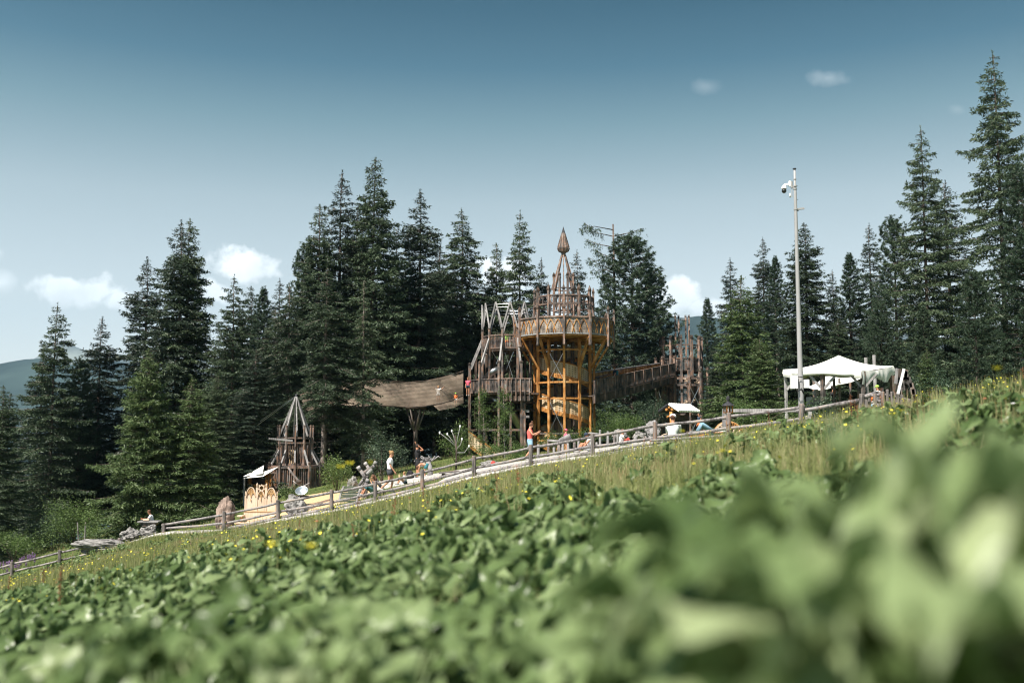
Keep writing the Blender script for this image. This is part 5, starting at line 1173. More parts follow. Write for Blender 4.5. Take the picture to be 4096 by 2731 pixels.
# ------------------------------------------------------------------ tent
def tent():
    L_ = at(3132, 1478, 48); Nn = at(3446, 1481, 46); Rr = at(3574, 1463, 49.5); Bk = Vector((L_.x + Rr.x - Nn.x, L_.y + Rr.y - Nn.y, (L_.z + Rr.z) / 2)); ap = at(3355, 1421, 48.8)
    T = thing('party_tent', 'white canvas pavilion with sagging valance on grey wooden posts', 'tent', (ap.x, ap.y, H(ap.x, ap.y)))
    cs = [L_, Nn, Rr, Bk]; V = []; F_ = []; n = 14; rg = random.Random(2)
    mb = MB()
    for k in range(4):
        a, b = cs[k], cs[(k + 1) % 4]; base = len(V); V = []
        for i in range(n + 1):
            t = i / n
            for j in range(n + 1):
                s = j / n; e = a.lerp(b, s); p = ap.lerp(e, t); p.z -= .28 * math.sin(math.pi * t) * (.6 + .4 * math.sin(math.pi * s)) + .10 * math.sin(math.pi * s) * t; p.z += .012 * noise.noise(p * 2.2) * t; V.append(p)
        i, j = np.meshgrid(np.arange(n), np.arange(n)); q = (j * (n + 1) + i).ravel(); mb.add(V, np.c_[q, q + n + 1, q + n + 2, q + 1])
    mb.build('canopy', M_canvas, T, smooth=True)
    cen = (L_ + Nn + Rr + Bk) / 4
    for k, (dr, fold) in enumerate(((.17, .02), (.52, .11), (.25, .05), (.25, .05))):
        a, b = cs[k], cs[(k + 1) % 4]; V = []; m = 40; r = 6; d = (b - a).normalized(); nn = Vector((d.y, -d.x, 0)); 
        if nn.dot(a - cen) < 0: nn = -nn
        for i in range(m + 1):
            s = i / m; e = a.lerp(b, s); e.z -= .10 * math.sin(math.pi * s); drop = dr * (1 + .3 * math.sin(s * 9 + k)) + (.16 if (k == 0 and s < .12) or (k == 0 and s > .9) else 0)
            for j in range(r + 1): t = j / r; p = e + nn * (fold * math.sin(s * 34 + 2 * math.sin(s * 11)) * t * .6 + .05 * math.sin(math.pi * t)); p.z -= drop * t; V.append(p)
        i, j = np.meshgrid(np.arange(r), np.arange(m)); q = (j * (r + 1) + i).ravel(); MB().add(V, np.c_[q, q + 1, q + r + 2, q + r + 1]).build('valance', M_canvas, T, smooth=True)
    for px, D, w in ((3142, 48.2, .11), (3452, 46.3, .17), (3568, 49.3, .18), (3290, 47.2, .17), (3335, 51.3, .1)):
        p = at(px, 1500, D); tp = min(p.z + .25, 3.3); g = H(p.x, p.y); q = MB(); q.box((p.x, p.y, (g - .1 + tp) / 2), (w, w, tp - g + .1), .4); o = q.build('post', M_grey if px in (3142,) else M_wood, T)
        if px in (3142, 3290, 3452):
            for sg in (-1, 1):
                if (px == 3142 and sg < 0): continue
                dv = (Nn - L_).normalized() * sg; MB().beam(Vector((p.x, p.y, tp - .75)) + dv * .06, Vector((p.x, p.y, tp - .10)) + dv * .62, .09, .1).build('brace', M_grey, o)
    MB().beam(L_ + Vector((.1, .1, -.13)), Nn + Vector((-.1, .15, -.13)), .1, .14).build('beam', M_grey, T); MB().beam(Nn + Vector((.05, .2, -.12)), Rr + Vector((-.1, 0, -.12)), .1, .14).build('beam', M_grey, T)
    # second lower canopy behind
    a, b, c_, d = at(3225, 1548, 53), at(3300, 1505, 56), at(3470, 1500, 57), at(3350, 1538, 53); T2 = thing('shade_canopy', 'second lower white canopy seen beneath the pavilion roof', 'awning', (a.x + 1, 54, H(a.x + 1, 54)))
    V = []; n = 10
    for i in range(n + 1):
        for j in range(n + 1): s, t = i / n, j / n; p = a.lerp(d, s).lerp(b.lerp(c_, s), t); p.z -= .22 * math.sin(math.pi * s) * (1 - t) + .1 * math.sin(math.pi * t); V.append(p)
    i, j = np.meshgrid(np.arange(n), np.arange(n)); q = (j * (n + 1) + i).ravel(); MB().add(V, np.c_[q, q + 1, q + n + 2, q + n + 1]).build('canopy', M_canvas, T2, smooth=True)
    for px, D in ((3254, 55), (3357, 55), (3400, 57), (3432, 56)): p = at(px, 1512, D); g = H(p.x, p.y); MB().tube([(p.x, p.y, g - .1), (p.x, p.y, p.z)], .065, 8).build('post', M_post, T2)
    for px, yt, D, lb in ((3496, 1420, 56, 'thin grey post sticking up behind the right side of the tent roof'), (3463, 1430, 57, 'shorter brown post sticking up behind the tent roof')):
        p = at(px, yt, D); g = H(p.x, p.y); o = MB().tube([(p.x, p.y, g - .1), (p.x, p.y, p.z)], .095, 8).build('post', M_grey, None, origin=(p.x, p.y, g)); tag(o, lb, 'post')
tent()

def plank_arch():
    D = 33; c = at(3622, 1640, D); g = H(c.x, c.y); T = thing('plank_arch', 'pointed arch gate of stepped weathered planks right of the tent', 'arch', (c.x, c.y, g))
    outer = [(3590, 1640), (3594, 1600), (3602, 1560), (3612, 1530), (3622, 1500), (3630, 1475)]
    r = random.Random(1)
    zt = at(3630, 1490, D).z; h = zt - g
    for sg, off in ((-1, 0), (1, 0)):
        mb = MB()
        for k in range(11):
            t = k / 10; x = c.x + .05 + sg * (.30 * (1 - t ** 1.8)) ; z0 = g + h * t * .85 - .05; L = .55 - .2 * t
            mb.beam((x + sg * .04, c.y + .02 * (k % 2), z0), (x - sg * .03 + sg * .02, c.y + .02 * (k % 2), z0 + L * .9), .13, .035, up=(0, 1, 0))
        mb.build('plank_wing', M_fpost, T)
    for sg in (-1, 1): MB().tube([(c.x + sg * .25, c.y + .15, g - .1), (c.x + sg * .12, c.y + .15, g + h * .7), (c.x + .03, c.y + .15, g + h * .85)], .05, 7).build('frame_log', M_darkwood, T)
    MB().beam(at(3592, 1575, D - .3), at(3616, 1475, D - .3), .075, .05).build('pale_board', M_white, T); MB().beam(at(3583, 1535, D + .3), at(3588, 1473, D + .3), .09, .05).build('pale_board', M_grey, T)
    MB().beam(at(3590, 1560, D + .5), at(3600, 1475, D + .5), .16, .06).build('tall_plank', M_darkwood, T); MB().beam(at(3618, 1560, D + .5), at(3624, 1478, D + .5), .13, .06).build('tall_plank', M_wood, T)
plank_arch()

# ------------------------------------------------------------------ notice board
def notice_board():
    D = 50; a = at(2686, 1700, D); b = at(2750, 1705, D + 1.0); g = H(a.x, a.y); T = thing('notice_board', 'roofed wooden notice board with corrugated white roof behind the fence', 'notice board', ((a.x + b.x) / 2, D + .5, g))
    for p, yb in ((a, 1), (b, 1)):
        zt = at(2690, 1646, D).z; MB().tube([(p.x, p.y, H(p.x, p.y) - .2), (p.x, p.y, zt)], .095, 12).build('post', M_warm if p is a else M_darkwood, T, smooth=True)
    za, zb = at(2690, 1740, D).z, at(2690, 1658, D).z; MB().beam(Vector((a.x + .1, a.y + .12, (za + zb) / 2)), Vector((b.x - .1, b.y - .05, (za + zb) / 2)), .05, zb - za, up=(0, 0, 1)).build('board', M_darkwood, T)
    u = Vector((b.x - a.x, b.y - a.y, 0)).normalized(); nn = Vector((u.y, -u.x, 0)); rz = at(2676, 1616, D).z; R0 = a - u * .25; R1 = b + u * .25; R0 = P3(R0, rz); R1 = P3(R1, rz)
    for sg, m, nm in ((1, M_galv, 'roof_sheet'), (-1, M_slate, 'roof_sheet')):
        mb = MB(); K = 13
        for k in range(K):
            p = R0.lerp(R1, (k + .5) / K); e = p + nn * (.62 * sg) - Vector((0, 0, .36)); L = (R1 - R0).length / K; d = (e - p).normalized(); up = d.cross(u)
            mb.tube([p, e], L * .5, 6); 
        mb.build(nm, M_white if sg == 1 else M_slate, T)
    for k, (x, z) in enumerate(((-.17, -.26), (0, -.14), (.17, -.26))):
        MB().tube([R0 + u * .06 + nn * x + Vector((0, 0, z)), R1 - u * .06 + nn * x + Vector((0, 0, z))], .075, 10, mi=0).build('roof_log', M_warm, T)
    MB().tube([at(2668, 1667, D - .1), at(2680, 1664, D)], .05, 8).build('peg', M_warm, T)
notice_board()

def lantern():
    D = 33; c = at(2913, 1648, D); g = H(c.x, c.y); x, y = c.x, c.y; z = lambda py: at(2913, py, D).z
    T = thing('birdhouse_lantern', 'small octagonal arched lantern house with dark cone roof and pine cone finial', 'birdhouse', (x, y, g))
    MB().tube([(x, y, g - .1), (x, y, z(1650))], .06, 8).build('post', M_wood, T)
    MB().lathe((x, y, 0), [(.22, z(1623)), (.20, z(1620)), (.045, z(1606)), (.03, z(1604))], 10).build('roof', M_slate, T); MB().lathe((x, y, 0), [(.17, z(1651)), (.17, z(1648))], 8).build('floor', M_warm, T)
    for k in range(8): a = k * .785 + .3; MB().beam((x + .145 * math.cos(a), y + .145 * math.sin(a), z(1648)), (x + .145 * math.cos(a), y + .145 * math.sin(a), z(1623)), .035).build('column', M_warm if k % 2 else M_wood, T)
    mb = MB()
    for i in range(8):
        for k in range(8): a = k * .785 + i * .39; r = .045 * math.sin(math.pi * (i + 1.2) / 9.5); mb.sphere((x + r * math.cos(a), y + r * math.sin(a), z(1603) + i * .022), .018, 5, 4)
    mb.build('cone_finial', M_slate, T)
    o = MB().beam(at(2890, 1642, 34), at(3240, 1640, 33), .09, .11); o = o.build('beam', M_grey, None, origin=at(3000, 1700, 34)); tag(o, 'long horizontal grey timber beam behind the fence left of the lamp pole', 'beam')
    for px, nm in ((2895, 'beam_post'), (3240, 'beam_post')): p = at(px, 1646, 34); MB().box((p.x, p.y, (p.z + H(p.x, p.y)) / 2), (.1, .1, p.z - H(p.x, p.y))).build('leg', M_grey, o)
lantern()

def carved_wheel():
    D = 36; c = at(2915, 1748, D); g = H(c.x, c.y); r = 61 / F * D; T = thing('carved_wheel', 'upright disc of pierced carved wood, white left half, orange right half, behind fence', 'carving', (c.x, c.y, g))
    u = Vector((1, 0, 0)); v = Vector((0, 0, 1)); fl = Vector((0, -.05, 0))
    for half, m, nm in ((0, M_warm, 'carved_half'), (1, M_fresh, 'carved_half')):
        mb = MB(); A = (-10, 105) if half == 0 else (105, 190); N_ = 14
        for i in range(N_):
            a0, a1 = R_(A[0] + (A[1] - A[0]) * i / N_), R_(A[0] + (A[1] - A[0]) * (i + 1) / N_)
            mb.prism(c, u, v, [(r * .55 * math.cos(a0), r * .55 * math.sin(a0)), (r * math.cos(a0), r * math.sin(a0)), (r * math.cos(a1), r * math.sin(a1)), (r * .55 * math.cos(a1), r * .55 * math.sin(a1))], .05)
            am = (a0 + a1) / 2
            for rr_, s in ((.66, .028), (.78, .035), (.89, .03)):
                q = c + fl * .6 + u * (r * rr_ * math.cos(am + .04 * (i % 2))) + v * (r * rr_ * math.sin(am + .04 * (i % 2))); mb.prism(q, u, v, [(-s * .6, 0), (0, -s), (s * .6, 0), (0, s)], .012, 1)
        mb.build(nm, [m, M_hole], T)
    for k in range(8):
        a = R_(8 + k * 23); d = u * math.cos(a) + v * math.sin(a); MB().beam(c + d * r * .12 + fl, c + d * r * .84 + fl, .03, .045, w2=.05, up=(0, 1, 0)).build('spoke', M_fresh if k in (1, 2, 4, 5, 7) else M_warm, T)
    MB().tube([c + Vector((0, .1, 0)), c - Vector((0, .12, 0))], .12, 14).build('hub', M_hole, T); MB().box((c.x - .03, c.y - .15, c.z + .1), (.1, .1, 1.2)).build('mount_post', M_wood, T)
    MB().tube([c + u * (r * 1.02 * math.cos(t * .32)) + v * (r * 1.02 * math.sin(t * .32)) + Vector((0, .05, 0)) for t in range(0, 11)], .025, 6).build('rim', M_freshdark, T)
    p = at(2800, 1750, 35); b = MB()
    T2 = thing('low_sand_box', 'low brown plank border left of the carved wheel', 'planter', (p.x, p.y, H(p.x, p.y)))
    a, q = at(2760, 1745, 36), at(2868, 1747, 36); MB().beam(a, q, .08, .3).build('board', M_warm, T2); MB().beam(a + Vector((0, .03, .17)), q + Vector((0, .03, .17)), .14, .05).build('top_rail', M_grey, T2)
    MB().beam(a + Vector((.1, 1.3, .1)), q + Vector((.1, 1.3, .1)), .1, .2).build('board', M_wood, T2)
    p = at(2822, 1742, 35.5); o = MB().lathe((p.x, p.y, p.z - .35), [(.05, 0), (.05, .5), (.09, .5), (.08, .56), (.02, .6)], 10).build('mushroom_post', M_wood, None, origin=(p.x, p.y, p.z - .35)); tag(o, 'small round capped wooden post beside the plank border', 'post')
carved_wheel()

# ------------------------------------------------------------------ rocks
def rock(label, px, py, Y, sx, sy, sz, seed, m=M_rock, tilt=0, name='boulder', sharp=.35, zoff=0, grp=None):
    p = at(px, py, Y); g = H(p.x, p.y); c = Vector((p.x, p.y, max(p.z, g - sz * .3) + zoff))
    bm = bmesh.new(); bmesh.ops.create_icosphere(bm, subdivisions=4, radius=1)
    for v in bm.verts:
        n1 = noise.fractal(v.co * 1.3 + Vector((seed, 0, 0)), .7, 2.1, 6); n2 = noise.cell_vector(v.co * 1.6 + Vector((seed * 3, 0, 0)))
        d = 1 + n1 * sharp + (n2.x - .5) * .22; q = v.co * d; v.co = Vector((q.x * sx, q.y * sy, q.z * sz))
    bm.normal_update(); me = bpy.data.meshes.new(name); bm.to_mesh(me); bm.free(); me.materials.append(m); o = bpy.data.objects.new(name, me); COL.objects.link(o); o.location = c; o.rotation_euler = (0, tilt, seed)
    return tag(o, label, 'rock', grp)
rock('grey boulder with dark underside, left of the pale one below the boy', 520, 2138, 45, .42, .4, .27, 1)
rock('pale boulder directly below the trough table', 597, 2130, 44.5, .38, .36, .34, 2)
rock('small pale stone leaning right of the pale boulder', 650, 2148, 44, .2, .2, .14, 3)
rock('long flat lichen covered rock slab below the low fence', 440, 2190, 43, 1.5, .8, .30, 4, tilt=-.16)
rock('rusty red standing stone left of the throne', 903, 2064, 43.5, .48, .4, .80, 5, M_rockr, sharp=.22)
rock('rough grey boulder carrying the steel dish', 1185, 2026, 41.6, .42, .4, .50, 6, tilt=-.2)
rock('grey pointed rock behind the crossed logs', 1412, 1945, 47, .24, .25, .42, 7)
rock('white boulder at the left fence end near the notice board', 2612, 1722, 48, .36, .35, .42, 8, m=M_grey)
rock('flat rock on the grass right of the picnic table', 1852, 1905, 45, .32, .3, .16, 9)
rock('grey rock beside the red rucksack', 1960, 1858, 50, .5, .4, .22, 10)
rock('small stone lying in the grass below the boulders', 700, 2165, 42.5, .22, .2, .12, 11)
rock('pale stone behind the log palisade', 2480, 1745, 52, .4, .4, .35, 12)
rock('pale rock at the foot of the lamp pole', 3240, 1690, 31, .3, .3, .2, 13)
rock('sunlit boulder among shrubs at the palisade end', 2560, 1750, 50, .4, .35, .3, 14)

# ------------------------------------------------------------------ throne, dish, logs, loungers, table
def throne():
    D = 43.0; s = D / F; bx = at(1046, 2112, D); T = thing('throne_bench', 'new pale wood throne bench with three gothic arches in its tall back', 'bench', (bx.x, D, H(bx.x, D)))
    X = lambda u_: at(940 + u_ / 5.6, 2000, D).x; Z = lambda v_: at(1046, 1900 + v_ / 5.6, D).z; u = Vector((1, 0, 0)); v = Vector((0, 0, 1)); O = Vector((0, D, 0))
    def arch(x0, x1, vs, vtop, th=.06):
        w = X(x1) - X(x0); h = Z(vtop) - Z(vs); pts = [(X(x0), Z(820)), (X(x1), Z(820)), (X(x1), Z(vs))]
        for q in (.2, .4, .6, .8, 1): pts.append((X(x1) - w / 2 * q ** 1.5, Z(vs) + h * math.sin(q * math.pi / 2) ** .9))
        for q in (.8, .6, .4, .2): pts.append((X(x0) + w / 2 * q ** 1.5, Z(vs) + h * math.sin(q * math.pi / 2) ** .9))
        pts.append((X(x0), Z(vs))); return pts, w, h
    for x0, x1, vs, vt in ((255, 465, 470, 268), (508, 668, 500, 345), (708, 918, 480, 280)):
        pts, w, h = arch(x0, x1, vs, vt); mb = MB(); mb.prism(O, u, v, pts, .05); P_ = mb.build('back_panel', M_fresh, T)
        mb = MB(); ti = [(a, b) for a, b in pts if b >= Z(vs) - .001]; cx = (X(x0) + X(x1)) / 2; zz = Z(vs)
        # tracery field above two small pointed openings
        tr = ti + [(X(x0) + w * .04, zz - .04), (X(x0) + w * .12, zz + h * .18), (X(x0) + w * .27, zz + h * .34), (X(x0) + w * .42, zz + h * .14), (cx - .012, zz - .06), (cx + .012, zz - .06), (X(x1) - w * .42, zz + h * .14), (X(x1) - w * .27, zz + h * .34), (X(x1) - w * .12, zz + h * .18), (X(x1) - w * .04, zz - .04)]
        mb.prism(O + Vector((0, -.035, 0)), u, v, tr, .03)
        for (qx, qz) in ((0, .72), (-.12, .52), (.12, .52), (0, .50), (-.2, .36), (.2, .36), (0, .30), (-.09, .64), (.09, .64), (-.26, .24), (.26, .24)): r = .016; mb.prism(Vector((cx + w * qx, D - .052, zz + h * qz)), u, v, [(-r, 0), (0, -r), (r, 0), (0, r)], .01, 1)
        mb.build('tracery', [M_freshdark, M_hole], P_)
        mb = MB(); edge = [Vector((a, D - .04, b)) for a, b in ti]
        for i in range(len(edge) - 1): mb.beam(edge[i], edge[i + 1], .03, .07, up=(0, 1, 0))
        mb.build('arch_moulding', M_fresh, P_)
        MB().lathe((cx, D - .06, Z(590)), [(.004, 0), (.018, .06), (.012, .12), (.004, .13)], 8).build('pendant', M_freshdark, P_)
    for x0, vt, tip in ((235, 455, 350), (488, 270, 168), (695, 270, 178), (942, 455, 358)):
        w = .045 if x0 in (235, 942) else .065; z1 = Z(vt); p = MB().box((X(x0), D, (Z(1050) + z1) / 2), (w * 1.2, .09, z1 - Z(1050))).build('back_post', M_fresh, T); h = Z(tip) - z1
        MB().lathe((X(x0), D, z1), [(.012, 0), (.012, .02), (w * .55, .05), (w * .58, h * .6), (w * .3, h * .85), (.004, h)], 10).build('acorn_finial', M_fresh, p)
    cr = MB(); zc = Z(335); z2 = Z(205); x0, x1 = X(528), X(650); w = x1 - x0
    cr.prism(O, u, v, [(x0, zc), (x0 + .02, zc), (x0 + .035, zc + (z2 - zc) * .55), (x0 + w / 2, zc + (z2 - zc) * .78), (x1 - .035, zc + (z2 - zc) * .55), (x1 - .02, zc), (x1, zc), (x1, z2), (x1 - w * .22, z2 - .06), (x0 + w / 2, z2 + .01), (x0 + w * .22, z2 - .06), (x0, z2)], .05)
    cr.beam((X(508), D, Z(300)), (X(600), D, Z(345)), .04, .04, up=(0, 1, 0)); cr.beam((X(668), D, Z(300)), (X(580), D, Z(345)), .04, .04, up=(0, 1, 0)); cr.build('crown', M_fresh, T)
    def bd(n, xa, xb, va, vb, y0, y1, m=M_fresh): return MB().box(((X(xa) + X(xb)) / 2, (y0 + y1) / 2, (Z(va) + Z(vb)) / 2), (X(xb) - X(xa), abs(y1 - y0), Z(va) - Z(vb))).build(n, m, T)
    bd('back_board', 218, 972, 812, 1045, D - .10, D + .02); bd('trim_rail', 218, 972, 804, 818, D - .12, D + .0, M_freshdark)
    bd('seat', 90, 985, 1036, 1062, D - .62, D - .1); bd('seat_box', 105, 970, 1062, 1330, D - .56, D - .1); bd('box_trim', 100, 975, 1064, 1084, D - .575, D - .56, M_freshdark)
    for xa in (120, 830): bd('arm_rest', xa, xa + 120, 882, 912, D - .5, D - .1); MB().box((X(xa + 75), D - .3, (Z(912) + Z(1036)) / 2), (.06, .3, Z(912) - Z(1036))).build('arm_support', M_freshdark, T)
throne()
def dish():
    c = at(1207, 1964, 41.6); T = thing('steel_dish', 'shiny round steel bowl tilted on the grey boulder', 'bowl', c); prof = [(.005, -.075), (.10, -.062), (.18, -.03), (.235, .015), (.262, .045), (.268, .045), (.24, .005), (.18, -.042), (.10, -.078), (.005, -.09)]
    mb = MB(); n = 32; R_t = math.radians(38); vs = []
    for r, z in prof:
        for k in range(n): a = 6.2832 * k / n; x, y = r * math.cos(a), r * math.sin(a); vs.append(c + Vector((x, y * math.cos(R_t) + z * -math.sin(R_t), y * math.sin(R_t) + z * math.cos(R_t))))
    m = len(prof); mb.add(vs, [(i * n + k, i * n + (k + 1) % n, (i + 1) * n + (k + 1) % n, (i + 1) * n + k) for i in range(m - 1) for k in range(n)]); mb.build('bowl', M_steelw, T, smooth=True)
    MB().beam(at(1173, 1983, 41.8), at(1235, 1984, 41.8), .2, .05).build('base_plank', M_darkwood, T)
    # carved dragon-like log above it
    T = thing('log_sculpture', 'slanting log with branch stubs behind the steel dish, a carved creature', 'sculpture', at(1190, 1960, 46)); mb = MB()
    mb.tube([at(1152, 1868, 46), at(1170, 1895, 46), at(1190, 1918, 46), at(1202, 1940, 46)], [.04, .055, .06, .09], 8); mb.build('trunk', M_fpost, T, smooth=True)
    MB().sphere(at(1195, 1926, 45.9), .13, 10, 8, sc=(1.1, .8, .7)).build('head', M_darkwood, T, smooth=True)
    for a, b, c_ in (((1195, 1935), (1180, 1930), (1172, 1922)), ((1208, 1945), (1225, 1938), (1238, 1930)), ((1205, 1942), (1215, 1960), (1222, 1985))): MB().tube([at(*a, 46), at(*b, 46), at(*c_, 46)], [.035, .025, .02], 6).build('limb', M_grey, T, smooth=True)
    p = at(1215, 1985, 46); MB().tube([at(1205, 1945, 46), Vector((p.x, 46, H(p.x, 46)))], .06, 7).build('leg', M_fpost, T)
    for i, (y, a, b) in enumerate(((1987, 1225, 1322), (1996, 1230, 1318), (2013, 1228, 1290), (2031, 1222, 1272), (2040, 1222, 1262))):
        p0 = at(a, y, 46 - i * .45); p1 = at(b, y, 46 - i * .45); p0.z = H(p0.x, p0.y) + .08; p1.z = H(p1.x, p1.y) + .10
        o = MB().beam(p0, p1, .25, .09).build('timber_step', M_fpost, None, origin=p0); tag(o, '%s timber step edge from the top in the wood chip bed' % ORD[i], 'step', 'timber steps in the wood chip bed')
dish()
def crossed_logs():
    D = 43; T = thing('crossed_logs', 'pale crossed logs of a climbing frame with a person sitting below', 'climbing frame', gp(1480, 1990, D)); q = lambda x, y, d=0: at(1320 + x / 5.113, 1800 + y / 5.113, D + d)
    for a, b, r in ((q(600, 380, -.3), q(860, 760, -.1), .085), (q(745, 300, .5), q(1060, 770, .2), .08), (q(915, 280, .2), q(640, 800, .3), .08), (q(760, 640, -.4), q(640, 880, -.4), .09), (q(690, 590, .1), q(590, 730, .1), .08)):
        MB().tube([a, b], r * .85, 10).build('log', M_rail, T, smooth=True); d = (b - a).normalized(); MB().tube([a - d * .12, a + d * .03], r * 1.03, 10).build('log_end', M_grey, T, smooth=True)
    MB().tube([q(690, 470, -.1), q(870, 350, .2)], .085, 10).build('log', M_fpost, T, smooth=True); MB().tube([q(760, 490, -.5), q(850, 400, -.3)], .08, 10).build('log', M_grey, T, smooth=True)
    for x in (680, 740): a = q(x, 800, .1); MB().tube([a, Vector((a.x, a.y, H(a.x, a.y) - .1))], .07, 8).build('leg', M_fpost, T)
    for x in (1030,): MB().beam(q(x + 55, 720), q(x - 5, 880), .08, .12).build('side_board', M_grey, T)
crossed_logs()
def lounger(label, x0, x1, yt, yb, D, lean, seed):
    """curved plank recliner: two bent side frames with planks between"""
    a = at(x0, yb, D); b = at(x1, yb, D); T = thing('wave_lounger', label, 'lounger', (a.x, a.y, H(a.x, a.y)), 'curved plank loungers'); zt = at(x0, yt, D).z; n = 9; prof = []
    for i in range(n): t = i / (n - 1); prof.append((lean * (t ** 1.7), a.z + (zt - a.z) * t))
    for x in (a.x, b.x):
        mb = MB(); pts = [Vector((x + dx, D + dx * .6, z)) for dx, z in prof]
        for i in range(n - 1): mb.beam(pts[i], pts[i + 1] + (pts[i + 1] - pts[i]) * .06, .07, .14, up=(0, 1, 0))
        mb.build('side_frame', M_grey, T)
    mb = MB()
    for i in range(n - 1):
        (d0, z0), (d1, z1) = prof[i], prof[i + 1]; e = .012; mb.add([(a.x + d0, D - .05 + d0 * .6, z0 + e), (b.x + d0, D - .05 + d0 * .6, z0 + e), (b.x + d1, D - .05 + d1 * .6, z1), (a.x + d1, D - .05 + d1 * .6, z1), (a.x + d0, D - .01 + d0 * .6, z0 + e), (b.x + d0, D - .01 + d0 * .6, z0 + e), (b.x + d1, D - .01 + d1 * .6, z1), (a.x + d1, D - .01 + d1 * .6, z1)], [(0, 1, 2, 3), (7, 6, 5, 4), (0, 4, 5, 1), (3, 2, 6, 7), (0, 3, 7, 4), (1, 5, 6, 2)])
    mb.build('plank_back', M_lounger, T); MB().box(((a.x + b.x) / 2 + .1, D + .5, a.z + .25), (b.x - a.x, .7, .08)).build('seat', M_grey, T)
M_lounger = wood('mossy_plank', [(.02, .028, .02), (.045, .06, .042), (.075, .09, .062), (.10, .11, .085)])
lounger('dark mossy plank lounger left of the crossed logs', 1357, 1428, 1944, 2008, 41.2, .16, 1)
lounger('dark mossy plank lounger behind the middle of the upper fence', 2467, 2520, 1770, 1822, 40, .12, 2)

def palisade():
    rg = random.Random(6); g_ = 'upright log stubs round the gravel yard'
    for i, (px, yt, yb, D, w) in enumerate(((2152, 1776, 1813, 44, 11), (2192, 1760, 1810, 45, 9), (2216, 1788, 1818, 46, 10), (2253, 1775, 1829, 41, 10), (2275, 1772, 1830, 41, 9), (2297, 1768, 1815, 45, 11), (2314, 1752, 1820, 43, 9), (2337, 1780, 1810, 46, 9), (2387, 1768, 1812, 47, 9), (2399, 1718, 1812, 46, 9), (2420, 1776, 1812, 48, 10), (2430, 1724, 1810, 47, 10), (2456, 1742, 1802, 46, 9), (2471, 1721, 1795, 49, 10), (2488, 1754, 1790, 47, 13), (2541, 1745, 1790, 45, 11), (2561, 1760, 1800, 43, 8), (2575, 1752, 1798, 44, 7), (2590, 1770, 1810, 41, 10))):
        p = at(px, yt, D); b = H(p.x, p.y); r = w / F * D / 2; where = ['short thick stub just right of the woman in red', 'slim stub with rusty side second right of the woman in red', 'low stub under the first low beam', 'left of the paired stubs before the gravel yard', 'right of the paired stubs before the gravel yard', 'rough stub with rusty edge behind the kneeling child', 'tall stub with a notched top in the yard middle', 'low grey stub near the sitting child', 'low stub behind the fence post beside the sitting child', 'tallest round topped stub of the whole row', 'short stub right of the tallest one', 'tall slender stub between two short ones', 'stub with an orange brown face left of the lounger', 'tall stub behind the lounger, left of the person in white', 'short wide stub before the person in white', 'wide stub right of the mossy lounger', 'thin brown stub near the rope', 'thinnest stub holding the rope', 'low stub at the fence post by the notice board'][i]
        mb = MB(); t = Vector((rg.uniform(-.03, .03), 0, 0)); mb.tube([(p.x, p.y, b - .2), (p.x + t.x, p.y, p.z - .03), (p.x + t.x, p.y, p.z)], [r * 1.05, r, r * .7], 10); o = mb.build('log_stub', M_fpost if i in (1, 5, 12, 16) else M_grey, None, origin=(p.x, p.y, b)); tag(o, where, 'log post', g_)
    T = thing('dragon_log', 'thick pale log tilted up like an animal head on two legs, over the gravel yard', 'log sculpture', gp(2250, 1815, 43))
    MB().tube([at(2236, 1768, 43), at(2250, 1757, 42.8), at(2279, 1742, 42.6)], [.10, .11, .095], 12).build('upper_jaw', M_grey, T, smooth=True); MB().tube([at(2255, 1768, 42.9), at(2285, 1753, 42.7)], [.06, .05], 10).build('lower_jaw', M_grey, T, smooth=True)
    for px in (2236, 2250): a = at(px, 1772, 43); MB().tube([a, Vector((a.x, a.y, H(a.x, a.y) - .1))], .075, 9).build('leg', M_fpost, T, smooth=True)
    MB().beam(at(2193, 1760, 45), at(2238, 1764, 43.4), .1, .08).build('neck_beam', M_grey, T)
    T = thing('bent_steel_tube', 'bent pale tube handrail behind the fence post near the tower', 'handrail', gp(2352, 1810, 46)); MB().tube([at(2351, 1760, 46), at(2351, 1738, 46), at(2355, 1732, 46), at(2366, 1732, 46), at(2396, 1736, 46)], .045, 8).build('tube', M_grey, T, smooth=True)
    p = at(2353, 1760, 46); MB().tube([(p.x, p.y, H(p.x, p.y) - .1), p], .045, 8).build('upright', M_grey, T, smooth=True)
    T = thing('rope_line', 'sagging rope slung between stubs left of the notice board', 'rope', gp(2640, 1760, 40)); MB().tube([at(2575, 1755, 43), at(2595, 1762, 42), at(2620, 1752, 41), at(2640, 1746, 40.5), at(2655, 1737, 40), at(2672, 1733, 40)], .018, 6).build('rope', M_fresh, T, smooth=True)
palisade()
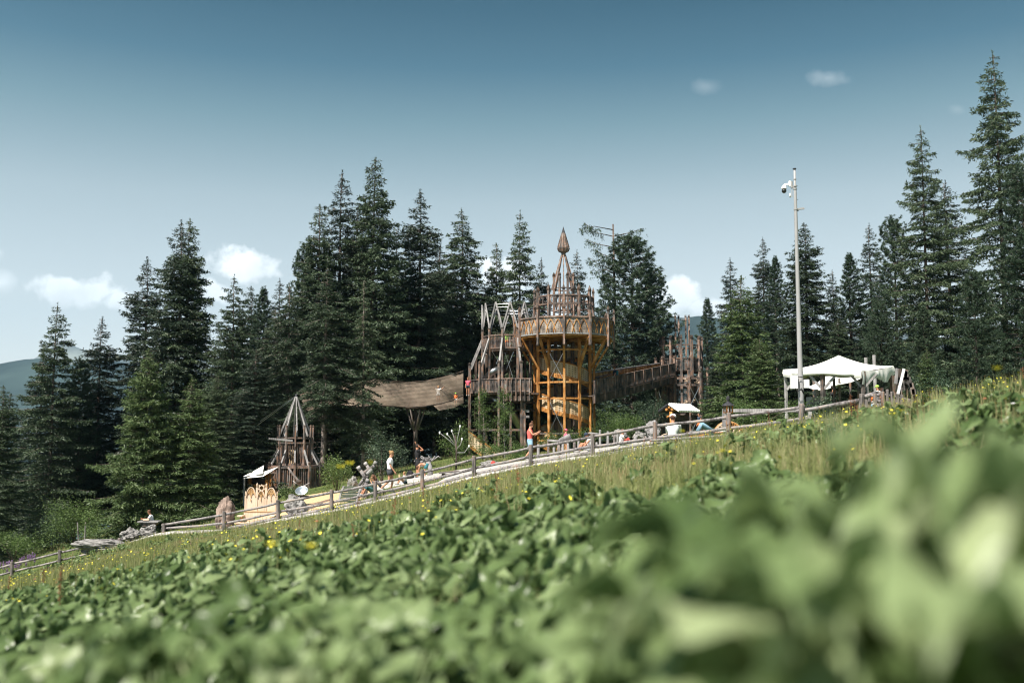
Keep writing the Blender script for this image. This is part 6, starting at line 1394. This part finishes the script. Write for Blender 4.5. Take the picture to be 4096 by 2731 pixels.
def metal_tree():
    D = 56; b = gp(1824, 1880, D); T = thing('metal_tree', 'bare steel tree sculpture with knobbed pipe branches', 'sculpture', b); q = lambda x, y: at(1200 + x / 1.96, 1700 + y / 1.96, D)
    MB().tube([b - Vector((0, 0, .2)), q(1228, 200), q(1215, 80)], [.055, .05, .035], 8).build('trunk', M_bark, T, smooth=True)
    for pts in (((1215, 160), (1160, 110), (1095, 60)), ((1215, 150), (1185, 110), (1155, 70)), ((1215, 130), (1205, 90), (1190, 45)), ((1222, 170), (1240, 80), (1255, 10)), ((1224, 190), (1260, 150), (1270, 110)), ((1225, 215), (1290, 215), (1325, 165))):
        P_ = [q(*p) for p in pts]; o = MB().tube(P_, [.02, .016, .013], 6).build('branch', M_galv, T, smooth=True); MB().sphere(P_[-1], .06, 8, 6, sc=(.8, .8, 1.4)).build('knob', M_white, o, smooth=True)
    T = thing('driftwood_stump', 'silvery root stump with twisting arms standing on its trunk', 'stump', gp(1712, 1900, 52)); rg = random.Random(9); c = at(1712, 1845, 52); g = H(c.x, c.y)
    MB().tube([(c.x + .1, c.y, g - .1), (c.x + .12, c.y, (g + c.z) / 2), (c.x, c.y, c.z)], [.17, .13, .14], 9).build('trunk', M_grey, T, smooth=True)
    for k in range(16):
        a = rg.uniform(0, 6.28); L = rg.uniform(.35, .75); d = Vector((math.cos(a) * L, math.sin(a) * L * .5, 0)); pts = [c + Vector((0, 0, rg.uniform(-.05, .1)))]
        for j in range(1, 5): pts.append(c + d * (j / 4) + Vector((rg.uniform(-.07, .07), 0, rg.uniform(-.06, .13) + .05 * j)))
        MB().tube(pts, [.055, .045, .035, .03, .012], 6).build('root', M_grey, T, smooth=True)
    MB().tube([at(1693, 1845, 52), at(1670, 1850, 52), at(1657, 1842, 52)], [.08, .06, .04], 7).build('root', M_grey, T, smooth=True); MB().tube([at(1700, 1850, 51.8), at(1690, 1862, 51.8), at(1680, 1864, 51.7)], [.07, .06, .03], 7).build('root', M_grey, T, smooth=True)
    T = thing('picnic_table', 'grey plank table on the grass slope left of the metal tree', 'table', gp(1788, 1905, 46)); a, b = at(1758, 1891, 46), at(1832, 1884, 46.4)
    for k in range(4): MB().beam(a + Vector((0, k * .18, 0)), b + Vector((0, k * .18, 0)), .17, .05).build('top_plank', M_fpost, T)
    for p in (a.lerp(b, .2), a.lerp(b, .8)): gz = H(p.x, p.y + .3); MB().box((p.x, p.y + .27, (p.z + gz) / 2 - .05), (.14, .5, max(.1, p.z - gz))).build('leg', M_darkwood, T)
    T = thing('trough_table', 'small grey trough shaped table the boy leans on, above the boulders', 'table', gp(597, 2120, 46.5)); a, b = at(557, 2085, 46.3), at(640, 2085, 46.3); MB().beam(a, b, .5, .065).build('top', M_grey, T)
    c = (a + b) / 2; w = (b.x - a.x) / 2; MB().prism(Vector((c.x, c.y, c.z - .035)), (1, 0, 0), (0, 0, 1), [(-w * .86, 0), (-w * .55, -.17), (w * .55, -.17), (w * .86, 0)], .36).build('trough', M_wood, T)
    gz = H(c.x, c.y); MB().box((c.x, c.y, (c.z - .2 + gz) / 2), (.3, .3, max(.1, c.z - .2 - gz))).build('foot', M_fpost, T)
    p = at(578, 2078, 46.1); o = MB().tube([p + Vector((-.06, 0, -.01)), p + Vector((.2, 0, -.01))], .045, 10).build('log_piece', M_fresh, None, origin=p); tag(o, 'short cut log lying on the trough table beside the boy', 'log')
    T = thing('stone_figure', 'pale block with a carved pine cone under the tent', 'sculpture', gp(3255, 1640, 50)); c = at(3262, 1600, 50); MB().box((c.x, c.y, (c.z + H(c.x, c.y)) / 2 + .1), (.75, .5, c.z - H(c.x, c.y) + .1), .3).build('block', M_grey, T); mb = MB(); p = at(3265, 1572, 49.9)
    for i in range(7):
        for k in range(8): a = k * .785 + i * .39; r = .13 * math.sin(math.pi * (i + 1.2) / 8.5); mb.sphere((p.x + r * math.cos(a), p.y + r * math.sin(a), p.z - .15 + i * .05), .045, 6, 5)
    mb.build('pine_cone', M_grey, T, smooth=True)
    MB().beam(at(3240, 1610, 49.8), at(3262, 1590, 49.8), .2, .12).build('lid', M_grey, T)
    T = thing('log_bench', 'row of timber benches and a table under the tent', 'bench', gp(3380, 1640, 49)); a, b = at(3310, 1613, 49), at(3440, 1606, 49.5); MB().beam(a, b, .7, .06).build('top', M_darkwood, T)
    for t in (.15, .5, .85): p = a.lerp(b, t); gz = H(p.x, p.y); MB().box((p.x, p.y, (p.z + gz) / 2), (.12, .5, max(.1, p.z - gz))).build('leg', M_wood, T)
    T = thing('signpost', 'thin pale marker stake at the edge of the gravel clearing', 'stake', gp(1598, 1925, 52)); p = at(1598, 1896, 52); MB().tube([(p.x, p.y, H(p.x, p.y) - .1), p], .045, 8).build('stake', M_panel, T)
    T = thing('tripod_poles', 'two crossed dead poles leaning at the forest edge left of the boulders', 'poles', gp(315, 2180, 50)); a = at(310, 2088, 50)
    for px in (318, 338): MB().tube([a + Vector((.02 * (px - 318), 0, 0)), gp(px, 2180, 50) - Vector((0, 0, .1))], .03, 6).build('pole', M_rail, T)
metal_tree()

# ------------------------------------------------------------------ people
M_skin = mat('skin', (.52, .27, .17), .55, .06, 6); M_tan = mat('tanned_skin', (.46, .22, .13), .55, .06, 6)
M_eye = mat('eye', (.03, .02, .02), .3, .0)
def cloth(n, c): return mat(n, c, .9, .10, 9)
C_white = cloth('white_shirt', (.80, .80, .80)); C_char = cloth('charcoal_shorts', (.045, .048, .055)); C_coral = cloth('coral_top', (.70, .13, .11)); C_blue = cloth('pale_denim', (.20, .33, .42)); C_black = cloth('black_clothes', (.02, .02, .022))
C_navy = cloth('navy_clothes', (.03, .045, .07)); C_orange = cloth('orange_shirt', (.70, .18, .05)); C_pink = cloth('pink_shirt', (.65, .12, .18)); C_teal = cloth('teal_pack', (.04, .17, .20)); C_lime = cloth('lime_shirt', (.35, .60, .10)); C_grey = cloth('grey_shirt', (.55, .57, .60)); C_redc = cloth('red_cloth', (.55, .06, .05))
H_blond = mat('blond_hair', (.30, .18, .08), .7, .3, 30); H_brown = mat('brown_hair', (.12, .055, .03), .7, .3, 30); H_dark = mat('dark_hair', (.03, .02, .015), .6, .3, 30); H_shoe = mat('shoe', (.35, .34, .33), .7, .1)
def person(label, loc, rz, s, J, top=None, topm=None, bot=None, botm=None, hair=H_brown, bun=None, skin=M_skin, sleeve=.45, leg=.35, cap=None, shoes=H_shoe, pack=None, group=None, sunglasses=False, ground=True):
    """J: joints in metres, facing +X, +Y is the figure's left, z up from the feet"""
    T = thing('person', label, 'person', loc, group); T.rotation_euler.z = rz; T.scale = (s, s, s)
    V = []; E = []; Rr = []
    def nd(p, r, par=None):
        V.append(Vector(p)); Rr.append((r, r) if not hasattr(r, '__len__') else r)
        if par is not None: E.append((par, len(V) - 1))
        return len(V) - 1
    pel, ch, nk, hd = [Vector(J[k]) for k in ('pelvis', 'chest', 'neck', 'head')]
    i0 = nd(pel, .115); i1 = nd(pel.lerp(ch, .5), .105, i0); i2 = nd(ch, .115, i1); i3 = nd(nk, .055, i2); fwd = Vector(J.get('face', (1, 0, 0))).normalized(); up = (hd - nk).normalized()
    i4 = nd(hd + fwd * .012 - up * .04, .076, i3); i5 = nd(hd + up * .045, .088, i4); i6 = nd(hd + up * .10, .06, i5); nd(hd + fwd * .095 - up * .01, .016, i5); nd(hd + fwd * .07 - up * .085, .03, i4)
    side = Vector((-fwd.y, fwd.x, 0)).normalized()
    for sg in (1, -1): nd(hd + side * sg * .088, .018, i5)
    for sg, k in ((1, 'L'), (-1, 'R')):
        sh, el, ha = [Vector(J[n + k]) for n in ('sh', 'el', 'ha')]; a = nd(sh, .055, i2); b = nd(sh.lerp(el, .4), .047, a); c = nd(el, .037, b); d = nd(el.lerp(ha, .35), .038, c); w = nd(ha, .024, d)
        f = (ha - el).normalized(); palm = nd(ha + f * .055, (.030, .022), w); o = f.orthogonal().normalized(); q = f.cross(o)
        for m, l in ((-.030, .060), (-.010, .072), (.010, .068), (.028, .052)): x = nd(ha + f * .085 + o * m, .011, palm); y = nd(ha + f * (.085 + l * .55) + o * m * 1.1 + q * .012, .0095, x); nd(ha + f * (.085 + l) + o * m * 1.1 + q * .030, .0085, y)
        x = nd(ha + f * .04 + o * -.038 + q * .01, .012, palm); nd(ha + f * .075 + o * -.052 + q * .02, .010, x)
        hi, kn, an, to = [Vector(J[n + k]) for n in ('hi', 'kn', 'an', 'to')]; a = nd(hi, .092, i0); b = nd(hi.lerp(kn, .5), .075, a); c = nd(kn, .052, b); d = nd(kn.lerp(an, .35), .053, c); e = nd(an, .034, d); nd(an.lerp(to, .5) - Vector((0, 0, .02)), .033, e); nd(to, .026, len(V) - 1)
    me = bpy.data.meshes.new('body'); me.from_pydata(V, E, []); me.materials.append(skin); o = bpy.data.objects.new('body', me); COL.objects.link(o); o.parent = T
    sk = o.modifiers.new('skin', 'SKIN'); sk.use_smooth_shade = True; dat = me.skin_vertices[0].data
    for i, r in enumerate(Rr): dat[i].radius = r; dat[i].use_root = (i == 0)
    o.modifiers.new('sub', 'SUBSURF').levels = 1; o.modifiers['sub'].render_levels = 1
    z = Vector((0, 0, 0)); lat = (Vector(J['shL']) - Vector(J['shR'])).normalized(); sw = (Vector(J['shL']) - Vector(J['shR'])).length / 2
    def part(mb, n, m, sm=True): return mb.build(n, m, T, smooth=sm, origin=(0, 0, 0)) if False else _fix(mb.build(n, m, None, smooth=sm), T)
    if top:
        mb = MB(); d = ch - pel; mb.tube([pel - d * .08, pel + d * .25, pel.lerp(ch, .6), ch + d * .02, ch.lerp(nk, .55), nk.lerp(ch, .12)], [.165, .150, .160, sw + .025, sw * .85, .07], 16, lat=lat, flat=.72)
        for k in 'LR':
            sh, el, ha = [Vector(J[n + k]) for n in ('sh', 'el', 'ha')]
            if sleeve > 0: e = sh.lerp(el, min(1, sleeve * 1.6)); mb.tube([sh.lerp(ch, .25), sh, e], [.075, .072, .060], 10); 
            if sleeve > .9: mb.tube([el, el.lerp(ha, .9)], [.055, .04], 10)
        part(mb, top, topm)
    if bot:
        mb = MB(); d = ch - pel; mb.tube([pel + d * .18, pel, pel - d.normalized() * .12], [.150, .175, .165], 16, lat=lat, flat=.8)
        for k in 'LR': hi, kn = Vector(J['hi' + k]), Vector(J['kn' + k]); an = Vector(J['an' + k]); mb.tube([hi.lerp(pel, .2), hi.lerp(kn, leg * .6), hi.lerp(kn, leg)] if leg <= 1 else [hi.lerp(pel, .2), kn, kn.lerp(an, leg - 1)], [.118, .108, .100] if leg <= 1 else [.115, .078, .06], 12)
        part(mb, bot, botm)
    if hair:
        mb = MB(); c = hd + up * .05 - fwd * .022
        mb.sphere(c, .105, 14, 10, sc=(1, .95, .98)); 
        if bun == 'bun': mb.sphere(hd - fwd * .12 + up * .085, .048, 8, 6)
        if bun == 'top': mb.sphere(hd - fwd * .05 + up * .185, .05, 8, 6)
        if bun == 'long': mb.tube([c - fwd * .05, c - fwd * .09 - up * .14, c - fwd * .08 - up * .28], [.085, .07, .03], 10)
        part(mb, 'hair', hair)
    if cap: mb = MB(); mb.sphere(hd + up * .07 - fwd * .01, .112, 14, 8, sc=(1, 1, .8)); mb.tube([hd + up * .05 + fwd * .07, hd + up * .045 + fwd * .17], [.07, .05], 8, lat=side, flat=.2); part(mb, 'cap', cap)
    mb = MB()
    for sg in (1, -1):
        if sunglasses: mb.sphere(hd + fwd * .088 + side * sg * .034 + up * .018, .026, 8, 6, sc=(.6, 1, .8)); mb.beam(hd + fwd * .085 + side * sg * .055 + up * .02, hd + side * sg * .09 + up * .02, .008)
        else: mb.sphere(hd + fwd * .083 + side * sg * .033 + up * .018, .010, 6, 5)
    part(mb, 'sunglasses' if sunglasses else 'eyes', M_black if sunglasses else M_eye)
    mb = MB(); mb.tube([hd + fwd * .080 + side * .025 - up * .052, hd + fwd * .088 - up * .052, hd + fwd * .080 - side * .025 - up * .052], .006, 5); part(mb, 'mouth', C_coral)
    if shoes:
        for k in 'LR': an, to = Vector(J['an' + k]), Vector(J['to' + k]); mb = MB(); d = (to - an); mb.tube([an - Vector((0, 0, .0)) - Vector((d.x, d.y, 0)).normalized() * .05 - Vector((0, 0, .03)), an.lerp(to, .5) - Vector((0, 0, .01)), to + Vector((0, 0, .0)), to + d.normalized() * .04], [.045, .048, .042, .02], 10); part(mb, 'shoe', shoes)
    if pack: mb = MB(); c = pel.lerp(ch, .75) - fwd * .20; d = ch - pel; mb.tube([c - d * .55, c - d * .3, c + d * .3, c + d * .5], [.10, .15, .14, .08], 10, lat=lat, flat=.65); p_ = part(mb, 'backpack', pack)
    return T
def _fix(o, T): o.parent = T; return o
STAND = dict(pelvis=(0, 0, .93), chest=(0, 0, 1.27), neck=(0, 0, 1.47), head=(.02, 0, 1.60), shL=(0, .17, 1.40), shR=(0, -.17, 1.40), elL=(-.03, .22, 1.12), elR=(-.03, -.22, 1.12), haL=(.06, .23, .87), haR=(.06, -.23, .87),
             hiL=(0, .09, .90), hiR=(0, -.09, .90), knL=(.03, .10, .48), knR=(.03, -.10, .48), anL=(0, .10, .09), anR=(0, -.10, .09), toL=(.15, .11, .03), toR=(.15, -.11, .03))
def pose(**k): d = dict(STAND); d.update(k); return d
def SIT(**k): d = dict(STAND, pelvis=(0, 0, .14), chest=(.05, 0, .47), neck=(.08, 0, .66), head=(.11, 0, .79), shL=(.06, .17, .60), shR=(.06, -.17, .60), elL=(.22, .22, .40), elR=(.22, -.22, .40), haL=(.42, .14, .34), haR=(.42, -.14, .34), hiL=(.02, .10, .13), hiR=(.02, -.10, .13), knL=(.40, .16, .42), knR=(.40, -.16, .42), anL=(.58, .14, .08), anR=(.58, -.14, .08), toL=(.72, .14, .04), toR=(.72, -.14, .04)); d.update(k); return d
def place(px, py_feet, D, dz=0): p = at(px, py_feet, D); return Vector((p.x, p.y, H(p.x, p.y) + .05 + dz))
person('woman in white shirt and dark shorts walking along the path, fair hair in a bun', place(1558, 1990, 41.6), R_(4), 1.0,
       pose(chest=(.0, 0, 1.27), neck=(.03, 0, 1.47), head=(.07, 0, 1.585), face=(1, -.1, -.35), elR=(.04, -.22, 1.11), haR=(.20, -.2, .88), elL=(-.08, .22, 1.12), haL=(-.02, .23, .88), knL=(.12, .10, .50), anL=(.04, .10, .10), toL=(.18, .11, .04), knR=(-.02, -.10, .50), anR=(-.34, -.10, .20), toR=(-.24, -.11, .06)),
       't_shirt', C_white, 'shorts', C_char, H_blond, 'bun', sleeve=.45, leg=.42)
wr = person('woman in coral sleeveless top and denim shorts holding up her phone, wearing sunglasses', place(2120, 1860, 44.5), R_(-8), .98,
       pose(head=(.06, 0, 1.58), face=(1, 0, -.3), shL=(.02, .18, 1.40), elR=(.15, -.22, 1.17), haR=(.36, -.06, 1.28), elL=(.18, .22, 1.14), haL=(.38, .04, 1.24), knR=(.06, -.10, .50), anR=(-.20, -.10, .16), toR=(-.08, -.1, .04), knL=(.04, .1, .5), anL=(.1, .1, .09), toL=(.25, .1, .03)),
       'tank_top', C_coral, 'denim_shorts', C_blue, H_brown, 'top', sleeve=0, leg=1.0, sunglasses=True)
p = wr.location + Vector((.43, -.06, 1.26)); o = MB().box(p, (.02, .075, .15)).build('smartphone', M_black, None, origin=p); tag(o, 'black smartphone held up by the woman in coral', 'phone')
person('man with teal rucksack walking up the wooden ramp', Vector((at(2460, 1560, 77.3).x, 77.3, zat(1553, 77.3))), R_(172), 1.0, pose(face=(1, 0, -.2), elR=(.2, -.2, 1.15), haR=(.42, -.2, 1.1), knL=(.15, .1, .5), anR=(-.15, -.1, .1), toR=(0, -.1, .03)), 'shirt', C_navy, 'shorts', C_black, H_brown, None, M_tan, .45, .5, pack=C_teal)
person('child in white t-shirt standing inside the net', Vector((at(1752, 1620, 70.2).x, 70.4, zat(1612, 70.2))), R_(-90), .72, pose(elL=(.1, .35, 1.4), haL=(.1, .5, 1.55), elR=(.1, -.35, 1.4), haR=(.1, -.5, 1.5)), 't_shirt', C_white, 'shorts', C_grey, H_blond)
person('child in orange shirt and pale cap inside the lower net', Vector((at(1822, 1630, 71.2).x, 71.3, zat(1624, 71.2))), R_(-90), .55, STAND, 't_shirt', C_orange, 'shorts', C_grey, H_brown, cap=C_lime)
person('child leaning over the corner of the wing balcony by the net', Vector((at(1872, 1550, 74.2).x, 74.2, zat(1580, 73))), R_(-100), .80, pose(), 't_shirt', C_pink, 'shorts', C_navy, H_brown, skin=M_tan)
person('child in lime green shirt behind the upper wing railing', Vector((at(2028, 1390, 74.6).x, 75.0, zat(1392, 74))), R_(-90), .70, pose(), 't_shirt', C_lime, 'shorts', C_orange, H_blond)
person('person in black reaching up at the driftwood stump', place(1668, 1915, 52), R_(20), 1.02, pose(elL=(.05, .32, 1.55), haL=(.0, .28, 1.72), elR=(.28, -.15, 1.42), haR=(.1, -.1, 1.60), face=(1, 0, .2)), 'vest', C_black, 'shorts', C_black, H_dark, skin=M_tan, sleeve=.2, leg=.9, shoes=C_black)
person('bare backed child bending over by the driftwood', place(1700, 1925, 49.5), R_(180), .72, pose(pelvis=(-.1, 0, .82), chest=(.28, 0, .92), neck=(.42, 0, .82), head=(.50, 0, .72), face=(.4, 0, -1), shL=(.33, .17, .88), shR=(.33, -.17, .88), elL=(.4, .2, .62), elR=(.4, -.2, .62), haL=(.42, .15, .4), haR=(.42, -.15, .4), hiL=(-.1, .09, .8), hiR=(-.1, -.09, .8)), None, None, 'shorts', C_teal, H_brown, skin=M_skin, leg=.7)
person('blond toddler crouching on the gravel clearing', place(1622, 1950, 45.5), R_(200), .62, SIT(), 't_shirt', C_white, 'shorts', C_navy, H_blond)
person('person in patterned navy top sitting under the crossed logs', place(1500, 1985, 42.3), R_(200), .95, SIT(elL=(.15, .2, .45), haL=(.2, .05, .62)), 'top', C_navy, 'trousers', C_teal, H_brown, 'long', M_tan, .3, 1.3)
person('child in pink shirt standing behind the tilted log', place(2263, 1825, 44.5), R_(10), .66, pose(knL=(.12, .1, .5)), 't_shirt', C_pink, 'shorts', C_white, H_brown, cap=C_pink)
person('child in grey vest kneeling and digging in the gravel yard', place(2362, 1815, 39.5), R_(190), .85, SIT(elL=(.28, .2, .35), elR=(.28, -.2, .35), haL=(.5, .15, .12), haR=(.5, -.15, .12), head=(.16, 0, .77), face=(1, 0, -.5)), 'vest', C_white, 'shorts', C_grey, H_brown, skin=M_tan, sleeve=.1, cap=C_navy)
person('person in white shirt sitting among the stubs by the shrubs', place(2484, 1790, 50), R_(-10), .95, SIT(), 'shirt', C_white, 'trousers', C_redc, H_brown, skin=M_tan, leg=1.7)
person('older man in white cap and white shirt seated, back to the fence', place(2692, 1800, 35.0, -.05), R_(70), 1.05, SIT(pelvis=(0, 0, .20), chest=(.03, 0, .54), neck=(.06, 0, .74), head=(.08, 0, .87), shL=(.04, .20, .67), shR=(.04, -.20, .67)), 'shirt', C_white, 'trousers', C_grey, H_brown, skin=M_tan, sleeve=.6, leg=1.8, cap=C_white)
person('child in orange shirt and dark vest by the far tower foot', place(2798, 1740, 58), R_(200), .80, pose(), 'vest', C_navy, 'shorts', C_orange, H_dark, skin=M_tan, sleeve=.1)
person('person lying on the ground in blue jeans behind the fence by the plank border', place(2850, 1775, 33.5, .1), R_(180), .9, SIT(pelvis=(0, 0, .12), chest=(-.32, 0, .14), neck=(-.50, 0, .17), head=(-.62, 0, .2), face=(0, 0, 1), shL=(-.42, .17, .14), shR=(-.42, -.17, .14), elL=(-.3, .3, .1), elR=(-.3, -.3, .1), haL=(-.1, .3, .1), haR=(-.1, -.3, .1)), 'shirt', C_grey, 'jeans', C_blue, H_brown, leg=1.8, skin=M_tan)
person('woman in black t-shirt standing under the tent, dark hair tied back', place(3337, 1690, 52), R_(10), 1.05, pose(face=(1, 0, -.1)), 't_shirt', C_black, 'trousers', C_black, H_dark, 'bun', M_tan, .5, 1.9)
person('seated guest in red under the tent, left of the woman in black', place(3302, 1660, 51.5, .3), R_(-20), .95, SIT(), 'shirt', C_redc, 'trousers', C_navy, H_brown, skin=M_tan, leg=1.7)
person('seated guest in dark cap under the right part of the tent', place(3412, 1655, 51.0, .3), R_(180), .95, SIT(), 'shirt', C_navy, 'trousers', C_navy, H_dark, skin=M_tan, leg=1.7, cap=C_black)
person('person in lime yellow cap and white shirt seen between the pickets', place(3516, 1700, 36), R_(185), .66, pose(), 'shirt', C_white, 'trousers', C_white, H_brown, skin=M_skin, cap=C_lime, leg=1.8)
person('child in orange top and blue shorts between the pickets', place(3487, 1705, 34), R_(10), .50, pose(), 't_shirt', C_orange, 'shorts', C_blue, H_brown)
b = place(597, 2110, 46.9)
bt = at(597, 2082, 46.9).z
person('boy in light grey t-shirt leaning with both arms on the trough table', Vector((at(611, 2082, 46.75).x, 46.75, bt - .98 * .78)), R_(200), .78, pose(chest=(.10, 0, 1.22), neck=(.16, 0, 1.38), head=(.22, 0, 1.50), face=(1, 0, -.5), shL=(.12, .17, 1.30), shR=(.12, -.17, 1.30), elL=(.30, .26, 1.08), elR=(.30, -.26, 1.08), haL=(.55, .15, 1.10), haR=(.52, -.15, 1.12)), 't_shirt', C_grey, 'shorts', C_navy, H_brown, skin=M_tan)
T = thing('rucksack', 'black rucksack left on the ground by the dark trunks', 'rucksack', place(1640, 1918, 50)); q = T.location; MB().lathe(q, [(.16, 0), (.2, .1), (.19, .3), (.12, .42), (.03, .46)], 12).build('bag', C_black, T, smooth=True); MB().tube([q + Vector((.18, 0, .1)), q + Vector((.27, 0, .2)), q + Vector((.18, 0, .34))], .02, 6).build('strap', C_grey, T)
T = thing('red_bag', 'small red bag by the rock below the castle wing', 'bag', place(1973, 1858, 48)); q = T.location; MB().lathe(q, [(.10, 0), (.13, .08), (.11, .2), (.03, .26)], 10).build('bag', C_redc, T, smooth=True); MB().tube([q + Vector((-.07, 0, .2)), q + Vector((0, 0, .32)), q + Vector((.07, 0, .2))], .012, 5).build('strap', C_black, T)
# ------------------------------------------------------------------ haze
def haze():
    m = bpy.data.materials.new('haze'); m.use_nodes = True; nt = m.node_tree; nt.nodes.clear(); o = nt.nodes.new('ShaderNodeOutputMaterial'); v = nt.nodes.new('ShaderNodeVolumePrincipled')
    v.inputs['Color'].default_value = (.42, .70, .95, 1); v.inputs['Density'].default_value = .00008; v.inputs['Anisotropy'].default_value = .2; nt.links.new(v.outputs[0], o.inputs['Volume'])
    x0, x1, y0, y1, z0, z1 = -13000, 13000, -4200, 8600, -1600, 1150
    b = MB().box(((x0 + x1) / 2, (y0 + y1) / 2, (z0 + z1) / 2), (x1 - x0, y1 - y0, z1 - z0)).build('haze', m); tag(b, 'thin blue air between here and the far ridges', kind='stuff')
haze()
